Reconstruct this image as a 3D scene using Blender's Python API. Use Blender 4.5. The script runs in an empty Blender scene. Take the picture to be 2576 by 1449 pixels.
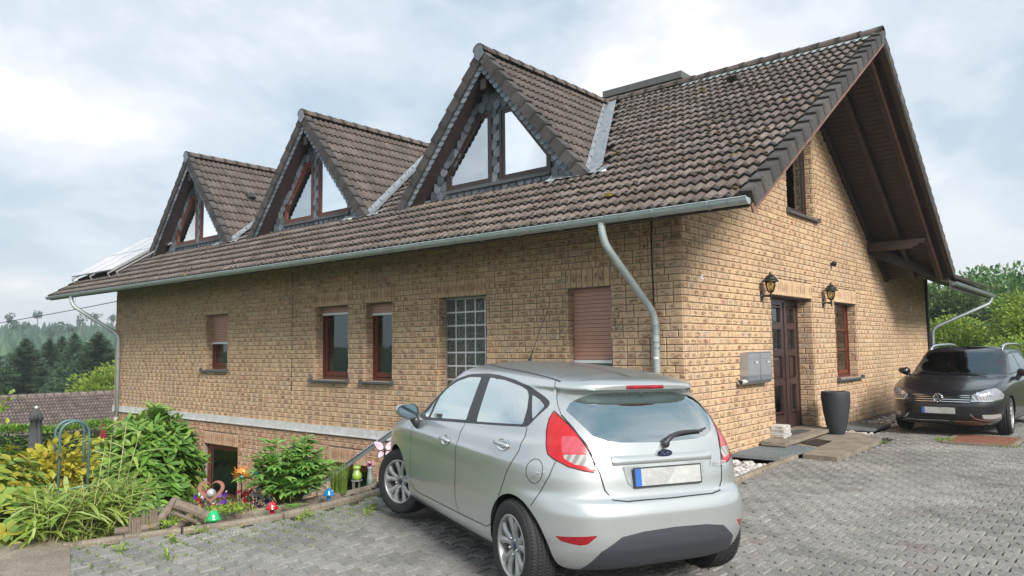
import bpy, math, random
import numpy as np
from mathutils import Vector, Matrix
from mathutils.geometry import delaunay_2d_cdt
rng = np.random.default_rng(7)
random.seed(7)
SC = bpy.context.scene
COL = SC.collection

# ------------------------------------------------------------------ camera
CAMP = np.array([4.979, -9.589, 1.687])
FPX, YAW, PIT, ROL = 1889.33, math.radians(-40.288), math.radians(4.526), math.radians(-0.682)
_fw = np.array([math.sin(YAW)*math.cos(PIT), math.cos(YAW)*math.cos(PIT), math.sin(PIT)])
_r = np.array([math.cos(YAW), -math.sin(YAW), 0.0])
_u = np.cross(_r, _fw)
_rr = _r*math.cos(ROL)+_u*math.sin(ROL)
_uu = -_r*math.sin(ROL)+_u*math.cos(ROL)
cam = bpy.data.cameras.new('camera')
cam.sensor_width = 36.0
cam.lens = FPX/2576*36
cam.clip_start = 0.05
cam.clip_end = 3000
camo = bpy.data.objects.new('camera', cam)
COL.objects.link(camo)
camo.matrix_world = Matrix(((_rr[0], _uu[0], -_fw[0], CAMP[0]), (_rr[1], _uu[1], -_fw[1], CAMP[1]),
                            (_rr[2], _uu[2], -_fw[2], CAMP[2]), (0, 0, 0, 1)))
SC.camera = camo

# ------------------------------------------------------------------ sky, sun, exposure
SUN_EL, SUN_AZ = math.radians(34), math.radians(113)      # azimuth clockwise from +Y
world = bpy.data.worlds.new('World')
SC.world = world
world.use_nodes = True
wn, wl = world.node_tree.nodes, world.node_tree.links
wn.clear()
def wnode(t, **k):
    n = wn.new(t)
    for a, b in k.items(): setattr(n, a, b)
    return n
sky = wnode('ShaderNodeTexSky', sky_type='NISHITA', sun_disc=False)
sky.sun_elevation = SUN_EL
sky.sun_rotation = SUN_AZ
sky.air_density = 1.2
sky.dust_density = 1.5
tc = wnode('ShaderNodeTexCoord')
sep = wnode('ShaderNodeSeparateXYZ'); wl.new(tc.outputs['Generated'], sep.inputs[0])
def wmath(op, a, b=None, clamp=False):
    n = wnode('ShaderNodeMath', operation=op, use_clamp=clamp)
    for i, v in enumerate((a, b)):
        if v is None: continue
        if isinstance(v, (int, float)): n.inputs[i].default_value = v
        else: wl.new(v, n.inputs[i])
    return n.outputs[0]
zc = wmath('MAXIMUM', wmath('ADD', sep.outputs[2], 0.32), 0.05)
cx_ = wmath('DIVIDE', sep.outputs[0], zc)
cy_ = wmath('DIVIDE', sep.outputs[1], zc)
comb = wnode('ShaderNodeCombineXYZ'); wl.new(cx_, comb.inputs[0]); wl.new(cy_, comb.inputs[1])
def wnoise(scale, detail, rough, dist=0.0, off=(0, 0, 0)):
    mp = wnode('ShaderNodeMapping'); mp.inputs['Location'].default_value = off
    wl.new(comb.outputs[0], mp.inputs[0])
    n = wnode('ShaderNodeTexNoise'); n.inputs['Scale'].default_value = scale
    n.inputs['Detail'].default_value = detail; n.inputs['Roughness'].default_value = rough
    n.inputs['Distortion'].default_value = dist
    wl.new(mp.outputs[0], n.inputs['Vector'])
    return n.outputs[0]
def wramp(fac, stops):
    r = wnode('ShaderNodeValToRGB')
    while len(r.color_ramp.elements) < len(stops): r.color_ramp.elements.new(0.5)
    for e, (p, c) in zip(r.color_ramp.elements, stops): e.position = p; e.color = (*c, 1)
    r.color_ramp.interpolation = 'EASE'
    wl.new(fac, r.inputs[0]); return r.outputs[0]
def wmix(f, a, b, mode='MIX'):
    n = wnode('ShaderNodeMix', data_type='RGBA', blend_type=mode)
    if isinstance(f, (int, float)): n.inputs[0].default_value = f
    else: wl.new(f, n.inputs[0])
    for i, v in ((6, a), (7, b)):
        if isinstance(v, tuple): n.inputs[i].default_value = (*v, 1)
        else: wl.new(v, n.inputs[i])
    return n.outputs[2]
big = wnoise(0.8, 8, 0.56, 0.25, (5.1, 2.7, 0))
fine = wnoise(2.6, 8, 0.62, 0.3, (8.3, 4.1, 2))
dens = wmath('ADD', wmath('MULTIPLY', big, 0.76), wmath('MULTIPLY', fine, 0.24))
cloud = wramp(dens, [(0.38, (1.9, 2.75, 3.5)), (0.45, (2.6, 3.2, 3.8)), (0.50, (3.5, 3.9, 4.35)), (0.55, (4.5, 4.6, 4.85)), (0.63, (6.9, 6.5, 6.4))])
# warmer, paler haze layer of cloud towards the horizon
hz = wmath('POWER', wmath('SUBTRACT', 1.0, wmath('MAXIMUM', sep.outputs[2], 0.0), True), 7.0)
cloud = wmix(wmath('MULTIPLY', hz, 0.6), cloud, (4.7, 4.9, 5.05))
mixed = wmix(0.93, sky.outputs[0], cloud)
# below the horizon: the dull land beyond what is built
below = wmath('GREATER_THAN', -0.01, sep.outputs[2])
mixed = wmix(below, mixed, (1.2, 1.3, 1.0))
bg = wnode('ShaderNodeBackground'); bg.inputs[1].default_value = 0.050
wl.new(mixed, bg.inputs[0])
wo = wnode('ShaderNodeOutputWorld'); wl.new(bg.outputs[0], wo.inputs[0])

sl = bpy.data.lights.new('sun', 'SUN')
sl.energy = 1.2
sl.angle = math.radians(20)
sl.color = (1.0, 0.95, 0.88)
so = bpy.data.objects.new('sun', sl); COL.objects.link(so)
sd = Vector((math.sin(SUN_AZ)*math.cos(SUN_EL), math.cos(SUN_AZ)*math.cos(SUN_EL), math.sin(SUN_EL)))
so.rotation_euler = sd.to_track_quat('Z', 'Y').to_euler()
so.location = (10, -20, 30)
SC.view_settings.view_transform = 'Standard'
SC.view_settings.look = 'None'
SC.view_settings.exposure = 2.12
SC.view_settings.gamma = 1.0
SC.view_settings.use_curve_mapping = False

# ------------------------------------------------------------------ material helpers
class MT:
    """small wrapper for building a node material"""
    def __init__(s, name):
        s.m = bpy.data.materials.new(name); s.m.use_nodes = True
        s.n = s.m.node_tree.nodes; s.l = s.m.node_tree.links
        s.n.clear()
        s.out = s.n.new('ShaderNodeOutputMaterial')
        s.b = s.n.new('ShaderNodeBsdfPrincipled')
        s.l.new(s.b.outputs[0], s.out.inputs[0])
        s.tc = s.n.new('ShaderNodeTexCoord')
    def put(s, v, sock):
        if isinstance(v, tuple): sock.default_value = (*v, 1) if len(v) == 3 and sock.type == 'RGBA' else v
        elif isinstance(v, (int, float)): sock.default_value = v
        else: s.l.new(v, sock)
    def math(s, op, a, b=0.0, c=None, clamp=False):
        n = s.n.new('ShaderNodeMath'); n.operation = op; n.use_clamp = clamp
        s.put(a, n.inputs[0]); s.put(b, n.inputs[1])
        if c is not None: s.put(c, n.inputs[2])
        return n.outputs[0]
    def vmath(s, op, a, b=(0, 0, 0)):
        n = s.n.new('ShaderNodeVectorMath'); n.operation = op
        s.put(a, n.inputs[0]); s.put(b, n.inputs[1]); return n.outputs[0]
    def map(s, v, scale=(1, 1, 1), loc=(0, 0, 0), rot=(0, 0, 0)):
        n = s.n.new('ShaderNodeMapping'); s.put(v, n.inputs[0])
        n.inputs['Scale'].default_value = scale; n.inputs['Rotation'].default_value = rot
        s.put(loc, n.inputs['Location']); return n.outputs[0]
    def noise(s, v, scale, detail=4, rough=0.55, dist=0.0):
        n = s.n.new('ShaderNodeTexNoise'); s.put(v, n.inputs['Vector'])
        n.inputs['Scale'].default_value = scale; n.inputs['Detail'].default_value = detail
        n.inputs['Roughness'].default_value = rough; n.inputs['Distortion'].default_value = dist
        return n.outputs[0]
    def voro(s, v, scale, feat='F1'):
        n = s.n.new('ShaderNodeTexVoronoi'); n.feature = feat; s.put(v, n.inputs['Vector'])
        n.inputs['Scale'].default_value = scale; return n
    def ramp(s, f, stops, interp='LINEAR'):
        r = s.n.new('ShaderNodeValToRGB')
        while len(r.color_ramp.elements) < len(stops): r.color_ramp.elements.new(0.5)
        for e, (p, c) in zip(r.color_ramp.elements, stops):
            e.position = p; e.color = (*c, 1) if isinstance(c, tuple) else (c, c, c, 1)
        r.color_ramp.interpolation = interp
        s.put(f, r.inputs[0]); return r.outputs[0]
    def mix(s, f, a, b, mode='MIX'):
        n = s.n.new('ShaderNodeMix'); n.data_type = 'RGBA'; n.blend_type = mode
        s.put(f, n.inputs[0]); s.put(a, n.inputs[6]); s.put(b, n.inputs[7]); return n.outputs[2]
    def sep(s, v):
        n = s.n.new('ShaderNodeSeparateXYZ'); s.put(v, n.inputs[0]); return n.outputs
    def comb(s, x, y, z=0.0):
        n = s.n.new('ShaderNodeCombineXYZ'); s.put(x, n.inputs[0]); s.put(y, n.inputs[1]); s.put(z, n.inputs[2]); return n.outputs[0]
    def pos(s):
        return s.n.new('ShaderNodeNewGeometry').outputs['Position']
    def rnd(s):
        """one random number per separate piece, whether it is its own object or an island of a joined mesh"""
        g = s.n.new('ShaderNodeNewGeometry'); o = s.n.new('ShaderNodeObjectInfo')
        return s.math('FRACT', s.math('ADD', g.outputs['Random Per Island'], o.outputs['Random']))
    def bump(s, h, dist=0.01, strength=1.0):
        n = s.n.new('ShaderNodeBump'); n.inputs['Distance'].default_value = dist
        n.inputs['Strength'].default_value = strength
        s.put(h, n.inputs['Height']); s.l.new(n.outputs[0], s.b.inputs['Normal'])
    def set(s, color=None, rough=None, metal=None, spec=None, coat=None, **k):
        if color is not None: s.put(color, s.b.inputs['Base Color'])
        if rough is not None: s.put(rough, s.b.inputs['Roughness'])
        if metal is not None: s.put(metal, s.b.inputs['Metallic'])
        if spec is not None: s.put(spec, s.b.inputs['Specular IOR Level'])
        if coat is not None: s.put(coat, s.b.inputs['Coat Weight'])
        for a, v in k.items(): s.put(v, s.b.inputs[a.replace('_', ' ')])
        return s.m

def M_plain(name, col, rough=0.6, metal=0.0, var=0.15, scale=6.0, bump=0.0, coord='Object', coat=0.0, spec=0.5):
    t = MT(name)
    v = t.pos() if coord == 'World' else t.tc.outputs['Object']
    n1 = t.noise(v, scale, 6, 0.65)
    n2 = t.noise(v, scale*7, 3, 0.6)
    f = t.math('ADD', t.math('MULTIPLY', n1, 0.7), t.math('MULTIPLY', n2, 0.3))
    lo = tuple(c*(1-var*1.6) for c in col); hi = tuple(min(1, c*(1+var*1.6)) for c in col)
    c = t.ramp(f, [(0.28, lo), (0.72, hi)])
    t.set(c, t.math('ADD', t.math('MULTIPLY', n1, 0.2), rough-0.1), metal, spec, coat)
    if bump: t.bump(f, bump)
    return t.m

# ------------------------------------------------------------------ mesh helpers
OFF = {}      # object name -> offset of its origin within its thing
def tag(o, label=None, cat=None, group=None, kind=None):
    if label: o['label'] = label
    if cat: o['category'] = cat
    if group: o['group'] = group
    if kind: o['kind'] = kind
    return o
def thing(name, label, cat, loc=(0, 0, 0), rot=0.0, group=None, scale=1.0):
    o = bpy.data.objects.new(name, None); COL.objects.link(o)
    o.empty_display_size = 0.2
    o.location = loc
    o.rotation_euler = rot if isinstance(rot, tuple) else (0, 0, rot)
    o.scale = (scale,)*3
    OFF[o.name] = np.zeros(3)
    return tag(o, label, cat, group)
def mesh_from(name, V, F, mats, midx=None, uv=None, smooth=False):
    me = bpy.data.meshes.new(name)
    me.from_pydata([tuple(v) for v in V], [], [tuple(f) for f in F])
    for m in (mats if isinstance(mats, (list, tuple)) else [mats]): me.materials.append(m)
    if midx is not None: me.polygons.foreach_set('material_index', np.asarray(midx, dtype=np.int32))
    if uv is not None:
        ul = me.uv_layers.new(name='UVMap')
        vi = np.zeros(len(me.loops), dtype=np.int32); me.loops.foreach_get('vertex_index', vi)
        ul.data.foreach_set('uv', np.asarray(uv, dtype=np.float32)[vi].ravel())
    if smooth: me.polygons.foreach_set('use_smooth', [True]*len(me.polygons))
    me.update()
    return me
def part(name, V, F, mats, parent=None, midx=None, uv=None, smooth=False, kind=None, label=None, center=True):
    """V in the coordinates of the thing at the top of parent's tree"""
    V = np.asarray(V, dtype=float)
    c = (V.min(0)+V.max(0))/2 if center and len(V) else np.zeros(3)
    me = mesh_from(name, V-c, F, mats, midx, uv, smooth)
    o = bpy.data.objects.new(name, me); COL.objects.link(o)
    base = OFF[parent.name] if parent is not None else np.zeros(3)
    o.parent = parent
    o.location = c-base
    OFF[o.name] = c
    if kind: o['kind'] = kind
    if label: o['label'] = label
    return o
class G:
    """geometry accumulator"""
    def __init__(s): s.V = []; s.F = []; s.M = []; s.n = 0
    def add(s, V, F, mi=0):
        V = np.asarray(V, dtype=float).reshape(-1, 3)
        s.V.append(V); s.F += [tuple(int(i)+s.n for i in f) for f in F]; s.M += [mi]*len(F); s.n += len(V); return s
    def box(s, a, b, mi=0, rot=None, c=None):
        x0, y0, z0 = a; x1, y1, z1 = b
        V = np.array([(x0, y0, z0), (x1, y0, z0), (x1, y1, z0), (x0, y1, z0), (x0, y0, z1), (x1, y0, z1), (x1, y1, z1), (x0, y1, z1)], float)
        if rot is not None:
            c = np.array(c if c is not None else V.mean(0)); V = (V-c)@np.array(rot).T+c
        return s.add(V, [(0, 3, 2, 1), (4, 5, 6, 7), (0, 1, 5, 4), (1, 2, 6, 5), (2, 3, 7, 6), (3, 0, 4, 7)], mi)
    def beam(s, p, q, w, h, up=(0, 0, 1), mi=0):
        """box of section w x h from p to q"""
        p, q, up = map(lambda v: np.array(v, float), (p, q, up))
        d = q-p; d /= np.linalg.norm(d); a = np.cross(d, up); a /= np.linalg.norm(a); b = np.cross(a, d)
        V = [e+a*i*w/2+b*j*h/2 for e in (p, q) for i, j in ((-1, -1), (1, -1), (1, 1), (-1, 1))]
        return s.add(V, [(0, 1, 2, 3), (7, 6, 5, 4), (0, 4, 5, 1), (1, 5, 6, 2), (2, 6, 7, 3), (3, 7, 4, 0)], mi)
    def tube(s, pts, r, n=10, cap=True, mi=0, closed=False):
        pts = np.array(pts, float); m = len(pts)
        rs = np.full(m, r) if np.isscalar(r) else np.array(r, float)
        T = np.gradient(pts, axis=0) if not closed else np.roll(pts, -1, 0)-np.roll(pts, 1, 0)
        T /= np.linalg.norm(T, axis=1)[:, None]+1e-12
        up = np.array([0, 0, 1.0]) if abs(T[0][2]) < 0.9 else np.array([1.0, 0, 0])
        a = np.cross(T[0], up); a /= np.linalg.norm(a)
        V = []
        for i in range(m):
            a = a-T[i]*(a@T[i]); a /= np.linalg.norm(a)+1e-12; b = np.cross(T[i], a)
            th = np.arange(n)*2*math.pi/n
            V.append(pts[i]+rs[i]*(np.cos(th)[:, None]*a+np.sin(th)[:, None]*b))
        V = np.concatenate(V)
        F = []
        for i in range(m if closed else m-1):
            j = (i+1) % m
            for k in range(n): F.append((i*n+k, i*n+(k+1) % n, j*n+(k+1) % n, j*n+k))
        if cap and not closed: F += [tuple(range(n))[::-1], tuple((m-1)*n+k for k in range(n))]
        return s.add(V, F, mi)
    def lathe(s, prof, c=(0, 0, 0), n=24, mi=0, axis='z', caps=True):
        prof = np.array(prof, float); m = len(prof); V = []
        for r_, z_ in prof:
            th = np.arange(n)*2*math.pi/n
            X = np.stack([r_*np.cos(th), r_*np.sin(th), np.full(n, z_)], 1)
            if axis == 'x': X = X[:, [2, 0, 1]]
            if axis == 'y': X = X[:, [1, 2, 0]]
            V.append(X)
        V = np.concatenate(V)+np.array(c)
        F = [(i*n+k, i*n+(k+1) % n, (i+1)*n+(k+1) % n, (i+1)*n+k) for i in range(m-1) for k in range(n)]
        if caps and prof[0][0] > 1e-6: F.append(tuple(range(n))[::-1])
        if caps and prof[-1][0] > 1e-6: F.append(tuple((m-1)*n+k for k in range(n)))
        return s.add(V, F, mi)
    def prism(s, poly, d0, d1, axis='y', mi=0, org=(0, 0, 0)):
        """2D polygon extruded from d0 to d1 along axis"""
        n = len(poly); V = []
        for d in (d0, d1):
            for a, b in poly:
                V.append({'x': (d, a, b), 'y': (a, d, b), 'z': (a, b, d)}[axis])
        V = np.array(V)+np.array(org)
        F = [tuple(range(n))[::-1], tuple(range(n, 2*n))]+[(i, (i+1) % n, n+(i+1) % n, n+i) for i in range(n)]
        return s.add(V, F, mi)
    def blob(s, c, r, n=8, m=5, jit=0.15, mi=0):
        r = np.array([r]*3 if np.isscalar(r) else r, float)
        V = [np.array([0, 0, 1.0])]
        for i in range(1, m):
            for k in range(n):
                a, b = math.pi*i/m, 2*math.pi*k/n
                V.append(np.array([math.sin(a)*math.cos(b), math.sin(a)*math.sin(b), math.cos(a)]))
        V.append(np.array([0, 0, -1.0]))
        V = np.array(V)*(1+rng.uniform(-jit, jit, (len(V), 1)))*r+np.array(c)
        F = [(0, 1+k, 1+(k+1) % n) for k in range(n)]
        for i in range(m-2):
            for k in range(n):
                a = 1+i*n; F.append((a+k, a+n+k, a+n+(k+1) % n, a+(k+1) % n))
        L = len(V)-1; a = 1+(m-2)*n
        F += [(L, a+(k+1) % n, a+k) for k in range(n)]
        return s.add(V, F, mi)
    def grid(s, P, mi=0, closed_u=False):
        """P[i][j] array of points"""
        P = np.array(P, float); a, b = P.shape[:2]
        F = [(i*b+j, i*b+(j+1) % b, (i+1)*b+(j+1) % b, (i+1)*b+j) for i in range(a-1) for j in range(b if closed_u else b-1)]
        return s.add(P.reshape(-1, 3), F, mi)
    def arr(s): return np.concatenate(s.V)
    def part(s, name, mats, parent=None, **k):
        return part(name, s.arr(), s.F, mats, parent, midx=s.M if max(s.M) > 0 else None, **k)

def arc(c, r, a0, a1, n, ax=(1, 0, 0), ay=(0, 0, 1)):
    c, ax, ay = map(lambda v: np.array(v, float), (c, ax, ay))
    return [c+r*(math.cos(a)*ax+math.sin(a)*ay) for a in np.linspace(a0, a1, n)]
def rotz(a): c, s = math.cos(a), math.sin(a); return np.array([[c, -s, 0], [s, c, 0], [0, 0, 1.0]])
def rotx(a): c, s = math.cos(a), math.sin(a); return np.array([[1.0, 0, 0], [0, c, -s], [0, s, c]])
def roty(a): c, s = math.cos(a), math.sin(a); return np.array([[c, 0, s], [0, 1.0, 0], [-s, 0, c]])
def smooth_path(pts, per=6):
    pts = np.array(pts, float); P = np.vstack([2*pts[0]-pts[1], pts, 2*pts[-1]-pts[-2]]); out = []
    for i in range(1, len(P)-2):
        for t in np.linspace(0, 1, per, endpoint=False):
            a, b, c, d = P[i-1], P[i], P[i+1], P[i+2]
            out.append(0.5*((2*b)+(-a+c)*t+(2*a-5*b+4*c-d)*t*t+(-a+3*b-3*c+d)*t**3))
    out.append(pts[-1]); return np.array(out)

def seen(p):
    """rough screen share of a point: 0 when outside the frame"""
    d = np.asarray(p)-CAMP; z = d@_fw
    if z < 0.3: return 0.0
    u, v = FPX*(d@_rr)/z/1288, FPX*(d@_uu)/z/724.5
    return 0.0 if abs(u) > 1.04 or abs(v) > 1.04 else 1.0/(z*z)

class Pieces:
    """many alike pieces: the 300 largest in view become objects, the rest one joined part per parent"""
    TPL = {}
    def __init__(s, name, restname, mats, cap=300): s.name, s.rest, s.mats, s.cap, s.items = name, restname, mats, cap, []
    def tpl(s, key, fn):
        k = (s.name,)+key
        if k not in Pieces.TPL:
            V, F, uv = fn(); Pieces.TPL[k] = [np.array(V, float), [tuple(f) for f in F], np.array(uv, float), None]
        return k
    def add(s, key, Mx, parent, w=1.0, mi=0): s.items.append((key, np.array(Mx, float), parent, w, mi))
    def build(s, smooth=False):
        sc = [seen(it[1][:3, 3])*it[3] for it in s.items]
        order = sorted(range(len(sc)), key=lambda i: -sc[i])
        solo = [i for i in order[:s.cap] if sc[i] > 0]
        ss = set(solo)
        for i in solo:
            key, Mx, parent, w, mi = s.items[i]; t = Pieces.TPL[key]
            if t[3] is None: t[3] = {}
            if mi not in t[3]: t[3][mi] = mesh_from(s.name, t[0], t[1], s.mats[mi], None, t[2], smooth)
            o = bpy.data.objects.new(s.name, t[3][mi]); COL.objects.link(o); o.parent = parent
            m = Mx.copy(); m[:3, 3] -= OFF[parent.name] if parent is not None else 0
            o.matrix_local = Matrix(m.tolist())
        by = {}
        for i, it in enumerate(s.items):
            if i not in ss: by.setdefault(it[2].name, []).append(it)
        for pn, its in by.items():
            V, F, U, MI, n = [], [], [], [], 0
            for key, Mx, parent, w, mi in its:
                t = Pieces.TPL[key]
                V.append(t[0]@Mx[:3, :3].T+Mx[:3, 3]); U.append(t[2])
                F += [tuple(a+n for a in f) for f in t[1]]; MI += [mi]*len(t[1]); n += len(t[0])
            part(s.rest, np.concatenate(V), F, s.mats, its[0][2], midx=MI if len(s.mats) > 1 else None, uv=np.concatenate(U), smooth=smooth, kind='stuff')
def frame(o, ex, ey, ez, sx=1, sy=1, sz=1):
    M = np.eye(4); M[:3, 0] = np.array(ex)*sx; M[:3, 1] = np.array(ey)*sy; M[:3, 2] = np.array(ez)*sz; M[:3, 3] = o; return M
# ------------------------------------------------------------------ materials
def make_brick_mat(name, stops, mark=(0.17, 0.075, 0.05), dark_specks=0.0):
    t = MT(name)
    uv = t.tc.outputs['UV']; r = t.rnd()
    off = t.comb(t.math('MULTIPLY', r, 37.0), t.math('MULTIPLY', r, 91.0), t.math('MULTIPLY', r, 53.0))
    p = t.vmath('ADD', uv, off)
    base = t.ramp(r, stops)
    g = t.noise(p, 22, 5, 0.7)
    base = t.mix(0.5, base, t.ramp(g, [(0.3, (0.55, 0.52, 0.5)), (0.7, (1.25, 1.22, 1.2))]), 'MULTIPLY')
    s = t.sep(uv)
    # wavy dark bruises across the middle of each face
    wob = t.noise(p, 9, 2, 0.5)
    v2 = t.comb(t.math('MULTIPLY', s[0], 10.0), t.math('ADD', t.math('MULTIPLY', t.math('ADD', s[1], 0.012), 62.0), t.math('MULTIPLY', wob, 9.0)), t.math('MULTIPLY', r, 80.0))
    st = t.noise(v2, 1.0, 3, 0.6)
    d = t.math('ADD', t.math('POWER', t.math('ABSOLUTE', t.math('MULTIPLY', s[0], 10.5)), 2.0), t.math('POWER', t.math('ABSOLUTE', t.math('MULTIPLY', t.math('ADD', s[1], 0.008), 25.0)), 2.0))
    msk = t.math('SUBTRACT', 1.15, d, clamp=True)
    cut = t.ramp(st, [(0.48, 0.0), (0.56, 1.0)])
    has = t.ramp(t.math('FRACT', t.math('MULTIPLY', r, 17.3)), [(0.2, 0.35), (0.4, 1.0)])
    m = t.math('MULTIPLY', t.math('MULTIPLY', msk, cut), has)
    red = t.math('MULTIPLY', t.math('MULTIPLY', t.math('SUBTRACT', 1.5, d, clamp=True), 0.22), t.math('GREATER_THAN', t.math('FRACT', t.math('MULTIPLY', r, 29.7)), 0.72))
    base = t.mix(red, base, (0.33, 0.10, 0.06))
    col = t.mix(t.math('MULTIPLY', m, 0.78), base, mark)
    ws = t.noise(t.map(t.pos(), (0.7, 0.7, 0.35)), 1.0, 5, 0.6)
    col = t.mix(0.8, col, t.ramp(ws, [(0.3, (0.84, 0.84, 0.86)), (0.65, (1.06, 1.04, 1.0))]), 'MULTIPLY')
    t.set(col, 0.86, 0, 0.25)
    h = t.math('SUBTRACT', t.math('MULTIPLY', g, 0.35), m)
    t.bump(h, 0.006)
    return t.m
M_brick = make_brick_mat('tan_brick', [(0.0, (0.57, 0.415, 0.265)), (0.3, (0.64, 0.47, 0.305)), (0.55, (0.67, 0.485, 0.305)), (0.8, (0.62, 0.44, 0.29)), (0.95, (0.60, 0.475, 0.335)), (1.0, (0.57, 0.36, 0.25))])
M_brick_low = make_brick_mat('pinkish_brick', [(0.0, (0.54, 0.37, 0.245)), (0.4, (0.60, 0.42, 0.285)), (0.75, (0.57, 0.37, 0.25)), (1.0, (0.50, 0.29, 0.20))])
M_mortar = M_plain('mortar', (0.26, 0.235, 0.205), 0.95, var=0.2, scale=3, bump=0.004, coord='World', spec=0.2)

def make_tile_mat(name, a, b, moss=0.5):
    t = MT(name); r = t.rnd(); w = t.pos(); uv = t.tc.outputs['UV']
    base = t.ramp(r, [(0, a), (0.5, tuple((x+y)/2 for x, y in zip(a, b))), (1, b)])
    n = t.noise(w, 2.2, 6, 0.65); n2 = t.noise(w, 45, 4, 0.7)
    base = t.mix(0.85, base, t.ramp(n, [(0.3, (0.62, 0.6, 0.6)), (0.7, (1.25, 1.22, 1.2))]), 'MULTIPLY')
    base = t.mix(0.6, base, t.ramp(n2, [(0.3, (0.6, 0.6, 0.6)), (0.7, (1.3, 1.3, 1.3))]), 'MULTIPLY')
    # lichen flecks; dark specks, denser near the lower edge of every tile
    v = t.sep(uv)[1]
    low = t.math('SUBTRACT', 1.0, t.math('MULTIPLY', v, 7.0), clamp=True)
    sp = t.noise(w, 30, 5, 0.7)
    dark_specks = t.math('MULTIPLY', t.ramp(t.math('ADD', sp, t.math('MULTIPLY', low, 0.22)), [(0.56, 0.0), (0.64, 1.0)]), moss)
    col = t.mix(dark_specks, base, (0.035, 0.033, 0.028))
    lf = t.ramp(t.noise(w, 13, 6, 0.75), [(0.66, 0.0), (0.72, 1.0)])
    col = t.mix(t.math('MULTIPLY', lf, 0.35*moss), col, (0.34, 0.33, 0.30))
    t.set(col, 0.82, 0, 0.3); t.bump(t.math('ADD', n2, t.math('MULTIPLY', dark_specks, 0.8)), 0.005)
    return t.m
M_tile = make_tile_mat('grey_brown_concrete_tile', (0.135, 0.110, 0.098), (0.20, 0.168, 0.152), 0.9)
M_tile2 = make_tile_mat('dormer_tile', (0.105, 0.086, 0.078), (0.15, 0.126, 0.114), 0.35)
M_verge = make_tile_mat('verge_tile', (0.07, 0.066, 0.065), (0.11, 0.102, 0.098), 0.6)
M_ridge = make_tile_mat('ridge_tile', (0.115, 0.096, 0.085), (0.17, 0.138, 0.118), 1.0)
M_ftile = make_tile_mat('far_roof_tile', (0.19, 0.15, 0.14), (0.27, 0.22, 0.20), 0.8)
M_moss = M_plain('moss', (0.07, 0.055, 0.025), 0.95, var=0.4, scale=20, bump=0.01)
M_mossy = M_plain('yellow_moss', (0.20, 0.15, 0.02), 0.95, var=0.4, scale=20, bump=0.01)
M_slate = MT('slate'); _t = M_slate; _r = _t.rnd()
_t.set(_t.mix(0.5, _t.ramp(_r, [(0, (0.075, 0.09, 0.11)), (1, (0.20, 0.225, 0.26))]), _t.ramp(_t.noise(_t.pos(), 14, 5, 0.7), [(0.3, (0.5, 0.5, 0.5)), (0.7, (1.5, 1.5, 1.5))]), 'MULTIPLY'), 0.5, 0, 0.5)
M_slate = _t.m
M_zinc = M_plain('zinc', (0.44, 0.50, 0.50), 0.45, 0.35, var=0.12, scale=5, coord='World')
M_zincd = M_plain('zinc_weathered', (0.27, 0.31, 0.32), 0.5, 0.4, var=0.2, scale=7, coord='World')
M_lead = M_plain('bright_flashing', (0.38, 0.40, 0.41), 0.38, 0.6, var=0.2, scale=9, coord='World', bump=0.003)
M_brownwood = M_plain('dark_brown_wood', (0.055, 0.036, 0.030), 0.6, var=0.3, scale=8)
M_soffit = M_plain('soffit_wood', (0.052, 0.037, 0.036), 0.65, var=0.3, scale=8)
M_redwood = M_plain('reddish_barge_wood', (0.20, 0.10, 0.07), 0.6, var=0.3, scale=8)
M_frame = M_plain('mahogany_frame', (0.13, 0.03, 0.016), 0.35, var=0.25, scale=10, coat=0.2)
M_framed = M_plain('dark_frame', (0.04, 0.024, 0.021), 0.4, var=0.25, scale=10)
M_doorw = M_plain('dark_door_wood', (0.05, 0.028, 0.026), 0.33, var=0.25, scale=10, coat=0.25)
M_white = M_plain('white_paint', (0.72, 0.73, 0.74), 0.5, var=0.05, scale=6)
M_stonebnd = M_plain('pale_stone_band', (0.60, 0.60, 0.59), 0.8, var=0.18, scale=5, bump=0.004, coord='World')
M_sill = M_plain('slate_sill', (0.09, 0.095, 0.10), 0.5, var=0.2, scale=9)
M_shut = M_plain('salmon_shutter', (0.46, 0.24, 0.17), 0.5, var=0.08, scale=4)
M_black = M_plain('black_metal', (0.012, 0.014, 0.014), 0.45, var=0.2, scale=9)
M_lamp = M_plain('black_green_iron', (0.018, 0.024, 0.024), 0.5, 0.3, var=0.3, scale=15)
M_curtain = M_plain('white_curtain', (0.75, 0.78, 0.77), 0.9, var=0.05, scale=6)
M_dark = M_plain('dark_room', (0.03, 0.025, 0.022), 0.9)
def make_glass(name, tint, refl, base, rough=0.02, wave=0.0):
    """window pane: clear tinted sheet with a reflection"""
    t = MT(name); t.n.remove(t.b)
    tr = t.n.new('ShaderNodeBsdfTransparent'); tr.inputs[0].default_value = (*tint, 1)
    gl = t.n.new('ShaderNodeBsdfGlossy'); gl.inputs['Roughness'].default_value = rough
    gl.inputs['Color'].default_value = (*base, 1)
    lw = t.n.new('ShaderNodeFresnel'); lw.inputs['IOR'].default_value = 1.5
    f = t.math('ADD', t.math('MULTIPLY', lw.outputs[0], 1.1), refl, clamp=True)
    if wave:
        bp = t.n.new('ShaderNodeBump'); bp.inputs['Distance'].default_value = wave
        t.put(t.noise(t.pos(), 1.5, 2), bp.inputs['Height']); t.l.new(bp.outputs[0], gl.inputs['Normal'])
    mx = t.n.new('ShaderNodeMixShader'); t.put(f, mx.inputs[0])
    t.l.new(tr.outputs[0], mx.inputs[1]); t.l.new(gl.outputs[0], mx.inputs[2]); t.l.new(mx.outputs[0], t.out.inputs[0])
    return t.m
M_pane = make_glass('window_pane', (0.93, 0.96, 0.95), 0.07, (0.85, 0.95, 0.97), wave=0.004)
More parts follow.
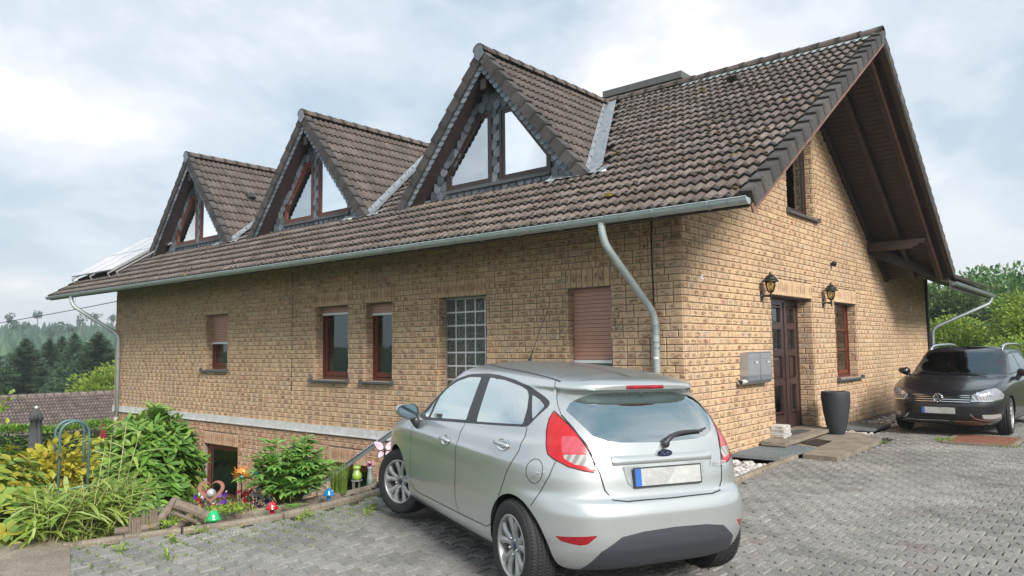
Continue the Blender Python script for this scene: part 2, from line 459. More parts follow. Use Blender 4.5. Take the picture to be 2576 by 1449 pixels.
M_paneb = make_glass('dormer_pane', (0.45, 0.5, 0.5), 0.55, (0.92, 0.97, 1.0), wave=0.004)
M_carglass = make_glass('car_side_glass', (0.45, 0.52, 0.50), 0.62, (0.90, 1.0, 0.98))
M_carglassd = make_glass('car_rear_glass', (0.15, 0.19, 0.18), 0.46, (0.86, 0.98, 0.97))
M_vwglass = make_glass('black_car_glass', (0.5, 0.6, 0.55), 0.10, (0.85, 0.95, 0.97))
_t = MT('glass_block'); _n = _t.noise(_t.pos(), 38, 4, 0.6)
_t.set(_t.ramp(_n, [(0.35, (0.03, 0.035, 0.03)), (0.6, (0.14, 0.145, 0.125)), (0.75, (0.45, 0.46, 0.44))]), 0.15, 0, 0.6); _t.bump(_n, 0.02)
M_gblock = _t.m
_t = MT('concrete'); _w = _t.pos(); _n = _t.noise(_w, 3, 7, 0.7); _n2 = _t.noise(_w, 60, 3, 0.7)
_c = _t.mix(0.6, _t.ramp(_n, [(0.3, (0.18, 0.15, 0.115)), (0.7, (0.34, 0.295, 0.235))]), _t.ramp(_n2, [(0.35, (0.5, 0.5, 0.5)), (0.65, (1.4, 1.4, 1.4))]), 'MULTIPLY')
_c = _t.mix(_t.ramp(_t.noise(_w, 9, 6, 0.75), [(0.6, 0.0), (0.68, 0.8)]), _c, (0.07, 0.055, 0.03))
_t.set(_c, 0.9, 0, 0.2); _t.bump(_n2, 0.006); M_conc = _t.m
_t = MT('paving_stone'); _w = _t.pos(); _r = _t.rnd()
_n2 = _t.noise(_w, 95, 3, 0.75); _n = _t.noise(_w, 0.55, 5, 0.6)
_c = _t.ramp(_r, [(0, (0.205, 0.20, 0.19)), (0.5, (0.25, 0.243, 0.23)), (1, (0.29, 0.278, 0.26))])
_c = _t.mix(0.9, _c, _t.ramp(_n, [(0.32, (0.66, 0.66, 0.66)), (0.66, (1.2, 1.19, 1.18))]), 'MULTIPLY')
_c = _t.mix(0.95, _c, _t.ramp(_n2, [(0.36, (0.62, 0.62, 0.62)), (0.64, (1.36, 1.36, 1.34))]), 'MULTIPLY')
_rd = _t.math('MULTIPLY', _t.math('MULTIPLY', _t.math('GREATER_THAN', _t.math('FRACT', _t.math('MULTIPLY', _r, 7.7)), 0.93), _t.ramp(_t.noise(_w, 0.8, 3), [(0.45, 0.0), (0.6, 1.0)])), 0.25)
_c = _t.mix(_rd, _c, (0.21, 0.13, 0.105))
_ms = _t.math('MULTIPLY', _t.ramp(_t.noise(_w, 7, 6, 0.75), [(0.60, 0.0), (0.70, 1.0)]), _t.ramp(_t.math('MULTIPLY', _t.sep(_w)[0], -1.0), [(0.0, 0.1), (1.0, 0.8)]))
_c = _t.mix(_ms, _c, (0.17, 0.14, 0.035))
_t.set(_c, 0.88, 0, 0.25); _t.bump(_n2, 0.004); M_pave = _t.m
M_joint = M_plain('joint_sand', (0.03, 0.027, 0.02), 0.95, var=0.35, scale=12, coord='World', bump=0.004)
M_soil = M_plain('soil', (0.07, 0.05, 0.032), 0.95, var=0.4, scale=8, coord='World', bump=0.03)
M_grassg = M_plain('meadow', (0.10, 0.17, 0.035), 0.95, var=0.35, scale=2, coord='World', bump=0.03)
M_pebble = MT('pebble'); _t = M_pebble; _r = _t.rnd()
_t.set(_t.ramp(_r, [(0, (0.33, 0.31, 0.29)), (0.5, (0.52, 0.5, 0.47)), (1, (0.68, 0.67, 0.64))]), 0.7); M_pebble = _t.m
M_galv = M_plain('galvanised_grating', (0.30, 0.34, 0.36), 0.45, 0.6, var=0.2, scale=9)
M_voidm = M_plain('dark_pit', (0.02, 0.022, 0.024), 0.9)
M_mbox = M_plain('silver_mailbox', (0.42, 0.43, 0.45), 0.35, 0.5, var=0.06, scale=5)
M_mboxd = M_plain('grey_mailbox_trim', (0.22, 0.24, 0.27), 0.4, 0.4, var=0.08, scale=5)
M_pot = M_plain('anthracite_pot', (0.032, 0.038, 0.045), 0.55, var=0.15, scale=9)
M_paper = M_plain('newspaper', (0.55, 0.53, 0.50), 0.9, var=0.3, scale=30)
M_rubber = M_plain('doormat', (0.075, 0.07, 0.065), 0.95, var=0.3, scale=40, bump=0.005)
M_rust = M_plain('rusty_iron', (0.30, 0.14, 0.09), 0.8, 0.1, var=0.3, scale=8, bump=0.003)

# ------------------------------------------------------------------ house
house = thing('house', 'tan brick house with a brown tiled roof, three pointed dormers and a dark front door', 'house', (0, 0, 0))
H_L, H_W = 18.87, 15.0
RY0, RZ0, RS = -1.07, 3.43, 0.648            # eave line and slope of the front roof
RYR = 4.87; RZR = RZ0+RS*(RYR-RY0)            # ridge
BR = Pieces('brick', 'brickwork', [M_brick, M_brick_low])
def brick_tpl(w, h):
    c = 0.006; d = 0.022
    f = [(-w/2+c, -h/2+c, d), (w/2-c, -h/2+c, d), (w/2-c, h/2-c, d), (-w/2+c, h/2-c, d)]
    g = [(-w/2, -h/2, d-c), (w/2, -h/2, d-c), (w/2, h/2, d-c), (-w/2, h/2, d-c)]
    b = [(-w/2, -h/2, -0.004), (w/2, -h/2, -0.004), (w/2, h/2, -0.004), (-w/2, h/2, -0.004)]
    V = f+g+b
    F = [(0, 1, 2, 3)]+[(4+i, 4+(i+1) % 4, (i+1) % 4, i) for i in range(4)]+[(8+i, 8+(i+1) % 4, 4+(i+1) % 4, 4+i) for i in range(4)]
    return V, F, [(v[0], v[1]) for v in V]
def put_brick(parent, org, ex, ez, n, u0, u1, v0, v1, mi=0, vert=False):
    """brick filling u0..u1, v0..v1 of a wall face (ex along, ez up, n outwards)"""
    w, h = u1-u0, v1-v0
    if w < 0.025 or h < 0.02: return
    c = np.array(org)+ex*(u0+u1)/2+ez*(v0+v1)/2+n*(-0.012+rng.uniform(-0.0025, 0.0035))
    wr, hr = max(0.02, round(w-0.018, 2)), max(0.015, round(h-0.012, 3))
    if vert: wr, hr = hr, wr
    key = BR.tpl((wr, hr), lambda: brick_tpl(wr, hr))
    a, b = (ez, -ex) if vert else (ex, ez)
    t1, t2 = rng.normal(0, 0.008, 2); n2 = n+t1*a+t2*b; n2 /= np.linalg.norm(n2)
    a2 = a-n2*(a@n2); a2 /= np.linalg.norm(a2); b2 = np.cross(n2, a2)
    sx = (w-0.018)/wr if not vert else (h-0.014)/wr
    sy = (h-0.012)/hr if not vert else (w-0.014)/hr
    BR.add(key, frame(c, a2, b2, n2, sx, sy, 1), parent, w*h*abs(n@((c-CAMP)/np.linalg.norm(c-CAMP))), mi)
def cut(rects, hole):
    out = []
    for a, b, c, d in rects:
        x0, x1, z0, z1 = hole
        if b <= x0+1e-6 or a >= x1-1e-6 or d <= z0+1e-6 or c >= z1-1e-6: out.append((a, b, c, d)); continue
        if a < x0: out.append((a, x0, c, d))
        if b > x1: out.append((x1, b, c, d))
        aa, bb = max(a, x0), min(b, x1)
        if c < z0: out.append((aa, bb, c, z0))
        if d > z1: out.append((aa, bb, z1, d))
    return out
def brick_face(parent, org, ex, ez, n, U, Z0, Z1, holes=(), top=None, mi=0, start=0.0):
    ex, ez, n = map(lambda v: np.array(v, float), (ex, ez, n))
    k = int(math.floor(Z0/0.1+1e-6))
    while k*0.1 < Z1-1e-6:
        z0, z1 = max(Z0, k*0.1), min(Z1, k*0.1+0.1)
        u = U[0]+start; w = 0.26 if k % 2 == 0 else 0.13
        if rng.random() < 0.3: w = 0.195
        while u < U[1]-0.01:
            e = min(u+w, U[1])
            if U[1]-e < 0.06: e = U[1]
            if top is None or z0+0.03 < top((u+e)/2):
                rs = [(u, e, z0, z1)]
                for h in holes: rs = cut(rs, h)
                for r in rs: put_brick(parent, org, ex, ez, n, *r, mi=mi)
            u = e; w = 0.13 if rng.random() < 0.14 else 0.26
        k += 1
def soldier(parent, org, ex, ez, n, u0, u1, z0, z1, mi=0):
    ex, ez, n = map(lambda v: np.array(v, float), (ex, ez, n))
    m = max(3, int(round((u1-u0)/0.1)))
    for i in range(m):
        a, b = u0+(u1-u0)*i/m, u0+(u1-u0)*(i+1)/m
        put_brick(parent, org, ex, ez, n, a, b, z0, z1, mi, True)
# front wall in the plane y=0 (u = x), gable wall in the plane x=0 (u = y)
FW = [(-13.46, -12.34, 1.22, 2.6), (-8.73, -7.58, 1.06, 2.6), (-7.04, -6.21, 1.06, 2.6), (-4.94, -3.74, 0.6, 2.6), (-2.03, -1.21, 1.06, 2.6)]
FB = [(-13.38, -11.78, -1.95, -0.62), (-8.2, -6.9, -1.6, -0.62)]
GW = [(3.2, 5.3, 0.12, 2.55), (6.62, 8.16, 0.96, 2.55), (4.16, 5.68, 4.15, 5.74)]
X3, Y3, Z3 = np.eye(3)
def wall_mesh(name, plane, U, Z, holes, top=None, depth=0.30):
    """mortar slab behind the bricks, with real openings"""
    us = sorted(set([U[0], U[1]]+[h[i] for h in holes for i in (0, 1)]))
    zs = sorted(set([Z[0], Z[1]]+[h[i] for h in holes for i in (2, 3)]))
    g = G(); e = -0.012
    pt = (lambda u, z, d: (u, -d, z)) if plane == 'y' else (lambda u, z, d: (d, u, z))
    for i in range(len(us)-1):
        for j in range(len(zs)-1):
            cu, cz = (us[i]+us[i+1])/2, (zs[j]+zs[j+1])/2
            if any(h[0] < cu < h[1] and h[2] < cz < h[3] for h in holes): continue
            g.add([pt(us[i], zs[j], e), pt(us[i+1], zs[j], e), pt(us[i+1], zs[j+1], e), pt(us[i], zs[j+1], e)], [(0, 1, 2, 3)])
    for a, b, c, d in holes:
        P = [(a, c), (b, c), (b, d), (a, d)]
        for k in range(4):
            p, q = P[k], P[(k+1) % 4]
            g.add([pt(*p, e), pt(*q, e), pt(*q, -depth), pt(*p, -depth)], [(0, 1, 2, 3)])
    return g
fwall = wall_mesh('front_wall', 'y', (-H_L, 0), (0.05, 3.62), FW).part('front_wall', M_mortar, house)
bwall = wall_mesh('basement_wall', 'y', (-H_L, 0), (-3.2, 0.05), FB).part('basement_wall', M_mortar, house)
g = wall_mesh('gable_wall', 'x', (0, H_W), (-0.12, 3.3), [h for h in GW if h[2] < 3])
def gtop(y): return min(RZ0+RS*(y-RY0), RZR-RS*(y-RYR))-0.30
# upper triangle with its window
hh = GW[2]
pts = [(0, 3.3), (0, gtop(0)), (hh[0], gtop(hh[0])), (RYR, gtop(RYR)), (hh[1], gtop(hh[1])), (9.3, gtop(9.3)), (9.6, 3.76), (H_W, 3.56), (H_W, 3.3)]
def q4(a, b, c, d): g.add([(-0.01, *p) for p in (a, b, c, d)], [(0, 1, 2, 3)])
q4((0, 3.3), (hh[0], 3.3), (hh[0], gtop(hh[0])), (0, gtop(0)))
q4((hh[0], 3.3), (hh[1], 3.3), (hh[1], hh[2]), (hh[0], hh[2]))
q4((hh[1], 3.3), (9.3, 3.3), (9.3, gtop(9.3)), (hh[1], gtop(hh[1])))
g.add([(-0.01, hh[0], hh[3]), (-0.01, hh[1], hh[3]), (-0.01, hh[1], gtop(hh[1])), (-0.01, RYR, gtop(RYR)), (-0.01, hh[0], gtop(hh[0]))], [(0, 1, 2, 3, 4)])
q4((9.3, 3.3), (H_W, 3.3), (H_W, 3.60), (9.3, 3.85))
for k in range(4):
    P = [(hh[0], hh[2]), (hh[1], hh[2]), (hh[1], hh[3]), (hh[0], hh[3])]
    p, q = P[k], P[(k+1) % 4]
    g.add([(-0.01, *p), (-0.01, *q), (-0.3, *q), (-0.3, *p)], [(0, 1, 2, 3)])
gwall = g.part('gable_wall', M_mortar, house)
g = G(); g.box((-H_L, -0.0, -3.2), (-H_L+0.02, H_W, 3.6)); g.box((-H_L, H_W-0.02, -3.2), (0, H_W, 3.6))
g.part('rear_wall', M_mortar, house)
sold_f = [(h[0], h[1], 2.6, 2.9) for h in FW]
brick_face(fwall, (0, 0, 0), X3, Z3, -Y3, (-H_L, 0), 0.1, 3.6, FW+sold_f)
sold_b = [(h[0], h[1], -0.62, -0.32) for h in FB]
brick_face(bwall, (0, 0, 0), X3, Z3, -Y3, (-H_L, -0.3), -3.0, -0.06, FB+sold_b, mi=1)
brick_face(fwall, (0, 0, 0), X3, Z3, -Y3, (-1.9, 0), -0.05, 0.1)
for s in sold_f: soldier(fwall, (0, 0, 0), X3, Z3, -Y3, *s)
for s in sold_b: soldier(bwall, (0, 0, 0), X3, Z3, -Y3, *s, mi=1)
sold_g = [(3.2, 5.3, 2.55, 2.85), (6.62, 8.16, 2.55, 2.85), (4.16, 5.68, 5.74, 6.0)]
def gbt(y): return gtop(y)-0.02 if y < 9.3 else 3.85-0.055*(y-9.3)-0.02
brick_face(gwall, (0, 0, 0), Y3, Z3, X3, (0, H_W), 0.0, 7.2, GW+sold_g, top=gbt)
for s in sold_g[:2]: soldier(gwall, (0, 0, 0), Y3, Z3, X3, *s)
# brick reveals inside the openings
for h in FW:
    brick_face(fwall, (h[0]+0.008, 0, 0), Y3, Z3, X3, (0.0, 0.21), h[2], h[3])
for h in GW:
    dd = 0.30 if h[0] == 3.2 else 0.2
    brick_face(gwall, (-dd, h[1]-0.008, 0), X3, Z3, -Y3, (0.0, dd), h[2], h[3])
g = G(); g.box((-H_L-0.02, -0.035, -0.045), (-0.3, 0.0, 0.105)); g.box((-H_L-0.02, -0.05, -0.065), (-0.3, 0.0, -0.0455))
g.part('stone_band', M_stonebnd, house)
g = G(); g.box((-9.57, -0.012, 0.47), (-9.55, 0.0, 3.5)); g.part('expansion_joint', M_black, house)
g = G(); g.box((0.0, 0.3, -0.14), (0.06, H_W, -0.005)); g.part('plinth', M_conc, house)
# ------------------------------------------------------------------ windows and doors of the house
def bars(g, pt, u0, u1, z0, z1, w, d0, d1, mi=0, sides='lrtb', wb=None):
    wb = wb or w
    def bx(a, b, c, d): 
        P = [pt(a, c, d0), pt(b, c, d0), pt(b, d, d0), pt(a, d, d0), pt(a, c, d1), pt(b, c, d1), pt(b, d, d1), pt(a, d, d1)]
        g.add(P, [(0, 1, 2, 3), (7, 6, 5, 4), (0, 4, 5, 1), (1, 5, 6, 2), (2, 6, 7, 3), (3, 7, 4, 0)], mi)
    if 'l' in sides: bx(u0, u0+w, z0, z1)
    if 'r' in sides: bx(u1-w, u1, z0, z1)
    if 't' in sides: bx(u0+w, u1-w, z1-w, z1)
    if 'b' in sides: bx(u0+w, u1-w, z0, z0+wb)
def slab(g, pt, u0, u1, z0, z1, d0, d1, mi=0):
    P = [pt(u0, z0, d0), pt(u1, z0, d0), pt(u1, z1, d0), pt(u0, z1, d0), pt(u0, z0, d1), pt(u1, z0, d1), pt(u1, z1, d1), pt(u0, z1, d1)]
    g.add(P, [(0, 1, 2, 3), (7, 6, 5, 4), (0, 4, 5, 1), (1, 5, 6, 2), (2, 6, 7, 3), (3, 7, 4, 0)], mi)
PY = lambda u, z, d: (u, d, z)
PX = lambda u, z, d: (-d, u, z)
def curtain(parent, pt, u0, u1, z0, z1, d, folds=7, amp=0.03, sweep=0.0, name='curtain'):
    g = G(); n = 40; P = []
    for zz in np.linspace(0, 1, 9):
        row = []
        for i in range(n+1):
            t = i/n; s = (1-zz)**1.5*sweep
            u = u0+(u1-u0)*(t*(1-s)+s)
            row.append(pt(u, z0+(z1-z0)*zz, d+amp*math.sin(t*folds*2*math.pi)*(0.6+0.4*math.sin(3*zz+t*5))))
        P.append(row)
    g.grid(P); return g.part(name, M_curtain, parent, smooth=True)
def sill(parent, pt, u0, u1, z, out=0.09, depth=0.2):
    g = G(); slab(g, pt, u0-0.07, u1+0.05, z-0.05, z-0.012, -out, depth)
    slab(g, pt, u0-0.085, u0-0.0702, z-0.055, z+0.03, -out-0.005, 0.02); slab(g, pt, u1+0.0502, u1+0.065, z-0.055, z+0.03, -out-0.005, 0.02)
    return g.part('sill', M_sill, parent)
def shutter(parent, pt, u0, u1, z0, z1, d, sl=0.062):
    g = G(); k = int((z1-z0)/sl)
    for i in range(k):
        a = z1-(i+1)*sl
        slab(g, pt, u0, u1, a+0.006, a+sl, d, d+0.012)
    slab(g, pt, u0, u1, z1-k*sl+0.0061, z1, d+0.009, d+0.013, 2)
    for i in range(k):                                  # dark joints and their slots
        a = z1-(i+1)*sl; slab(g, pt, u0, u1, a, a+0.0058, d+0.006, d+0.011, 2)
    slab(g, pt, u0, u1, z1-k*sl-0.05, z1-k*sl-0.002, d-0.003, d+0.014, 1)
    return g.part('roller_shutter', [M_shut, M_white, M_framed], parent)
def win(pt, h, d=0.2, fm=M_frame, shut=None, curt=None, silly=True, panes='clear', mull=False):
    u0, u1, z0, z1 = h
    g = G(); bars(g, pt, u0+0.003, u1-0.003, z0+0.003, z1-0.003, 0.055, d, d+0.07)
    f = g.part('window', fm, house)
    g = G(); bars(g, pt, u0+0.062, u1-0.062, z0+0.07, z1-0.062, 0.07, d+0.012, d+0.062, wb=0.09); 
    if mull:
        uc = (u0+u1)/2; n = 3
        slab(g, pt, uc-0.03, uc+0.03, z0+0.16, z1-0.132, d+0.014, d+0.06)
        for k in range(1, n): 
            zz = z0+0.16+(z1-0.13-z0-0.16)*k/n; slab(g, pt, u0+0.133, uc-0.031, zz-0.018, zz+0.018, d+0.02, d+0.055); slab(g, pt, uc+0.031, u1-0.133, zz-0.018, zz+0.018, d+0.02, d+0.055)
    g.part('sash', fm, f)
    g = G(); slab(g, pt, u0+0.12, u1-0.12, z0+0.14, z1-0.12, d+0.034, d+0.040); g.part('pane', M_pane, f)
    if shut is not None: shutter(f, pt, u0+0.035, u1-0.035, shut, z1-0.004, d-0.035)
    if silly: sill(f, pt, u0, u1, z0, depth=d)
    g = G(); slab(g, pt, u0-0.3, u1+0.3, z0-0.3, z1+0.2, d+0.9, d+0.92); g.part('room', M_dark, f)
    return f
w = win(PY, FW[0], 0.22, shut=1.9)
w = win(PY, FW[1], 0.22, shut=2.42); curtain(w, PY, -8.3, -7.6, 1.3, 2.5, 0.36, sweep=-0.0, folds=5)
g = G(); g.lathe([(0.0, 0), (0.06, 0.0), (0.075, 0.05), (0.05, 0.11), (0.02, 0.14), (0.03, 0.17), (0.0, 0.18)], (-7.98, 0.33, 1.16), 12); g.part('vase', M_white, w)
w = win(PY, FW[2], 0.20, shut=2.38)
w = win(PY, FW[4], 0.18, shut=1.48)
w.data.materials[0] = M_frame
# glass block window
u0, u1, z0, z1 = FW[3]
g = G(); slab(g, PY, u0, u1, z0, z1, 0.235, 0.24); gb = g.part('glass_block_window', M_white, house)
nb = 5; bw = (u1-u0)/nb; hb = 0.243; nbz = int((z1-z0)/hb)
gbp = Pieces('glass_block', 'glass_blocks', [M_gblock])
key = gbp.tpl((0,), lambda: ([(-.5, -.5, 0), (.5, -.5, 0), (.5, .5, 0), (-.5, .5, 0), (-.46, -.46, .1), (.46, -.46, .1), (.46, .46, .1), (-.46, .46, .1)], [(4, 5, 6, 7), (0, 1, 5, 4), (1, 2, 6, 5), (2, 3, 7, 6), (3, 0, 4, 7)], [(0, 0)]*8))
for i in range(nb):
    for j in range(nbz):
        gbp.add(key, frame((u0+bw*(i+.5), 0.236, z1-0.02-hb*(j+.5)), X3, Z3, -Y3, bw-0.026, hb-0.026, 0.12), gb)
gbp.build()
# basement windows
for h, c in ((FB[0], True), (FB[1], False)):
    w = win(PY, h, 0.09, silly=False)
    if c: curtain(w, PY, h[0]+0.35, h[1]-0.1, h[2]+0.1, h[3]-0.1, 0.155, folds=9, amp=0.010)
# gable windows
w = win(PX, GW[1], 0.20, mull=True); curtain(w, PX, 6.75, 8.0, 1.1, 2.45, 0.42, folds=8)
w = win(PX, GW[2], 0.16, fm=M_framed); curtain(w, PX, 4.3, 5.55, 4.3, 5.6, 0.30, folds=12, amp=0.02)
# front door with side panel
u0, u1, z0, z1 = GW[0]; z0 = 0.13; dd = 0.28
g = G(); bars(g, PX, u0+0.003, u1-0.003, z0, z1-0.003, 0.075, dd, dd+0.09, sides='lrt')
door = g.part('front_door', M_doorw, house)
DK = Pieces('door_panel', 'door_panels', [M_doorw])
kp = DK.tpl((0,), lambda: ([(-.5, -.5, 0), (.5, -.5, 0), (.5, .5, 0), (-.5, .5, 0), (-.28, -.32, 1), (.28, -.32, 1), (.28, .32, 1), (-.28, .32, 1)], [(4, 5, 6, 7), (0, 1, 5, 4), (1, 2, 6, 5), (2, 3, 7, 6), (3, 0, 4, 7)], [(0, 0)]*8))
def leaf(name, a, b, cols):
    g = G(); rows = [z0+0.28, z0+0.86, z0+1.40, z0+1.90, z1-0.16]
    us = np.linspace(a+0.10, b-0.10, cols+1)
    slab(g, PX, a, b, z0, z1-0.08, dd+0.05, dd+0.075)
    slab(g, PX, a, b, z0, rows[0]-0.03, dd+0.012, dd+0.0495); slab(g, PX, a, b, rows[-1]+0.03, z1-0.08, dd+0.012, dd+0.0495)
    for u in us: slab(g, PX, u-0.045 if u != us[0] else a, u+0.045 if u != us[-1] else b, rows[0]-0.029, rows[-1]+0.029, dd+0.014, dd+0.0494)
    for z in rows[1:-1]:
        for i in range(cols): slab(g, PX, us[i]+0.046, us[i+1]-0.046, z-0.04, z+0.04, dd+0.013, dd+0.0493)
    for i in range(cols):
        for j in range(4):
            A, B, C, D = us[i]+0.047, us[i+1]-0.047, rows[j]+(0.03 if j == 0 else 0.041)-0.03*(j == 0), rows[j+1]-(0.041 if j < 3 else 0.0)
            bars(g, PX, A, B, C+0.001, D-0.001, 0.022, dd+0.002, dd+0.049)
    o = g.part(name, M_doorw, door)
    for i in range(cols):
        for j in range(4):
            A, B, C, D = us[i]+0.07, us[i+1]-0.07, rows[j]+0.06, rows[j+1]-0.06
            if j in (1,): DK.add(kp, frame(PX((A+B)/2, (C+D)/2, dd+0.049), Y3, Z3, X3, B-A, D-C, 0.022), door)
            else:
                g = G(); slab(g, PX, A-0.02, B+0.02, C-0.015, D+0.015, dd+0.040, dd+0.046); g.part('door_pane', M_pane, door)
leaf('door_leaf', u0+0.08, u0+1.34, 2); leaf('side_panel', u0+1.40, u1-0.08, 1)
g = G(); slab(g, PX, u0+1.3405, u0+1.3995, z0, z1-0.079, dd-0.004, dd+0.06); g.part('door_post', M_doorw, door)
g = G(); slab(g, PX, u0+0.1, u0+1.3, z0+0.004, z0+0.06, dd-0.05, dd+0.011); g.part('threshold', M_white, door)
g = G(); g.tube([PX(u0+1.2, z0+1.15, dd-0.05), PX(u0+1.2, z0+1.35, dd-0.05)], 0.012); g.part('handle', M_black, door)
DK.build()
BR.build()

# ------------------------------------------------------------------ roof
RSN = math.hypot(1, RS)
def rz_front(y): return RZ0+RS*(y-RY0)
def vx(y): return 1.47+0.13*min(1, max(0, (y-RY0)/(RYR-RY0)))       # gable verge, pulled forward a little at the ridge
XL = -21.25
roof = thing('r', None, None); bpy.data.objects.remove(roof)
g = G()
ys = [RY0+0.03, RYR, 10.85]
zs = [rz_front(ys[0]), RZR, RZR-RS*(10.85-RYR)]
th = 0.13
for k in range(2):
    (ya, za), (yb, zb) = (ys[k], zs[k]), (ys[k+1], zs[k+1])
    xa, xb = vx(ya)-0.03, (vx(yb) if k == 0 else 1.47)-0.03
    P = [(XL+.03, ya, za-0.03), (xa, ya, za-0.03), (xb, yb, zb-0.03), (XL+.03, yb, zb-0.03), (XL+.03, ya, za-th), (xa, ya, za-th), (xb, yb, zb-th), (XL+.03, yb, zb-th)]
    g.add(P, [(0, 1, 2, 3), (7, 6, 5, 4), (0, 4, 5, 1), (1, 5, 6, 2), (2, 6, 7, 3), (3, 7, 4, 0)])
roof = g.part('roof', M_brownwood, house)
TW, TE = 0.299, 0.3386
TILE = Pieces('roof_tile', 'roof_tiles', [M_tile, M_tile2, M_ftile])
def tile_tpl(w=TW, L=TE+0.05, n=12, amp=0.021):
    us = np.linspace(0, w+0.012, n+1)
    h = [amp*(1+math.cos(2*math.pi*(u/w*2-0.25)))-0.25*amp*abs(math.sin(math.pi*u/w*2)) for u in us]
    V, U = [], []
    for v, lift in ((0, 0.044), (L, 0.0)):
        for u, q in zip(us, h): V.append((u, v, q+lift)); U.append((u, v))
    for u, q in zip(us, h): V.append((u, 0.001, q+0.044-0.034)); U.append((u, 0.0))
    m = n+1
    F = [(i, i+1, m+i+1, m+i) for i in range(n)]+[(2*m+i, 2*m+i+1, i+1, i) for i in range(n)]
    return V, F, U
tk = TILE.tpl((0,), tile_tpl)
def dorm_z(x, xc): return DZT-DSL*abs(x-xc)
DORM = [-4.29, -10.0, -15.65]
DZT, DSL, DYF, DYW, DHW = 7.25, 1.174, 0.48, 0.86, 2.36
def in_dormer(x, y, m=0.0):
    z = rz_front(y)
    for xc in DORM:
        if y > DYW-0.1 and z < dorm_z(x, xc)+m: return True
        if y > DYF+0.35 and z < dorm_z(x, xc)+m-0.02 and abs(x-xc) > DHW-0.55: return True
    return False
nx = int(round((1.47-XL)/TW)); nr = 21
evf = np.array([0, 1, RS])/RSN; nf = np.array([0, -RS, 1])/RSN
for r_ in range(nr):
    y = RY0+r_*TE/RSN
    sk = 0.13*r_/nr
    for c in range(nx):
        x = 1.47-0.04-(c+1)*TW
        ym = y+TE/RSN*0.5; xm = x+TW/2
        z = rz_front(ym)
        m = 0.0
        for xc in DORM:       # gap for the flashing on the right side of each dormer
            dv = (z-dorm_z(xm, xc))
            if xm > xc and ym > DYF+0.1 and abs(xm-xc) < DHW+0.45 and -0.02 < dv < 0.27: m = 1
        if in_dormer(xm, ym, 0.05) or m: continue
        if x < XL+0.9+(r_-3)*0 and r_ > 30: continue
        o = np.array([x+sk, y, RZ0+RS*(y-RY0)-0.01])+rng.normal(0, 0.0015, 3)
        a = rng.normal(0, 0.006); ex = X3*math.cos(a)+evf*math.sin(a); ey = evf*math.cos(a)-X3*math.sin(a)
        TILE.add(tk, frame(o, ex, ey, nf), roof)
# eave tiles' dark underside comb
# verge tiles: L-shaped blocks with a flat outer face
VT = Pieces('verge_tile', 'verge_tiles', [M_verge, M_tile])
def verge_tpl():
    L = TE+0.02; h = 0.19; t = 0.03; w = 0.16
    V = [(0, 0, 0.045), (-w, 0, 0.06), (-w, L, 0.02), (0, L, 0.01), (0, 0, -h+0.03), (0, L, -h+0.01), (-t, 0, -h+0.03), (-t, L, -h+0.01), (-t, 0, 0.02), (-w, 0, 0.02)]
    F = [(0, 3, 2, 1), (0, 4, 5, 3), (4, 6, 7, 5), (0, 8, 6, 4), (0, 1, 9, 8), (6, 8, 9), (6, 9, 2, 7)]
    return V, F, [(v[0], v[1]) for v in V]
vk = VT.tpl((0,), verge_tpl)
for r_ in range(nr):
    y = RY0+r_*TE/RSN
    d = np.array([0.13*TE/RSN/(RYR-RY0), evf[1], evf[2]]); d /= np.linalg.norm(d)
    VT.add(vk, frame((vx(y)+0.03, y-0.01, rz_front(y)+0.03), X3, d, nf), roof)
    VT.add(vk, frame((XL, y-0.01, rz_front(y)+0.03), -X3, d*np.array([0, 1, 1]), nf), roof)
evb = np.array([0, -1, RS])/RSN; nb_ = np.array([0, RS, 1])/RSN
for r_ in range(22):
    y = 10.95-r_*TE/RSN*0.955
    f = (10.95-y)/(10.95-RYR)
    VT.add(vk, frame((1.50+0.13*f, y, RZR-RS*(y-RYR)+0.03), X3, evb, nb_), roof)
# ridge tiles
RT = Pieces('ridge_tile', 'ridge_tiles', [M_ridge])
def ridge_tpl(L=0.40, r=0.13):
    V = []
    for y, q in ((0, 1.08), (L, 0.95)):
        for a in np.linspace(-0.15, math.pi+0.15, 9): V.append((r*q*math.cos(a), y, r*q*math.sin(a)*0.9))
    for a in np.linspace(-0.15, math.pi+0.15, 9): V.append((r*0.9*math.cos(a), 0.0, r*0.9*math.sin(a)*0.9))
    F = [(i, i+1, 10+i, 9+i) for i in range(8)]+[(18+i, 19+i, i+1, i) for i in range(8)]
    return V, F, [(v[0], v[1]) for v in V]
rk = RT.tpl((0,), ridge_tpl)
n = int((1.6-XL)/0.37)
for i in range(n):
    o = np.array([1.62-i*0.37, RYR, RZR+0.015+0.004*math.sin(i*1.3)])
    RT.add(rk, frame(o, Y3, -X3, Z3), roof)
# blue-grey flashing strip just under the ridge
g = G(); yb = RYR-0.30
g.add([(-2.3, yb, rz_front(yb)+0.062), (1.5, yb, rz_front(yb)+0.062), (1.5, RYR-0.06, RZR+0.02), (-2.3, RYR-0.06, RZR+0.02)], [(0, 1, 2, 3)])
g.part('ridge_flashing', M_zinc, roof)
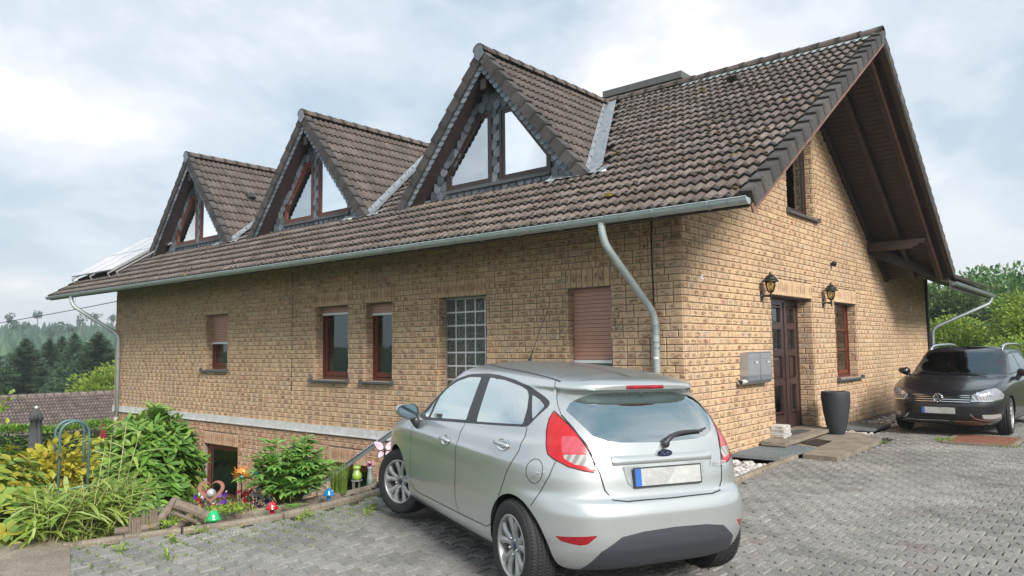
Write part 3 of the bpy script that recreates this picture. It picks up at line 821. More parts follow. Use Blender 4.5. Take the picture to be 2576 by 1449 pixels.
# soffit boards, rafters, barge boards and purlins of the gable overhang
SB = Pieces('soffit_board', 'soffit_boards', [M_soffit])
def board_tpl(): 
    V = [(-.5, -.5, 0), (.5, -.5, 0), (.5, .5, 0), (-.5, .5, 0), (-.5, -.42, -1), (.5, -.42, -1), (.5, .42, -1), (-.5, .42, -1)]
    return V, [(7, 6, 5, 4), (0, 4, 5, 1), (1, 5, 6, 2), (2, 6, 7, 3), (3, 7, 4, 0)], [(v[0], v[1]) for v in V]
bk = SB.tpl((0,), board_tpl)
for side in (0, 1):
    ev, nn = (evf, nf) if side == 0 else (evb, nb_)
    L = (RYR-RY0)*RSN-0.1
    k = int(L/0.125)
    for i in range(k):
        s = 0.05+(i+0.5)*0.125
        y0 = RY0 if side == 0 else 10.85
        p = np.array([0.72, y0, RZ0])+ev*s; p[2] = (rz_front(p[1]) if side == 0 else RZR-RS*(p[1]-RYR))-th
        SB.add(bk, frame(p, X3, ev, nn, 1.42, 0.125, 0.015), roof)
SB.build()
def rafter(x0, x1, dz, w, h, mat, name, yend=10.7, a=RYR):
    g = G()
    g.beam((x0, a, RZR-dz), (x1, yend, RZR-RS*(yend-RYR)-dz), w, h, up=(0, 0, 1))
    g.part(name, mat, roof)
    g = G(); g.beam((x0, a, RZR-dz), (x1, RY0+0.75, rz_front(RY0+0.75)-dz), w, h, up=(0, 0, 1)); g.part(name, mat, roof)
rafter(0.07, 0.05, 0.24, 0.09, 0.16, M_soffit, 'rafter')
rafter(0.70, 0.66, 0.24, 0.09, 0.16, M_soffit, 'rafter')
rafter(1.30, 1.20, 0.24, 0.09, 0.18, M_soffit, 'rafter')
rafter(1.355, 1.255, 0.22, 0.018, 0.20, M_redwood, 'barge_board')
g = G(); g.beam((1.605, RYR, RZR-0.16), (1.475, RY0+0.02, RZ0-0.145), 0.02, 0.10); g.part('barge_board', M_redwood, roof)
g = G(); g.beam((1.56, RYR, RZR-0.16), (1.45, 10.8, RZR-RS*(10.8-RYR)-0.16), 0.10, 0.12); g.part('barge_board', M_brownwood, roof)
def purlin(y, z, x1=1.22, name='purlin'):
    prof = [(-0.1, z-0.10), (x1-0.24, z-0.10), (x1-0.21, z-0.05), (x1-0.14, z-0.05), (x1-0.11, z+0.0), (x1-0.04, z+0.0), (x1-0.02, z+0.06), (x1, z+0.06), (x1, z+0.10), (-0.1, z+0.10)]
    g = G(); g.prism(prof, y-0.07, y+0.07, 'y'); g.part(name, M_brownwood, roof)
purlin(9.25, 3.93); purlin(2.25, rz_front(2.25)-0.48); purlin(RYR, RZR-0.62)
# wing roof at the rear right: eave runs along +y
g = G()
WX, WZ, WS = 1.40, 3.16, 0.30
P = [(WX, 10.9, WZ), (WX, 17.0, WZ), (-6, 17.0, WZ+7.4*0.55), (-6, 10.9, WZ+7.4*0.55)]
P2 = [(WX, 10.9, WZ-0.09), (WX, 17.0, WZ-0.09), (0.0, 17.0, WZ+0.34), (0.0, 9.3, WZ+0.60)]
g.add(P+[(p[0], p[1], p[2]-0.07) for p in P], [(0, 1, 2, 3), (7, 6, 5, 4), (0, 4, 5, 1), (1, 5, 6, 2), (2, 6, 7, 3)])
g.add(P2, [(3, 2, 1, 0)])
g.add([(WX-0.02, 10.8, WZ-0.02), (WX-0.02, 17.0, WZ-0.02), (WX-0.02, 17.0, WZ-0.2), (WX-0.02, 10.8, WZ-0.2)], [(0, 1, 2, 3)])
g.add([(0.0, 9.3, WZ+0.60), (WX, 10.9, WZ-0.09), (WX, 10.9, WZ+0.1), (0.0, 9.3, WZ+0.9)], [(0, 1, 2, 3)])
wing = g.part('wing_roof', M_brownwood, house)
g = G(); g.box((-0.02, 14.95, -0.1), (0.07, 15.09, 3.55)); g.part('corner_board', M_black, house)
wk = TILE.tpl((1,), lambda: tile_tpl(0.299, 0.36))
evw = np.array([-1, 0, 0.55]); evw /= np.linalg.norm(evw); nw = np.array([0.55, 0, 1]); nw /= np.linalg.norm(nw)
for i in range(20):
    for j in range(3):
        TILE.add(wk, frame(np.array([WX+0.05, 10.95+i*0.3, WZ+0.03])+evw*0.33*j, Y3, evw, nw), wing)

# ------------------------------------------------------------------ dormers
def slate_tpl():
    V = [(-.5, 0.55, 0.0), (.5, 0.55, 0.0), (.5, -0.05, 0.03)]
    V += [(0.5*math.cos(a), -0.05+0.45*math.sin(a), 0.03) for a in np.linspace(0, -math.pi, 7)[1:-1]]+[(-.5, -0.05, 0.03)]
    m = len(V); B = [(v[0], v[1], 0.0) for v in V]
    return V+B, [tuple(range(m))[::-1]]+[(i, i+1, m+i+1, m+i) for i in range(m-1)], [(v[0], v[1]) for v in V+B]
SLP = Pieces('slate', 'slates', [M_slate])
slk = SLP.tpl((0,), slate_tpl)
def inpoly(x, y, P):
    c = False; j = len(P)-1
    for i in range(len(P)):
        if (P[i][1] > y) != (P[j][1] > y) and x < (P[j][0]-P[i][0])*(y-P[i][1])/(P[j][1]-P[i][1])+P[i][0]: c = not c
        j = i
    return c
def poly_ring(g, outer, inner, d0, d1, mi=0):
    """frame between two polygons of equal count in the x-z plane, from y=d0 to y=d1"""
    n = len(outer)
    V = [(p[0], d, p[1]) for d in (d0, d1) for P in (outer, inner) for p in P]
    F = []
    for i in range(n):
        j = (i+1) % n
        F += [(i, j, n+j, n+i), (2*n+i, 3*n+i, 3*n+j, 2*n+j), (i, 2*n+i, 2*n+j, j), (n+i, n+j, 3*n+j, 3*n+i)]
    g.add(V, F, mi)
def inset(P, d):
    n = len(P); out = []
    A = sum(P[i][0]*P[(i+1) % n][1]-P[(i+1) % n][0]*P[i][1] for i in range(n)); s = 1 if A > 0 else -1
    for i in range(n):
        p, q, r = map(np.array, (P[i-1], P[i], P[(i+1) % n]))
        a = (q-p)/np.linalg.norm(q-p); b = (r-q)/np.linalg.norm(r-q)
        na, nb = s*np.array([-a[1], a[0]]), s*np.array([-b[1], b[0]])
        m = na+nb; m /= (1+na@nb); out.append(tuple(q+m*d))
    return out
M_rwood = M_plain('weathered_red_frame', (0.13, 0.045, 0.03), 0.5, var=0.3, scale=10)
for di, xc in enumerate(DORM):
    fm = M_framed if di == 0 else M_rwood
    # roof slopes of the dormer
    g = G(); ye = RY0+(DZT-RZ0)/RS
    for s in (-1, 1):
        a, b = (xc, DYF+0.03, DZT-0.04), (xc+s*(DHW-0.02), DYF+0.03, DZT-0.04-DSL*(DHW-0.02))
        yb = RY0+(b[2]-RZ0)/RS
        c, d = (b[0], yb, b[2]), (xc, ye, DZT-0.04)
        V = [a, b, c, d]; V += [(p[0]-s*0.08, p[1], p[2]-0.11) for p in V]
        g.add(V, [(0, 1, 2, 3), (7, 6, 5, 4), (0, 4, 5, 1)] if s < 0 else [(3, 2, 1, 0), (4, 5, 6, 7), (1, 5, 4, 0)])
    dm = g.part('dormer', M_brownwood, house)
    sl_ = math.hypot(1, DSL); Ld = DHW*sl_; nrd = 11; te = Ld/nrd
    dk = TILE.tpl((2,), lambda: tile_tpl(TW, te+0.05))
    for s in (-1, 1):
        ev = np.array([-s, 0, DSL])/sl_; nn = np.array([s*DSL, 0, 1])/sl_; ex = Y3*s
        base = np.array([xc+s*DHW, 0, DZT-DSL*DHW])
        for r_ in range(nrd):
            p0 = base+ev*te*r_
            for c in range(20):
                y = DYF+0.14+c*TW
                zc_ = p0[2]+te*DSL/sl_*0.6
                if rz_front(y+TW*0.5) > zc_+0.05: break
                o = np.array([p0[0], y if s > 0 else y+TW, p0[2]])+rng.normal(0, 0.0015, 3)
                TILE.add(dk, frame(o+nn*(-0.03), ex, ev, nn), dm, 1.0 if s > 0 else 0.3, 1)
            # verge tile: flat face to the front
            Mv = frame(p0+np.array([0, DYF, 0])+nn*0.02, -Y3, ev, nn, 1, te/TE, 1)
            VT.add(vk, Mv, dm)
    for i in range(int((ye-DYF)/0.37)+1):
        RT.add(rk, frame((xc, DYF-0.03+i*0.37, DZT-0.005), -X3, Y3, Z3), dm)
    # closing plate at the ridge end
    g = G(); g.prism([(xc-0.12, DZT-0.12), (xc-0.10, DZT+0.08), (xc, DZT+0.13), (xc+0.10, DZT+0.08), (xc+0.12, DZT-0.12), (xc, DZT-0.22)], DYF-0.03, DYF-0.015, 'y'); g.part('ridge_end_plate', M_slate, dm)
    # slate-clad rake boards and soffit
    for s in (-1, 1):
        g = G()
        o0, o1 = (xc, DZT-0.14), (xc+s*(DHW-0.10), DZT-0.14-DSL*(DHW-0.10))
        i0, i1 = (xc, DZT-0.36), (xc+s*(DHW-0.22), DZT-0.36-DSL*(DHW-0.22))
        g.prism([o0, o1, i1, i0], DYF+0.05, DYF+0.075, 'y')
        g.part('rake_board', M_black, dm)
        ev = np.array([-s, 0, DSL])/sl_; a = np.array([-ev[2], 0, ev[0]])*(1)
        m = 24
        for i in range(m):
            t = (i+0.5)/m; p = np.array([xc+s*(DHW-0.22)*(1-t), DYF+0.048, DZT-0.25-DSL*(DHW-0.22)*(1-t)])
            up = ev; ex = np.cross(up, -Y3)
            SLP.add(slk, frame(p, ex, up, -Y3, 0.20, 0.145, 0.5), dm)
        g = G()
        z_ = lambda x: DZT-0.35-DSL*abs(x-xc)
        xa, xb = xc, xc+s*(DHW-0.22)
        g.add([(xa, DYF+0.07, z_(xa)), (xb, DYF+0.07, z_(xb)), (xb, DYW+0.02, z_(xb)), (xa, DYW+0.02, z_(xa))], [(0, 1, 2, 3)])
        g.part('soffit', M_soffit, dm)
    g = G(); g.beam((xc, DYF+0.1, DZT-0.62), (xc, DYW, DZT-0.62), 0.14, 0.2); g.part('ridge_beam', M_brownwood, dm)
    # gable face with slates and two windows
    xw = xc+0.06
    zb_ = rz_front(DYW)
    W1 = [(0.10, 4.79), (1.30, 4.79), (1.30, 5.13), (0.43, 6.18), (0.10, 6.18)]
    g = G(); q = DHW-0.22
    zi = DZT-0.34
    # backing: polygon pieces around the windows
    outer = [(xc-q, zi-DSL*q), (xc+q, zi-DSL*q), (xc, zi)]
    wr = [(xw+a, b) for a, b in W1]; wlp = [(xw-a, b) for a, b in W1]
    vv = [Vector(p) for p in outer+wr+wlp]; n1 = len(W1)
    ed = [(0, 1), (1, 2), (2, 0)]+[(3+i, 3+(i+1) % n1) for i in range(n1)]+[(3+n1+i, 3+n1+(i+1) % n1) for i in range(n1)]
    res = delaunay_2d_cdt(vv, ed, [], 0, 1e-5)
    Vv, Fv = res[0], res[2]; FF = []
    for f in Fv:
        cxx = sum(Vv[i][0] for i in f)/3; czz = sum(Vv[i][1] for i in f)/3
        if inpoly(cxx, czz, outer) and not inpoly(cxx, czz, wr) and not inpoly(cxx, czz, wlp): FF.append(f)
    g.add([(v[0], DYW, v[1]) for v in Vv], FF)
    dw = g.part('gable_face', M_black, dm)
    rowh = 0.155
    for r_ in range(18):
        z = zb_-0.1+r_*rowh
        for c in range(-14, 15):
            x = xc+(c+(0.5 if r_ % 2 else 0))*0.19
            if z > zi-DSL*abs(x-xc)-0.06 or z < zb_-0.1: continue
            if inpoly(x, z+0.02, wr) or inpoly(x, z+0.02, wlp): continue
            SLP.add(slk, frame((x, DYW-0.003-0.004*(r_ % 2), z), X3, Z3, -Y3, 0.176, 0.205, 0.5), dm)
    for wp, sg in ((wr, 1), (wlp, -1)):
        g = G(); i1 = inset(wp, 0.055); poly_ring(g, wp, i1, DYW-0.025, DYW+0.05)
        i2 = inset(wp, 0.060); i3 = inset(wp, 0.105); poly_ring(g, i2, i3, DYW-0.010, DYW+0.045)
        wf = g.part('window_frame', fm, dm)
        g = G(); P = inset(wp, 0.09); g.prism(P, DYW+0.01, DYW+0.016, 'y'); g.part('window_pane', M_paneb, dm)
        if sg > 0: g = G(); P = inset(wp, 0.1); g.prism(P, DYW+0.10, DYW+0.105, 'y'); g.part('roller_blind', M_curtain, dm)
    g = G(); g.box((xw-1.3, DYW-0.06, 4.73), (xw+1.3, DYW+0.02, 4.788)); g.part('sill', M_sill, dm)
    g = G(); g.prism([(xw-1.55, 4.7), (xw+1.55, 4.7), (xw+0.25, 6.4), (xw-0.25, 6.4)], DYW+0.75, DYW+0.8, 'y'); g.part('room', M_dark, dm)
    # flashing in the right-hand valley, creased like a herringbone
    g = G(); P = []; nseg = 44
    for i in range(nseg+1):
        t = i/nseg; x = xc+DHW*(1-t); z = DZT-DSL*(x-xc); y = RY0+(z-RZ0)/RS
        if x > xc+DHW-0.02: pass
        b = 0.014*(i % 2)
        vd = np.array([-DHW, 0, DSL*DHW]); vd[1] = vd[2]/RS; vd /= np.linalg.norm(vd)
        p = np.array([x, y, z])
        side = np.cross(vd, nf); side = side/np.linalg.norm(side)
        if side[0] < 0: side = -side
        a1 = p+side*0.0+nf*0.03; a2 = p+side*0.34+nf*(0.045+b)-vd*0.0; a3 = p-side*0.03+nf*0.13
        P.append([a3, a1+nf*0.03, p+side*0.15+nf*(0.062+b)+vd*0.10, p+side*0.26+nf*(0.078+b)+vd*0.16])
    g.grid(P); g.part('valley_flashing', M_lead, dm)
    g = G(); P = []
    for i in range(22):
        t = i/21; x = xc+DHW-0.9+t*1.25
        y0 = RY0+(DZT-DSL*DHW-RZ0)/RS
        row = []
        for j in range(5): 
            y = y0-0.06+j*0.05; row.append((x, y-0.04*math.sin(i*1.7)*(j == 0), rz_front(y)+0.075+rng.uniform(-0.012, 0.012)))
        P.append(row)
    g.grid(P); g.part('apron_flashing', M_lead, dm)
SLP.build(); VT.build(); RT.build()
# flat-roofed dark dormer beyond the ridge
g = G(); g.box((-4.85, 5.75, 6.3), (-2.9, 8.4, 7.78)); d2 = g.part('flat_dormer', M_zincd, house)
g = G(); g.box((-4.95, 5.66, 7.78), (-2.82, 8.5, 7.94)); g.part('fascia', M_plain('dark_fascia', (0.10, 0.105, 0.10), 0.5), d2)
g = G()
for x in np.arange(-4.8, -2.9, 0.62): g.box((x-0.012, 5.72, 6.8), (x+0.012, 5.75, 7.66))
g.part('standing_seam', M_zincd, d2)
d2.data.materials[0] = M_plain('dark_sheet_metal', (0.085, 0.105, 0.125), 0.45, 0.3)
# vent tiles and moss on the roof
def vent(x, y, par, ex, ev, nn, z):
    g = G(); o = np.array([x, y, z])
    P = [(-.11, 0, 0), (.11, 0, 0), (.10, .0, .10), (-.10, 0, .10), (-.12, .28, 0), (.12, .28, 0)]
    P = [o+ex*a+ev*b+nn*(c+0.03) for a, b, c in P]
    g.add(P, [(0, 1, 2, 3), (3, 2, 5, 4), (1, 5, 2), (0, 3, 4)])
    for k in range(4): g.add([o+ex*a-ev*0.004+nn*(0.045+k*0.02+c) for a, c in ((-.09, 0), (.09, 0), (.09, .008), (-.09, .008))], [(0, 1, 2, 3)], 1)
    g.part('vent_tile', [M_verge, M_black], par)
vent(-0.89, 4.0, roof, X3, evf, nf, rz_front(4.0)+0.03)
dms = [o for o in house.children if o.name.startswith('dormer')]
zz = 6.0; x_ = DORM[2]+(DZT-zz)/DSL
vent(x_, 1.9, dms[2], Y3, np.array([-1, 0, DSL])/math.hypot(1, DSL), np.array([DSL, 0, 1])/math.hypot(1, DSL), zz+0.02)
TILE.build(smooth=False)
for nm, mat, cnt, sz in (('moss', M_moss, 1500, 0.022), ('yellow_moss', M_mossy, 35, 0.03)):
    g = G(); k = 0
    while k < cnt:
        x = rng.uniform(-14, 1.4) if rng.random() < 0.8 else rng.uniform(-21, 1.4); r_ = rng.integers(0, 21); y = RY0+(r_*TE+rng.uniform(0.0, 0.05)+(rng.uniform(0, TE) if rng.random() < 0.3 else 0))/RSN
        if in_dormer(x, y, 0.3) or any(x > xc and rz_front(y) < dorm_z(x, xc)+0.45 and y > DYF for xc in DORM) and rng.random() < 0.97: continue
        k += 1
        s = sz*rng.uniform(0.5, 1.5)*(1.7 if rng.random() < 0.05 else 1)
        u = ((1.43+0.13*r_/21-x) % TW)/TW
        hh_ = 0.021*(1+math.cos(2*math.pi*((1-u)*2-0.25)))
        fr = ((y-RY0)*RSN % TE)/TE
        g.blob((x, y, rz_front(y)+hh_+0.045*(1-fr)-0.002), (s*1.3, s, s*0.55), 6, 3, 0.25)
    g.part('moss_tufts', mat, roof, kind='stuff')

# ------------------------------------------------------------------ gutters and downpipes
def gutter(name, p, q, out, r=0.078, nbr=28, mat=M_zinc):
    p, q, out = (np.array(v, float) for v in (p, q, out)); d = q-p
    g = G(); rows = []
    for e in (p, q):
        rows.append([e+out*r*math.cos(a)-Z3*r*math.sin(a) for a in np.linspace(0, math.pi, 13)]+[e+out*(r-.006)*math.cos(a)-Z3*(r-.006)*math.sin(a) for a in np.linspace(math.pi, 0, 13)])
    g.grid(rows, closed_u=True)
    for e in (p, q): g.add([e]+[e+out*r*math.cos(a)-Z3*r*math.sin(a) for a in np.linspace(0, math.pi, 13)], [(0, i+1, i+2) for i in range(12)])
    g.tube([p+out*r+Z3*0.004, q+out*r+Z3*0.004], 0.010, 8)
    o = g.part(name, mat, house)
    for i in range(nbr):
        c = p+d*(i+0.35)/nbr; e = d/np.linalg.norm(d)*0.016
        g = G(); g.grid([[c+k*e+out*(r+0.011)*math.cos(a)-Z3*(r+0.011)*math.sin(a) for a in np.linspace(-0.1, math.pi, 13)] for k in (-1, 1)])
        g.part('gutter_bracket', mat, o)
        if i % 2:
            g = G(); c2 = c+d/np.linalg.norm(d)*0.25; g.grid([[c2+k*e*0.25+out*(r+0.003)*math.cos(a)-Z3*(r+0.003)*math.sin(a) for a in np.linspace(-0.1, math.pi, 13)] for k in (-1, 1)])
            g.part('gutter_seam', M_zincd, o)
    return o
gut = gutter('gutter', (XL, -1.10, 3.42), (1.46, -1.10, 3.42), -Y3, nbr=30)
gut2 = gutter('gutter', (1.42, 11.0, 3.13), (1.42, 17.0, 3.07), X3, r=0.085, nbr=9, mat=M_zincd)
def pipe(pts, name, r=0.052, mat=M_zinc, clamps=(), rr=0.2):
    pts = [np.array(p, float) for p in pts]; out = [pts[0]]
    for i in range(1, len(pts)-1):
        a, b, c = pts[i-1], pts[i], pts[i+1]
        u, v = (a-b)/np.linalg.norm(a-b), (c-b)/np.linalg.norm(c-b)
        s, e = b+u*rr, b+v*rr
        for t in np.linspace(0, 1, 7): out.append((1-t)**2*s+2*t*(1-t)*b+t*t*e)
    out.append(pts[-1])
    g = G(); g.tube(out, r, 14); o = g.part(name, mat, house, smooth=True)
    for z in clamps:
        g = G(); x, y = pts[-1][:2]
        g.tube([(x, y, z-0.012), (x, y, z+0.012)], r+0.009, 14); g.box((x+r, y-0.02, z-0.012), (x+r+0.045, y+0.03, z+0.012)); g.part('pipe_clamp', M_zincd, o)
    return o
p1 = pipe([(-0.61, -1.10, 3.40), (-0.61, -1.10, 3.12), (-0.39, -0.10, 2.12), (-0.39, -0.10, -0.02)], 'downpipe', clamps=(1.66, 0.6))
g = G(); g.tube([(-0.39, -0.10, 1.84), (-0.39, -0.10, 1.99)], 0.057, 14); g.tube([(-0.39, -0.10, 1.72), (-0.39, -0.10, 1.75)], 0.055, 14); g.part('pipe_sleeve', M_zincd, p1)
g = G(); g.grid([[(-0.39+0.0535*math.cos(a), -0.10+0.0535*math.sin(a), z) for a in np.linspace(-1.9, -0.5, 8)] for z in (1.50, 1.53)]); g.part('sticker', M_white, p1)
p2 = pipe([(-19.34, -1.10, 3.40), (-19.34, -1.10, 3.10), (-18.42, -0.10, 2.2), (-18.42, -0.10, -0.25)], 'downpipe', clamps=(1.5, 0.4))
g = G(); g.tube([(-18.42, -0.10, -2.6), (-18.42, -0.10, -0.25)], 0.062, 14); g.tube([(-18.42, -0.10, -0.30), (-18.42, -0.10, -0.22)], 0.07, 14); g.part('standpipe', M_plain('pinkish_plastic_pipe', (0.55, 0.47, 0.45), 0.6, var=0.1), p2)
p3 = pipe([(1.44, 16.6, 3.02), (1.44, 16.6, 2.85), (0.10, 15.2, 2.1), (0.10, 15.2, 0.0)], 'downpipe', mat=M_zincd, clamps=(1.4,))
g = G(); g.tube([(-19.04, -1.10, 3.34), (-19.04, -1.10, 3.22)]+arc((-19.04, -1.13, 3.22), 0.03, 0, -math.pi*1.1, 8, (0, 1, 0), (0, 0, 1)), 0.004, 6); g.part('hook', M_black, gut)
g = G(); g.tube(smooth_path([(-0.46, -0.02, 3.5), (-0.47, -0.022, 3.0), (-0.46, -0.02, 2.4), (-0.465, -0.02, 1.2)]), 0.011, 6); g.part('lightning_cable', M_black, house)
# solar panels on the left end of the roof
M_solar = M_plain('solar_glass', (0.30, 0.32, 0.34), 0.10, 0.0, var=0.04, scale=3, spec=1.0, coat=1.0)
M_alu = M_plain('aluminium', (0.45, 0.46, 0.46), 0.4, 0.6)
sol = thing('solar_array', 'grey solar panels on brackets at the far left end of the tiled roof', 'solar panels', (-19.6, 0.5, rz_front(0.5)+0.2))
so_ = np.array(sol.location)
k = 0
for row in range(3):
    for c in range(4):
        if row == 0 and c == 3: continue
        x0 = -21.3+c*1.03; y0 = -0.42+row*1.40/RSN
        o = np.array([x0, y0, rz_front(y0)+0.24])-so_
        g = G()
        P = [o+X3*a*1.0+evf*b*1.38+nf*h for h in (0, 0.035) for a, b in ((0, 0), (1, 0), (1, 1), (0, 1))]
        g.add(P, [(0, 3, 2, 1), (0, 1, 5, 4), (1, 2, 6, 5), (2, 3, 7, 6), (3, 0, 4, 7), (4, 5, 6, 7)], 0)
        f_ = g.part('solar_panel', M_alu, sol)
        g = G(); P = [o+X3*a+evf*b+nf*0.037 for a, b in ((0.02, 0.02), (0.98, 0.02), (0.98, 1.36), (0.02, 1.36))]; g.add(P, [(0, 1, 2, 3)]); g.part('cell_sheet', M_solar, f_)
for x in (-20.9, -19.5, -18.2, -17.6):
    g = G(); p = np.array([x, -0.45, rz_front(-0.45)])-so_; g.beam(p+nf*0.19, p+nf*0.19+evf*4.2, 0.04, 0.04, nf); g.beam(p, p+nf*0.2, 0.03, 0.03, Y3); g.part('mounting_rail', M_alu, sol)
# ------------------------------------------------------------------ ground
EDGE = [(-2.9, -9.5), (-2.62, -7.6), (-2.45, -7.0), (-2.13, -5.9), (-1.95, -5.2), (-2.05, -4.3), (-2.2, -3.6), (-2.35, -2.6), (-2.4, -0.75)]
def edge_x(y):
    ys_ = [p[1] for p in EDGE]; return float(np.interp(y, ys_, [p[0] for p in EDGE]))
def sst(a, b, x): t = np.clip((x-a)/(b-a), 0, 1); return t*t*(3-2*t)
def gz(x, y):
    """height of the land"""
    e = np.interp(np.clip(y, -9.5, -0.75), [p[1] for p in EDGE], [p[0] for p in EDGE])
    d = e-x
    z = -0.075-0.05*sst(0.02, 0.1, d)-0.35*sst(0.6, 1.5, d)-1.55*sst(1.2, 5.2, d)-0.5*sst(8, 20, d)
    z = z-3.5*sst(26, 60, d)-6*sst(60, 140, d)
    r = np.hypot(x+10, y)
    ang = np.arctan2(y+9.6, -(x-5))
    hill = 19*sst(170, 430, r)
    hill = hill*(0.72+0.28*sst(-0.2, 1.2, ang)) 
    z = z+np.where((x < 0), hill, hill*0.75)
    return z
g = G()
ax = np.concatenate([-np.geomspace(3, 900, 60)[::-1]+0.5, np.arange(-2.7, -1.6, 0.08), np.linspace(-1.5, 8, 8), np.geomspace(10, 900, 22)])
ay = np.concatenate([-np.geomspace(10, 900, 24)[::-1], np.linspace(-9.5, 0, 24), np.linspace(1, 20, 12), np.geomspace(22, 900, 30)])
XX, YY = np.meshgrid(ax, ay, indexing='ij'); ZZ = gz(XX, YY)
g.grid(np.stack([XX, YY, ZZ], -1))
_t = MT('land'); _w = _t.pos(); _x = _t.sep(_w)[0]
_n = _t.noise(_w, 1.6, 6, 0.65)
_c = _t.mix(_t.ramp(_t.noise(_w, 0.9, 5, 0.65), [(0.46, 0.0), (0.56, 1.0)]), (0.065, 0.048, 0.03), (0.07, 0.11, 0.025))
_far = _t.ramp(_t.math('MULTIPLY', _x, -0.02), [(0.14, 0.0), (0.2, 1.0)])
_c = _t.mix(_far, _c, _t.ramp(_n, [(0.3, (0.035, 0.06, 0.02)), (0.7, (0.07, 0.11, 0.035))]))
_t.set(_c, 0.95, 0, 0.2); _t.bump(_n, 0.05); M_land = _t.m
land = g.part('ground', M_land, None, smooth=True, kind='structure', center=False)

# paved forecourt: one bed and interlocking stones
bed = G(); pts = [(p[0]+0.03, p[1]) for p in EDGE]
poly = pts+[(0.9, -0.75), (0.82, 12.5), (9, 12.5), (9, -9.5)]
bed.add([(x, y, -0.045) for x, y in poly]+[(x, y, -0.25) for x, y in poly], [tuple(range(len(poly)))[::-1]]+[(i, (i+1) % len(poly), len(poly)+(i+1) % len(poly), len(poly)+i) for i in range(len(poly))])
pav = bed.part('paved_forecourt', M_joint, None, kind='structure')
if pav.data.polygons[0].normal.z < 0: pav.data.flip_normals()
PV = Pieces('paving_stone', 'paving_stones', [M_pave])
PL, PH, PE_, GAP = 0.214, 0.163, 0.015, 0.012
def paver_tpl():
    h, e, q = PH/2-GAP/2, PE_, PL/4
    xs = PL/2-GAP/2; k = 0.012
    up = [(xs, h+e), (q+k, h+e), (q-k, h-e), (-q+k, h-e), (-q-k, h+e), (-xs, h+e)]
    P = [(-xs, -h-e), (-q-k, -h-e), (-q+k, -h+e), (q-k, -h+e), (q+k, -h-e), (xs, -h-e)]+up
    m = len(P); c = 0.008
    I = inset(P, c)
    V = [(x, y, 0.0) for x, y in I]+[(x, y, -c*1.8) for x, y in P]+[(x, y, -0.03) for x, y in P]
    F = [(0, 1, 2, 3, 4, 5, 6, 7, 8, 9, 10, 11)]+[(m+i, m+(i+1) % m, (i+1) % m, i) for i in range(m)]+[(2*m+i, 2*m+(i+1) % m, m+(i+1) % m, m+i) for i in range(m)]
    return V, F, [(v[0], v[1]) for v in V]
pk = PV.tpl((0,), paver_tpl)
for r_ in range(-52, 78):
    y = r_*PH
    for c in range(-16, 34):
        x = c*PL+(PL/2 if r_ % 2 else 0)
        if y > 12.3 or x > 6.4 or x < edge_x(y)+0.17: continue
        if y > -0.82 and x < 0.98-0.055*(y+0.75): continue
        if 1.9 < y < 5.3 and x < 1.42: continue
        if 4.5 < y < 12.3 and x < 0.9: continue
        if x > 5.0 and y > -3: continue
        if 5.02 < y < 6.5 and 2.1 < x < 3.25: continue
        t1, t2, t3 = rng.normal(0, 0.004, 3); dz = rng.uniform(-0.003, 0.003)
        dz += 0.006*math.sin(x*2.1)*math.sin(y*1.7)
        cr = rotz(t3)@rotx(t1)@roty(t2)
        M = np.eye(4); M[:3, :3] = cr; M[:3, 3] = (x, y, -0.018+dz)
        w_ = 1.0
        ca, sa = math.cos(math.radians(156.2)), math.sin(math.radians(156.2))
        lx, ly = (x-1.85)*ca+(y+4.74)*sa, -(x-1.85)*sa+(y+4.74)*ca
        if -0.5 < lx < 3.2 and -1.2 < ly < 0.7: w_ = 0.0
        PV.add(pk, M, pav, w_)
PV.build()

# kerb stones
KB = Pieces('kerb_stone', 'kerb_stones', [M_conc])
def kerb_tpl():
    V = [(-.5, -.5, 0), (.5, -.5, 0), (.5, .5, 0), (-.5, .5, 0), (-.5, -.5, .85), (.5, -.5, .85), (.5, .5, .85), (-.5, .5, .85), (-.49, -.36, 1), (.49, -.36, 1), (.49, .36, 1), (-.49, .36, 1)]
    F = [(0, 1, 5, 4), (1, 2, 6, 5), (2, 3, 7, 6), (3, 0, 4, 7)]+[(4+i, 4+(i+1) % 4, 8+(i+1) % 4, 8+i) for i in range(4)]+[(8, 9, 10, 11)]
    return V, F, [(v[0], v[1]) for v in V]
kk = KB.tpl((0,), kerb_tpl)
def kerb_run(path, w, h, top, step, jit=0.01, parent=None):
    path = np.array(path, float); s = np.concatenate([[0], np.cumsum(np.linalg.norm(np.diff(path, axis=0), axis=1))])
    m = max(1, int(s[-1]/step)); 
    for i in range(m):
        a, b = s[-1]*i/m, s[-1]*(i+1)/m
        p = np.array([np.interp(a, s, path[:, k]) for k in (0, 1)]); q = np.array([np.interp(b, s, path[:, k]) for k in (0, 1)])
        d = q-p; L = np.linalg.norm(d); th_ = math.atan2(d[1], d[0])+rng.normal(0, jit*1.5)
        c = (p+q)/2+rng.normal(0, jit, 2)*0.6
        ex = np.array([math.cos(th_), math.sin(th_), 0]); ez = np.array([rng.normal(0, jit), rng.normal(0, jit), 1]); ez /= np.linalg.norm(ez)
        ex = ex-ez*(ex@ez); ex /= np.linalg.norm(ex); ey = np.cross(ez, ex)
        KB.add(kk, frame((c[0], c[1], top-h+rng.normal(0, jit*0.5)), ex, ey, ez, L-0.006, w, h), parent)
k1 = thing('garden_kerb', 'low weathered concrete kerb along the left edge of the paving, in front of the plants', 'kerb', (-2.2, -4.5, -0.1))
def off_path(path, dx): return [(p[0]+dx-k1.location[0], p[1]-k1.location[1]) for p in path]
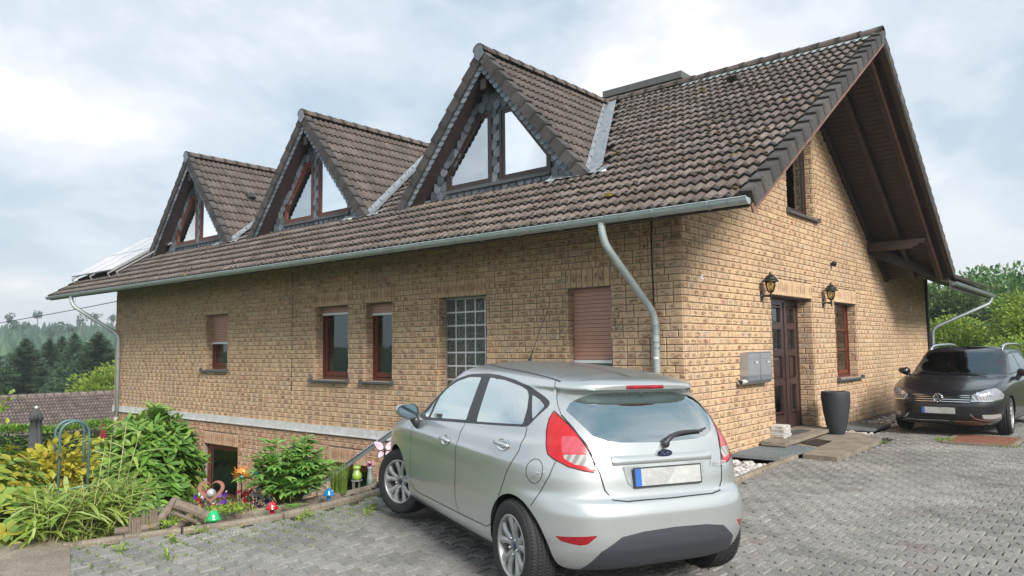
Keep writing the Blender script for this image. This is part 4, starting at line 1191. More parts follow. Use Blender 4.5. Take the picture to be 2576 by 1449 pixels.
for o_, (p_, w_, h_, t_, st_) in enumerate(((EDGE[2:], 0.075, 0.16, 0.12, 0.48),)):
    kerb_run(off_path(p_, -0.0), w_, h_, 0.115, st_, 0.008, k1)
kerb_run(off_path(EDGE[3:], -0.50), 0.07, 0.22, 0.075, 0.9, 0.012, k1)
kerb_run(off_path(EDGE[3:], -0.16), 0.20, 0.10, 0.045, 0.42, 0.02, k1)
k2 = thing('gable_kerb', 'grey concrete kerb between the paving and the pebble strip below the gable wall', 'kerb', (0.9, 0.5, -0.1))
kerb_run([(x-0.9, y-0.5) for x, y in ((-2.4, -0.78), (0.93, -0.78))], 0.07, 0.2, 0.13, 1.0, 0.002, k2)
kerb_run([(x-0.9, y-0.5) for x, y in ((0.93, -0.72), (0.80, 1.9))], 0.075, 0.2, 0.135, 1.0, 0.002, k2)
KB2 = KB
g = G(); g.prism([(-3.6, -7.62), (-1.46, -7.64), (-1.36, -7.32), (-2.42, -6.95), (-3.6, -6.9)], -0.9, 0.0, 'z')
blk = g.part('wall_block', M_conc, None); tag(blk, 'mossy concrete wall end in the bottom left corner, left of the paving', 'concrete wall')
KB.build()

# strip beside the gable: gravel, gratings, slab, step
g = G(); g.box((0.0, -0.74, -0.10), (0.9, 12.4, -0.075)); g.box((-2.36, -0.74, -0.10), (-0.001, -0.01, -0.075))
g.part('gravel_bed', M_soil, None, kind='structure')
PB = Pieces('pebble', 'pebbles', [M_pebble], cap=0)
pbt = thing('x', None, None); bpy.data.objects.remove(pbt)
g = G()
def pebbles(x0, x1, y0, y1, n, s):
    for i in range(n):
        x, y = rng.uniform(x0, x1), rng.uniform(y0, y1); r_ = s*rng.uniform(0.6, 1.25)
        g.blob((x, y, -0.06+rng.uniform(0, 0.035)), (r_*1.3, r_, r_*0.7), 7, 4, 0.1)
pebbles(0.06, 0.86, -0.72, 1.15, 420, 0.036); pebbles(0.1, 0.85, 5.35, 6.0, 120, 0.036); pebbles(0.08, 0.85, 7.4, 12, 500, 0.04); pebbles(-2.3, 0, -0.7, -0.05, 200, 0.036)
pb = g.part('pebbles', M_pebble, None, smooth=True, kind='stuff'); tag(pb, 'pale round pebbles in the strip along the house walls', 'pebbles')
def grating(x0, x1, y0, y1, z, label):
    t = thing('light_well_grating', label, 'grating', ((x0+x1)/2, (y0+y1)/2, z), group='light well gratings along the gable wall'); c = np.array(t.location)
    g = G()
    g.box((x0, y0, z-0.045), (x1, y0+0.012, z)); g.box((x0, y1-0.012, z-0.045), (x1, y1, z)); g.box((x0, y0+0.0121, z-0.045), (x0+0.012, y1-0.0121, z)); g.box((x1-0.012, y0+0.0121, z-0.045), (x1, y1-0.0121, z))
    g.V = [v-c for v in g.V]; g.part('frame', M_galv, t)
    n = int((x1-x0)/0.062)
    for i in range(1, n):
        x = x0+(x1-x0)*i/n; g = G(); g.box((x-0.010, y0+0.0122, z-0.03), (x+0.010, y1-0.0122, z-0.002)); g.V = [v-c for v in g.V]; g.part('bar', M_galv, t)
    g = G(); m = int((y1-y0)/0.07)
    for i in range(1, m): y = y0+(y1-y0)*i/m; g.box((x0+0.0122, y-0.0015, z-0.024), (x1-0.0122, y+0.0015, z-0.012))
    g.V = [v-c for v in g.V]; g.part('cross_bars', M_galv, t, kind='stuff')
    g = G(); g.box((x0+0.001, y0+0.001, z-0.052), (x1-0.001, y1-0.001, z-0.046)); g.V = [v-c for v in g.V]; g.part('pit', M_voidm, t)
grating(0.05, 0.80, 1.25, 2.75, 0.055, 'galvanised grating between the silver hatchback and the concrete slab at the front door')
grating(0.05, 0.80, 6.05, 7.35, 0.035, 'galvanised grating behind the tall dark plant pot, nearer the black estate car')
g = G(); g.prism([(0.0, 2.78), (0.6, 2.78), (0.82, 2.74), (0.86, 2.02), (1.37, 1.98), (1.33, 4.55), (0.8, 5.3), (0.0, 5.3)], -0.12, 0.03, 'z')
slabo = g.part('entrance_slab', M_conc, None); tag(slabo, 'flat exposed concrete slab on the ground in front of the door step', 'slab')
g = G(); g.prism([(-0.28, 3.23), (-0.0, 3.23), (-0.0, 2.85), (0.06, 2.40), (0.46, 2.40), (0.36, 5.05), (0.0, 5.25), (-0.28, 5.25)], 0.065, 0.125, 'z')
stp = g.part('door_step', M_conc, None); tag(stp, 'thick raised concrete step below the dark front door', 'step')
g = G(); g.prism([(-0.05, 3.4), (0.2, 3.4), (0.2, 4.35), (-0.05, 4.35)], 0.1255, 0.137, 'z'); tag(g.part('doormat', M_rubber, None), 'worn grey doormat lying on the raised door step', 'doormat')
g = G(); g.prism([(0.42, 3.2), (0.78, 2.95), (0.74, 3.75), (0.42, 3.95)], 0.0305, 0.040, 'z'); tag(g.part('doormat', M_black, None), 'thin black mat on the lower concrete slab in front of the step', 'doormat')
# newspapers
t = thing('newspaper_stack', 'stack of folded newspapers on the left end of the door step', 'newspapers', (0.12, 3.08, 0.125))
for i in range(8):
    g = G(); a = rotz(rng.normal(0, 0.12)); w, l, h = 0.13*rng.uniform(.85, 1.05), 0.16*rng.uniform(.9, 1.05), 0.024
    P = []
    for y in np.linspace(-l, l, 7): P.append([(x, y, i*0.026+0.004*math.sin(y*18+i)+z) for x, z in ((-w, 0), (w*0.8, 0), (w, 0.006), (w, h-0.006), (w*0.8, h), (-w, h))])
    g.grid(P, closed_u=True); g.add(P[0], [(0, 1, 2, 3, 4, 5)]); g.add(P[-1], [(5, 4, 3, 2, 1, 0)])
    g.V = [v@a.T for v in g.V]; g.part('newspaper', M_paper, t)
# mailbox pair
t = thing('mailbox', 'double silver mailbox on the brick wall left of the front door', 'mailbox', (0.0, 2.27, 1.06)); 
for i, (ya, yb) in enumerate(((-0.47, -0.012), (0.012, 0.47))):
    g = G(); g.box((0.015, ya, 0.13), (0.15, yb, 0.50)); bb = g.part('box_body', M_mbox, t)
    g = G(); pr = [(0.015, 0.128), (0.15, 0.128), (0.155, 0.06), (0.13, 0.015), (0.09, 0.0), (0.015, 0.0)]; g.prism(pr, ya, yb, 'y'); g.part('newspaper_tube', M_mboxd, t)
    g = G(); g.box((0.1502, ya+0.02, 0.145), (0.156, yb-0.02, 0.385)); g.part('door', M_mbox, bb)
    g = G(); g.box((0.1502, ya+0.01, 0.40), (0.158, yb-0.01, 0.48)); g.box((0.10, ya-0.004, 0.5001), (0.165, yb+0.004, 0.512)); g.part('flap', M_mbox, bb)
    g = G(); g.lathe([(0.0, 0.157), (0.009, 0.157), (0.009, 0.162), (0.0, 0.163)], (0, (ya+yb)/2, 0.35), 10, axis='x'); g.part('lock', M_black, bb)
    g = G(); g.box((0.1562, (ya+yb)/2+0.07, 0.335), (0.158, (ya+yb)/2+0.13, 0.355)); g.part('name_label', M_white, bb)
# rolled newspaper in the tube
t = thing('rolled_newspaper', 'rolled newspaper stuck in the left end of the mailbox tube', 'newspaper', (0.08, 1.72, 1.10))
g = G(); P = []
for y in (-0.09, 0.25):
    P.append([(0.055*math.cos(a)*(1-a*0.045), y, 0.045*math.sin(a)*(1-a*0.045)) for a in np.linspace(0, 10.5, 30)])
g.grid(P); g.part('sheet', M_paper, t)
# house number 4
g = G(); g.beam((0.008, 0.60, 2.62), (0.008, 0.60, 2.745), 0.014, 0.018, (1, 0, 0)); g.beam((0.008, 0.60, 2.745), (0.008, 0.545, 2.665), 0.014, 0.018, (1, 0, 0)); g.beam((0.0085, 0.535, 2.660), (0.0085, 0.63, 2.660), 0.015, 0.018, (1, 0, 0))
hn = g.part('house_number', M_white, None); tag(hn, 'white digit 4 on the gable brick wall near the corner', 'house number')
# wall lamps
M_amber = make_glass('amber_glass', (0.95, 0.85, 0.50), 0.10, (0.9, 0.85, 0.7), 0.1)
def lamp(y, z, label):
    t = thing('wall_lamp', label, 'wall lamp', (0.005, y, z), group='lantern lamps beside the front door')
    g = G(); g.lathe([(0.0, 0.0), (0.045, 0.0), (0.045, 0.012), (0.03, 0.03), (0.018, 0.05), (0.014, 0.11), (0.020, 0.13), (0.014, 0.15), (0.0, 0.16)], (0, 0, 0), 14, axis='x')
    g.V[0][:, 2] *= 1.0
    g.box((0.0, -0.04, -0.085), (0.014, 0.04, 0.085)); g.part('wall_bracket', M_lamp, t)
    g = G(); L = 0.17
    g.lathe([(0.0, -0.075), (0.008, -0.07), (0.018, -0.05), (0.010, -0.03), (0.022, -0.01), (0.022, 0.02), (0.012, 0.035), (0.024, 0.05), (0.045, 0.06), (0.0, 0.062)], (L, 0, 0), 16); g.part('stem', M_lamp, t)
    g = G(); g.lathe([(0.042, 0.06), (0.062, 0.11), (0.075, 0.17), (0.080, 0.235)], (L, 0, 0), 18); g.part('glass_shade', M_amber, t, smooth=True)
    g = G(); g.lathe([(0.0, 0.06), (0.018, 0.065), (0.02, 0.14), (0.025, 0.16), (0.03, 0.19), (0.02, 0.215), (0.0, 0.22)], (L, 0, 0), 12); g.part('bulb', M_white, t, smooth=True)
    for k in range(4):
        a = k*math.pi/2+0.7; g = G(); g.tube([(L+r*math.cos(a), r*math.sin(a), zz) for r, zz in ((0.04, 0.06), (0.066, 0.11), (0.079, 0.17), (0.085, 0.24))], 0.005, 5); g.part('cage_bar', M_lamp, t)
    g = G(); g.lathe([(0.0, 0.236), (0.125, 0.238), (0.138, 0.232), (0.135, 0.248), (0.10, 0.275), (0.09, 0.30), (0.06, 0.33), (0.03, 0.35), (0.012, 0.355), (0.012, 0.37), (0.02, 0.38), (0.008, 0.40), (0.0, 0.415)], (L, 0, 0), 22); g.part('hood', M_lamp, t)
lamp(2.77, 2.50, 'black lantern with amber glass on the wall left of the front door')
lamp(5.89, 2.50, 'black lantern with amber glass between the front door and the small window')
g = G(); g.lathe([(0.0, 0), (0.03, 0.0), (0.03, 0.03), (0.05, 0.05), (0.055, 0.09), (0.04, 0.12), (0.0, 0.13)], (0.0, 6.49, 3.33), 12, axis='x'); tag(g.part('motion_sensor', M_lamp, None), 'small round dark sensor on the brick wall above the lamps', 'sensor')
g = G(); g.box((0.0, 13.05, 2.56), (0.03, 13.2, 2.68)); tag(g.part('wall_vent', M_stonebnd, None), 'small pale vent cap high on the far gable wall', 'vent')
# tall pot
t = thing('plant_pot', 'tall tapered anthracite plant pot standing beside the door step', 'plant pot', (0.47, 4.93, 0.03))
prof = [(0.0, 0.0), (0.125, 0.0)]; k = 46
for i in range(k+1):
    s = i/k; r_ = 0.125+0.145*s**0.62*(1.0-0.16*s**6); prof.append((r_+0.0035*(i % 2), 0.01+0.755*s))
prof += [(0.245, 0.775), (0.225, 0.775), (0.215, 0.70), (0.0, 0.70)]
g = G(); g.lathe(prof, (0, 0, 0), 40); g.part('pot', M_pot, t, smooth=True)
g = G()
for i in range(16): a = rng.uniform(0, 6.28); r_ = rng.uniform(0, 0.2); g.tube([(r_*math.cos(a), r_*math.sin(a), 0.69), (r_*1.05*math.cos(a), r_*1.05*math.sin(a), 0.69+rng.uniform(0.02, 0.14))], 0.004, 5)
g.part('dry_stems', M_plain('dry_stem', (0.25, 0.2, 0.12), 0.9), t)
# rusty cover plate
t = thing('rusty_plate', 'rusty ribbed iron plate set in the paving before the black estate car', 'cover plate', (2.66, 5.76, -0.02))
g = G(); g.box((-0.53, -0.70, -0.03), (0.53, -0.64, 0.02)); g.box((-0.53, 0.64, -0.03), (0.53, 0.70, 0.02)); g.box((-0.53, -0.6399, -0.03), (-0.47, 0.6399, 0.02)); g.box((0.47, -0.6399, -0.03), (0.53, 0.6399, 0.02)); g.part('frame', M_conc, t)
g = G(); g.box((-0.469, -0.639, -0.03), (0.469, 0.639, 0.006)); g.part('plate', M_rust, t)
g = G()
for i in range(34): y = -0.62+i*0.0375; g.box((-0.46, y-0.006, 0.0062), (0.46, y+0.006, 0.015))
g.part('ribs', M_rust, t, kind='stuff')
# ------------------------------------------------------------------ cars: a smooth body surface cut into panels
class Body:
    """levels from the sill to the roof centre; every level is a rounded outline, so the whole shell is one surface S(phi, t)"""
    def __init__(s, L, xm, nx=(6, 6), ny=(4, 3)):
        s.L = np.array(L, float); s.xm = xm; s.nx, s.ny = nx, ny; s.T = len(L)-1
        a = np.linspace(0, math.pi/2, 2000); s.tab = []
        for h in (0, 1):
            X = 1.9*np.cos(a)**(2/nx[h]); Y = 0.8*np.sin(a)**(2/ny[h])
            d = np.concatenate([[0], np.cumsum(np.hypot(np.diff(X), np.diff(Y)))]); s.tab.append((d/d[-1], a))
    def prm(s, t):
        """monotone-ish cubic interpolation of level parameters"""
        L = s.L; n = len(L); t = np.clip(t, 0, n-1-1e-9); i = np.floor(t).astype(int); f = (t-i)[..., None]
        D = L[1:]-L[:-1]; m = np.zeros_like(L); m[0] = D[0]; m[-1] = D[-1]
        with np.errstate(divide='ignore', invalid='ignore'):
            hm = np.where(D[:-1]*D[1:] > 0, 2*D[:-1]*D[1:]/(D[:-1]+D[1:]), 0)
        m[1:-1] = hm
        h00 = 2*f**3-3*f**2+1; h10 = f**3-2*f**2+f; h01 = -2*f**3+3*f**2; h11 = f**3-f**2
        return h00*L[i]+h10*m[i]+h01*L[i+1]+h11*m[i+1]
    def __call__(s, ph, t):
        ph, t = np.broadcast_arrays(np.asarray(ph, float), np.asarray(t, float))
        P = s.prm(t); xr, xf, w, zr, zm, zf = (P[..., k] for k in range(6))
        rear = ph <= 0.5
        q = np.where(rear, ph*2, (1-ph)*2); q = np.clip(q, 0, 1)
        a = np.where(rear, np.interp(q, *s.tab[0]), np.interp(q, *s.tab[1]))
        nx = np.where(rear, s.nx[0], s.nx[1]); ny = np.where(rear, s.ny[0], s.ny[1])
        cx = np.cos(a).clip(0)**(2/nx); sy = np.sin(a).clip(0)**(2/ny)
        xe = np.where(rear, xr, xf)
        x = s.xm+(xe-s.xm)*cx; y = w*sy
        z = zm+(np.where(rear, zr, zf)-zm)*np.abs(cx)**s.zp(rear, t)
        return np.stack([x, y, z], -1)
    def zp(s, rear, t): return np.where(rear, 2.2, 2.6)
    def grid(s, nu=121, nt=None):
        nt = nt or s.T*8+1
        U, T = np.meshgrid(np.linspace(0, 1, nu), np.linspace(0, s.T, nt), indexing='ij'); return U, T, s(U, T)
    def find(s, fn, prng=(0, 1), trng=None, it=6):
        """(phi,t) minimising |fn(S)| (fn returns residual vectors)"""
        trng = trng or (0, s.T)
        U, T, P = s.grid(161, s.T*10+1)
        ok = (U >= prng[0]) & (U <= prng[1]) & (T >= trng[0]) & (T <= trng[1])
        r = fn(P); e = np.where(ok, (r**2).sum(-1), 1e9); k = np.unravel_index(np.argmin(e), e.shape)
        u, t = U[k], T[k]; st = np.array([1/160, 0.1])
        for _ in range(it):
            best = None
            for du in np.linspace(-1, 1, 7):
                for dt in np.linspace(-1, 1, 7):
                    uu = min(max(u+du*st[0], prng[0]), prng[1]); tt = min(max(t+dt*st[1], trng[0]), trng[1])
                    v = (fn(s(uu, tt))**2).sum()
                    if best is None or v < best[0]: best = (v, uu, tt)
            u, t = best[1], best[2]; st = st/2.6
        return u, t, best[0]
    def finds(s, fns, prng, trng):
        """vectorised local refinement for many targets; fns: (targets Nx2, comps)"""
        tg, cp = fns; U, T, P = s.grid(141, s.T*10+1); PP = P[..., cp].reshape(-1, 2)
        ok = ((U >= prng[0]) & (U <= prng[1]) & (T >= trng[0]) & (T <= trng[1])).ravel()
        out = []
        Uo, To, PPo = U.ravel()[ok], T.ravel()[ok], PP[ok]
        d = ((tg[:, None, :]-PPo[None])**2).sum(-1); k = d.argmin(1); u, t = Uo[k], To[k]
        st = np.array([1/140, 0.1])
        du, dt = np.meshgrid(np.linspace(-1, 1, 7), np.linspace(-1, 1, 7)); du, dt = du.ravel(), dt.ravel()
        for _ in range(7):
            uu = np.clip(u[:, None]+du*st[0], *prng); tt = np.clip(t[:, None]+dt*st[1], *trng)
            v = ((s(uu, tt)[..., cp]-tg[:, None, :])**2).sum(-1); j = v.argmin(1); r = np.arange(len(u))
            u, t = uu[r, j], tt[r, j]; st = st/2.6
        return np.stack([u, t], 1)
def densify(P, step=0.03, closed=True):
    P = [np.array(p, float) for p in P]; out = []
    n = len(P)
    for i in range(n if closed else n-1):
        a, b = P[i], P[(i+1) % n]; m = max(1, int(np.linalg.norm(b-a)/step))
        out += [a+(b-a)*k/m for k in range(m)]
    if not closed: out.append(P[-1])
    return np.array(out)
def rounded(P, r, n=4, closed=True):
    """round the corners of a polygon"""
    P = [np.array(p, float) for p in P]; out = []
    for i in range(len(P)):
        a, b, c = P[i-1], P[i], P[(i+1) % len(P)]
        la, lc = np.linalg.norm(a-b), np.linalg.norm(c-b); q = min(r, la*0.45, lc*0.45)
        s, e = b+(a-b)/la*q, b+(c-b)/lc*q
        out += [(1-t)**2*s+2*t*(1-t)*b+t*t*e for t in np.linspace(0, 1, n)]
    return out

FL = [ # xr, xf, w, zr, zm, zf
 (-.47, 3.18, .76, .215, .205, .20),
 (-.56, 3.24, .80, .25, .225, .23),
 (-.625, 3.29, .835, .33, .29, .30),
 (-.655, 3.31, .841, .39, .36, .37),
 (-.664, 3.31, .853, .46, .43, .44),
 (-.664, 3.30, .860, .57, .55, .56),
 (-.635, 3.28, .860, .645, .64, .63),
 (-.592, 3.26, .860, .69, .71, .68),
 (-.572, 3.20, .866, .79, .79, .74),
 (-.558, 3.12, .864, .845, .835, .78),
 (-.540, 3.04, .850, .90, .875, .82),
 (-.510, 2.76, .828, .985, .945, .89),
 (-.490, 2.36, .797, 1.03, .985, .957),
 (-.430, 2.09, .757, 1.12, 1.09, 1.09),
 (-.345, 1.84, .706, 1.22, 1.21, 1.22),
 (-.240, 1.62, .660, 1.300, 1.315, 1.325),
 (-.335, 1.50, .635, 1.322, 1.362, 1.367),
 (-.340, 1.40, .590, 1.350, 1.402, 1.397),
 (-.29, 1.28, .45, 1.375, 1.440, 1.427),
 (-.20, 1.15, .22, 1.392, 1.468, 1.445),
 (-.15, 1.10, .0, 1.398, 1.475, 1.45)]
# ---- build
def car_normals(B, U, T):
    e, f = 2e-3, 2e-2
    du = B(np.clip(U+e, 0, 1), T)-B(np.clip(U-e, 0, 1), T); dt = B(U, np.clip(T+f, 0, B.T))-B(U, np.clip(T-f, 0, B.T))
    n = np.cross(dt, du); l = np.linalg.norm(n, axis=-1, keepdims=True)
    n = np.where(l > 1e-9, n/np.maximum(l, 1e-9), np.array([0, 0, 1.0]))
    bad = (T > B.T-0.15); n[bad] = np.array([0, 0, 1.0])
    return n
def build_shell(t, B, regions, gridu=70, gridt=None, body_mat=None, body_name='body_shell'):
    """regions: list of (name, polygon in (phi,t), material, both: merged over the centre line, sides)"""
    gridt = gridt or B.T*5
    sc = np.array([5.6, 0.11])
    pts = []; edges = []
    def ring(P, closed=True):
        n0 = len(pts); pts.extend([tuple(p*sc) for p in P]); m = len(P)
        edges.extend([(n0+i, n0+(i+1) % m) for i in range(m if closed else m-1)])
    fr = np.concatenate([[(u, 0) for u in np.linspace(0, 1, 90)], [(1, v) for v in np.linspace(0, B.T, gridt)[1:]], [(u, B.T) for u in np.linspace(1, 0, 60)[1:]], [(0, v) for v in np.linspace(B.T, 0, gridt)[1:-1]]])
    ring(fr)
    for r in regions: ring(r[1])
    uu, tt = np.meshgrid((np.arange(gridu)+0.5)/gridu, np.concatenate([(np.arange(gridt)+0.5)/gridt])*B.T, indexing='ij')
    pts.extend([(a*sc[0], b*sc[1]) for a, b in zip(uu.ravel(), tt.ravel())])
    res = delaunay_2d_cdt([Vector(p) for p in pts], edges, [], 0, 1e-5)
    V2 = np.array([tuple(v) for v in res[0]])/sc; F = [f for f in res[2]]
    P3 = B(V2[:, 0], V2[:, 1]); N3 = car_normals(B, V2[:, 0], V2[:, 1])
    cen = np.array([V2[list(f)].mean(0) for f in F])
    cls = np.full(len(F), -1)
    ok = (cen[:, 0] > 0) & (cen[:, 0] < 1) & (cen[:, 1] > 0) & (cen[:, 1] < B.T)
    for i, c in enumerate(cen):
        for k, r in enumerate(regions):
            lo, hi = r[5]
            if lo[0] <= c[0] <= hi[0] and lo[1] <= c[1] <= hi[1] and inpoly(c[0], c[1], r[1]): cls[i] = k; break
    out = {}
    def emit(name, mat, ids, side, label=None):
        used = sorted(set(v for i in ids for v in F[i])); mp = {v: j for j, v in enumerate(used)}
        Vs, Fs, Ns = [], [], []
        for s_ in ((1, -1) if side == 0 else (side,)):
            n0 = len(Vs); V = P3[used].copy(); N = N3[used].copy(); V[:, 1] *= s_; N[:, 1] *= s_
            Vs.extend(V); Ns.extend(N)
            for i in ids:
                f = [mp[v]+n0 for v in F[i]]; a, b, c = (np.array(Vs[q]) for q in f[:3])
                if np.cross(b-a, c-a)@np.array(Ns[f[0]]) < 0: f = f[::-1]
                Fs.append(tuple(f))
        o = part(name, np.array(Vs), Fs, mat, t, smooth=True, label=label)
        try: o.data.normals_split_custom_set_from_vertices([tuple(n) for n in Ns])
        except Exception as ex: print('normals', ex)
        out.setdefault(name, []).append(o); return o
    for k, (name, poly, mat, both, sides, bb, *rest) in enumerate(regions):
        ids = [i for i in range(len(F)) if cls[i] == k and ok[i]]
        if not ids or name is None: continue
        if both: emit(name, mat, ids, 0)
        else:
            for s_ in sides: emit(name, mat, ids, s_)
            if len(sides) == 1:
                emit(body_name+'_patch' if False else 'side_panel', body_mat, ids, -sides[0])
    ids = [i for i in range(len(F)) if cls[i] == -1 and ok[i]]
    emit(body_name, body_mat, ids, 0)
    return out
def reg(B, name, P, mat, comps=(0, 1, 2), both=False, sides=(1, -1), pr=(0, 1), tr=None, step=0.03, close=None):
    D = densify(P, step)
    if len(comps) == 3:
        U, T, S = B.grid(181, B.T*12+1); fl = S.reshape(-1, 3); ok = ((U >= pr[0]) & (U <= pr[1])).ravel() & (((T >= tr[0]) & (T <= tr[1])).ravel() if tr else True)
        Uo, To, So = U.ravel()[ok], T.ravel()[ok], fl[ok]
        k = ((D[:, None]-So[None])**2).sum(-1).argmin(1); u, tt_ = Uo[k], To[k]; st = np.array([1/180, 1/12])
        du, dt = np.meshgrid(np.linspace(-1, 1, 7), np.linspace(-1, 1, 7)); du, dt = du.ravel(), dt.ravel()
        trr = tr or (0, B.T)
        for _ in range(7):
            a = np.clip(u[:, None]+du*st[0], *pr); b = np.clip(tt_[:, None]+dt*st[1], *trr)
            v = ((B(a, b)-D[:, None, :])**2).sum(-1); j = v.argmin(1); r = np.arange(len(u)); u, tt_ = a[r, j], b[r, j]; st = st/2.6
        Q = np.stack([u, tt_], 1)
        Q[np.abs(D[:, 1]) < 1e-6, 0] = np.where(Q[np.abs(D[:, 1]) < 1e-6, 0] < 0.5, 0, 1)
    else: Q = B.finds((D, list(comps)), pr, tr or (0, B.T))
    return (name, Q, mat, both, sides, (Q.min(0), Q.max(0)))
def seam(B, t, P, comps=(0, 2), w=0.006, pr=(0, 1), tr=None, sides=(1, -1), mat=None, name='panel_gap', closed=False, lift=0.0012):
    D = densify(P, 0.02, closed)
    r = reg(B, None, P, None, comps, pr=pr, tr=tr)[1] if closed else None
    if r is None:
        D2 = densify(P, 0.02, False)
        if len(comps) == 2: r = B.finds((D2, list(comps)), pr, tr or (0, B.T))
        else: r = reg(B, None, list(D2)+[D2[-1]+1e-4], None, comps, pr=pr, tr=tr, step=9)[1][:len(D2)]
    if closed: r = np.vstack([r, r[:1]])
    S = B(r[:, 0], r[:, 1]); N = car_normals(B, r[:, 0], r[:, 1]); T = np.gradient(S, axis=0); T /= np.linalg.norm(T, axis=1)[:, None]+1e-9
    A = np.cross(N, T)
    for s_ in sides:
        m = np.array([1, s_, 1]); g = G(); g.grid(np.stack([(S+N*lift-A*w/2)*m, (S+N*lift+A*w/2)*m], 1)); g.part(name, mat or M_gap, t)
M_gap = M_plain('panel_gap', (0.01, 0.01, 0.011), 0.7)
def make_paint(name, col, metal, rough, coat=1.0):
    t = MT(name); fl = t.noise(t.tc.outputs['Object'], 900, 2, 0.7)
    d = t.noise(t.tc.outputs['Object'], 5, 5, 0.65)
    c = t.mix(0.25, col, t.ramp(fl, [(0.35, (0.7, 0.7, 0.7)), (0.65, (1.25, 1.25, 1.25))]), 'MULTIPLY')
    t.set(c, t.math('ADD', rough, t.math('MULTIPLY', d, 0.08)), metal, 0.5, coat, Coat_Roughness=0.14); return t.m
M_silver = make_paint('silver_paint', (0.53, 0.555, 0.55), 0.6, 0.28)
M_blackp = make_paint('black_paint', (0.012, 0.010, 0.013), 0.2, 0.3)
M_tyre = M_plain('tyre_rubber', (0.022, 0.022, 0.023), 0.75, var=0.25, scale=20)
M_rim = M_plain('alloy', (0.46, 0.46, 0.45), 0.38, 0.6, var=0.12, scale=14)
M_disc = M_plain('rusty_brake', (0.12, 0.075, 0.06), 0.6, 0.4, var=0.4, scale=14)
M_trim = M_plain('satin_black_trim', (0.035, 0.036, 0.04), 0.42, var=0.08)
M_plast = M_plain('dark_bumper_plastic', (0.045, 0.05, 0.06), 0.55, var=0.08, scale=20)
M_chrome = M_plain('chrome', (0.75, 0.76, 0.77), 0.12, 1.0, var=0.03)
M_seat = M_plain('dark_seat', (0.04, 0.042, 0.045), 0.9, var=0.2)
M_plate = M_plain('blank_plate', (0.42, 0.42, 0.41), 0.5, var=0.22, scale=4)
M_blue = M_plain('plate_blue', (0.03, 0.13, 0.45), 0.5, var=0.1)
M_navy = M_plain('navy_badge', (0.01, 0.02, 0.07), 0.25, var=0.1, coat=1.0)
def make_lens(name, col, scale=60, dark=0.4, em=0.0):
    t = MT(name); v = t.tc.outputs['Object']
    w = t.n.new('ShaderNodeTexWave'); w.inputs['Scale'].default_value = scale; t.put(v, w.inputs[0])
    c = t.mix(dark, col, t.ramp(w.outputs[1], [(0.2, (0.35, 0.35, 0.35)), (0.8, (1.3, 1.3, 1.3))]), 'MULTIPLY')
    t.set(c, 0.2, 0, 0.5, 0.5, Coat_Roughness=0.2); return t.m
M_red = make_lens('red_lens', (0.50, 0.006, 0.009), 5, 0.10)
M_pink = make_lens('pink_lens', (0.50, 0.075, 0.10), 8, 0.12)
M_redd = make_lens('dark_red_lens', (0.30, 0.008, 0.015), 30, 0.4)
M_clear = make_lens('clear_lens', (0.36, 0.345, 0.33), 11, 0.6)
M_head = make_lens('headlight_lens', (0.30, 0.31, 0.33), 12, 0.85)
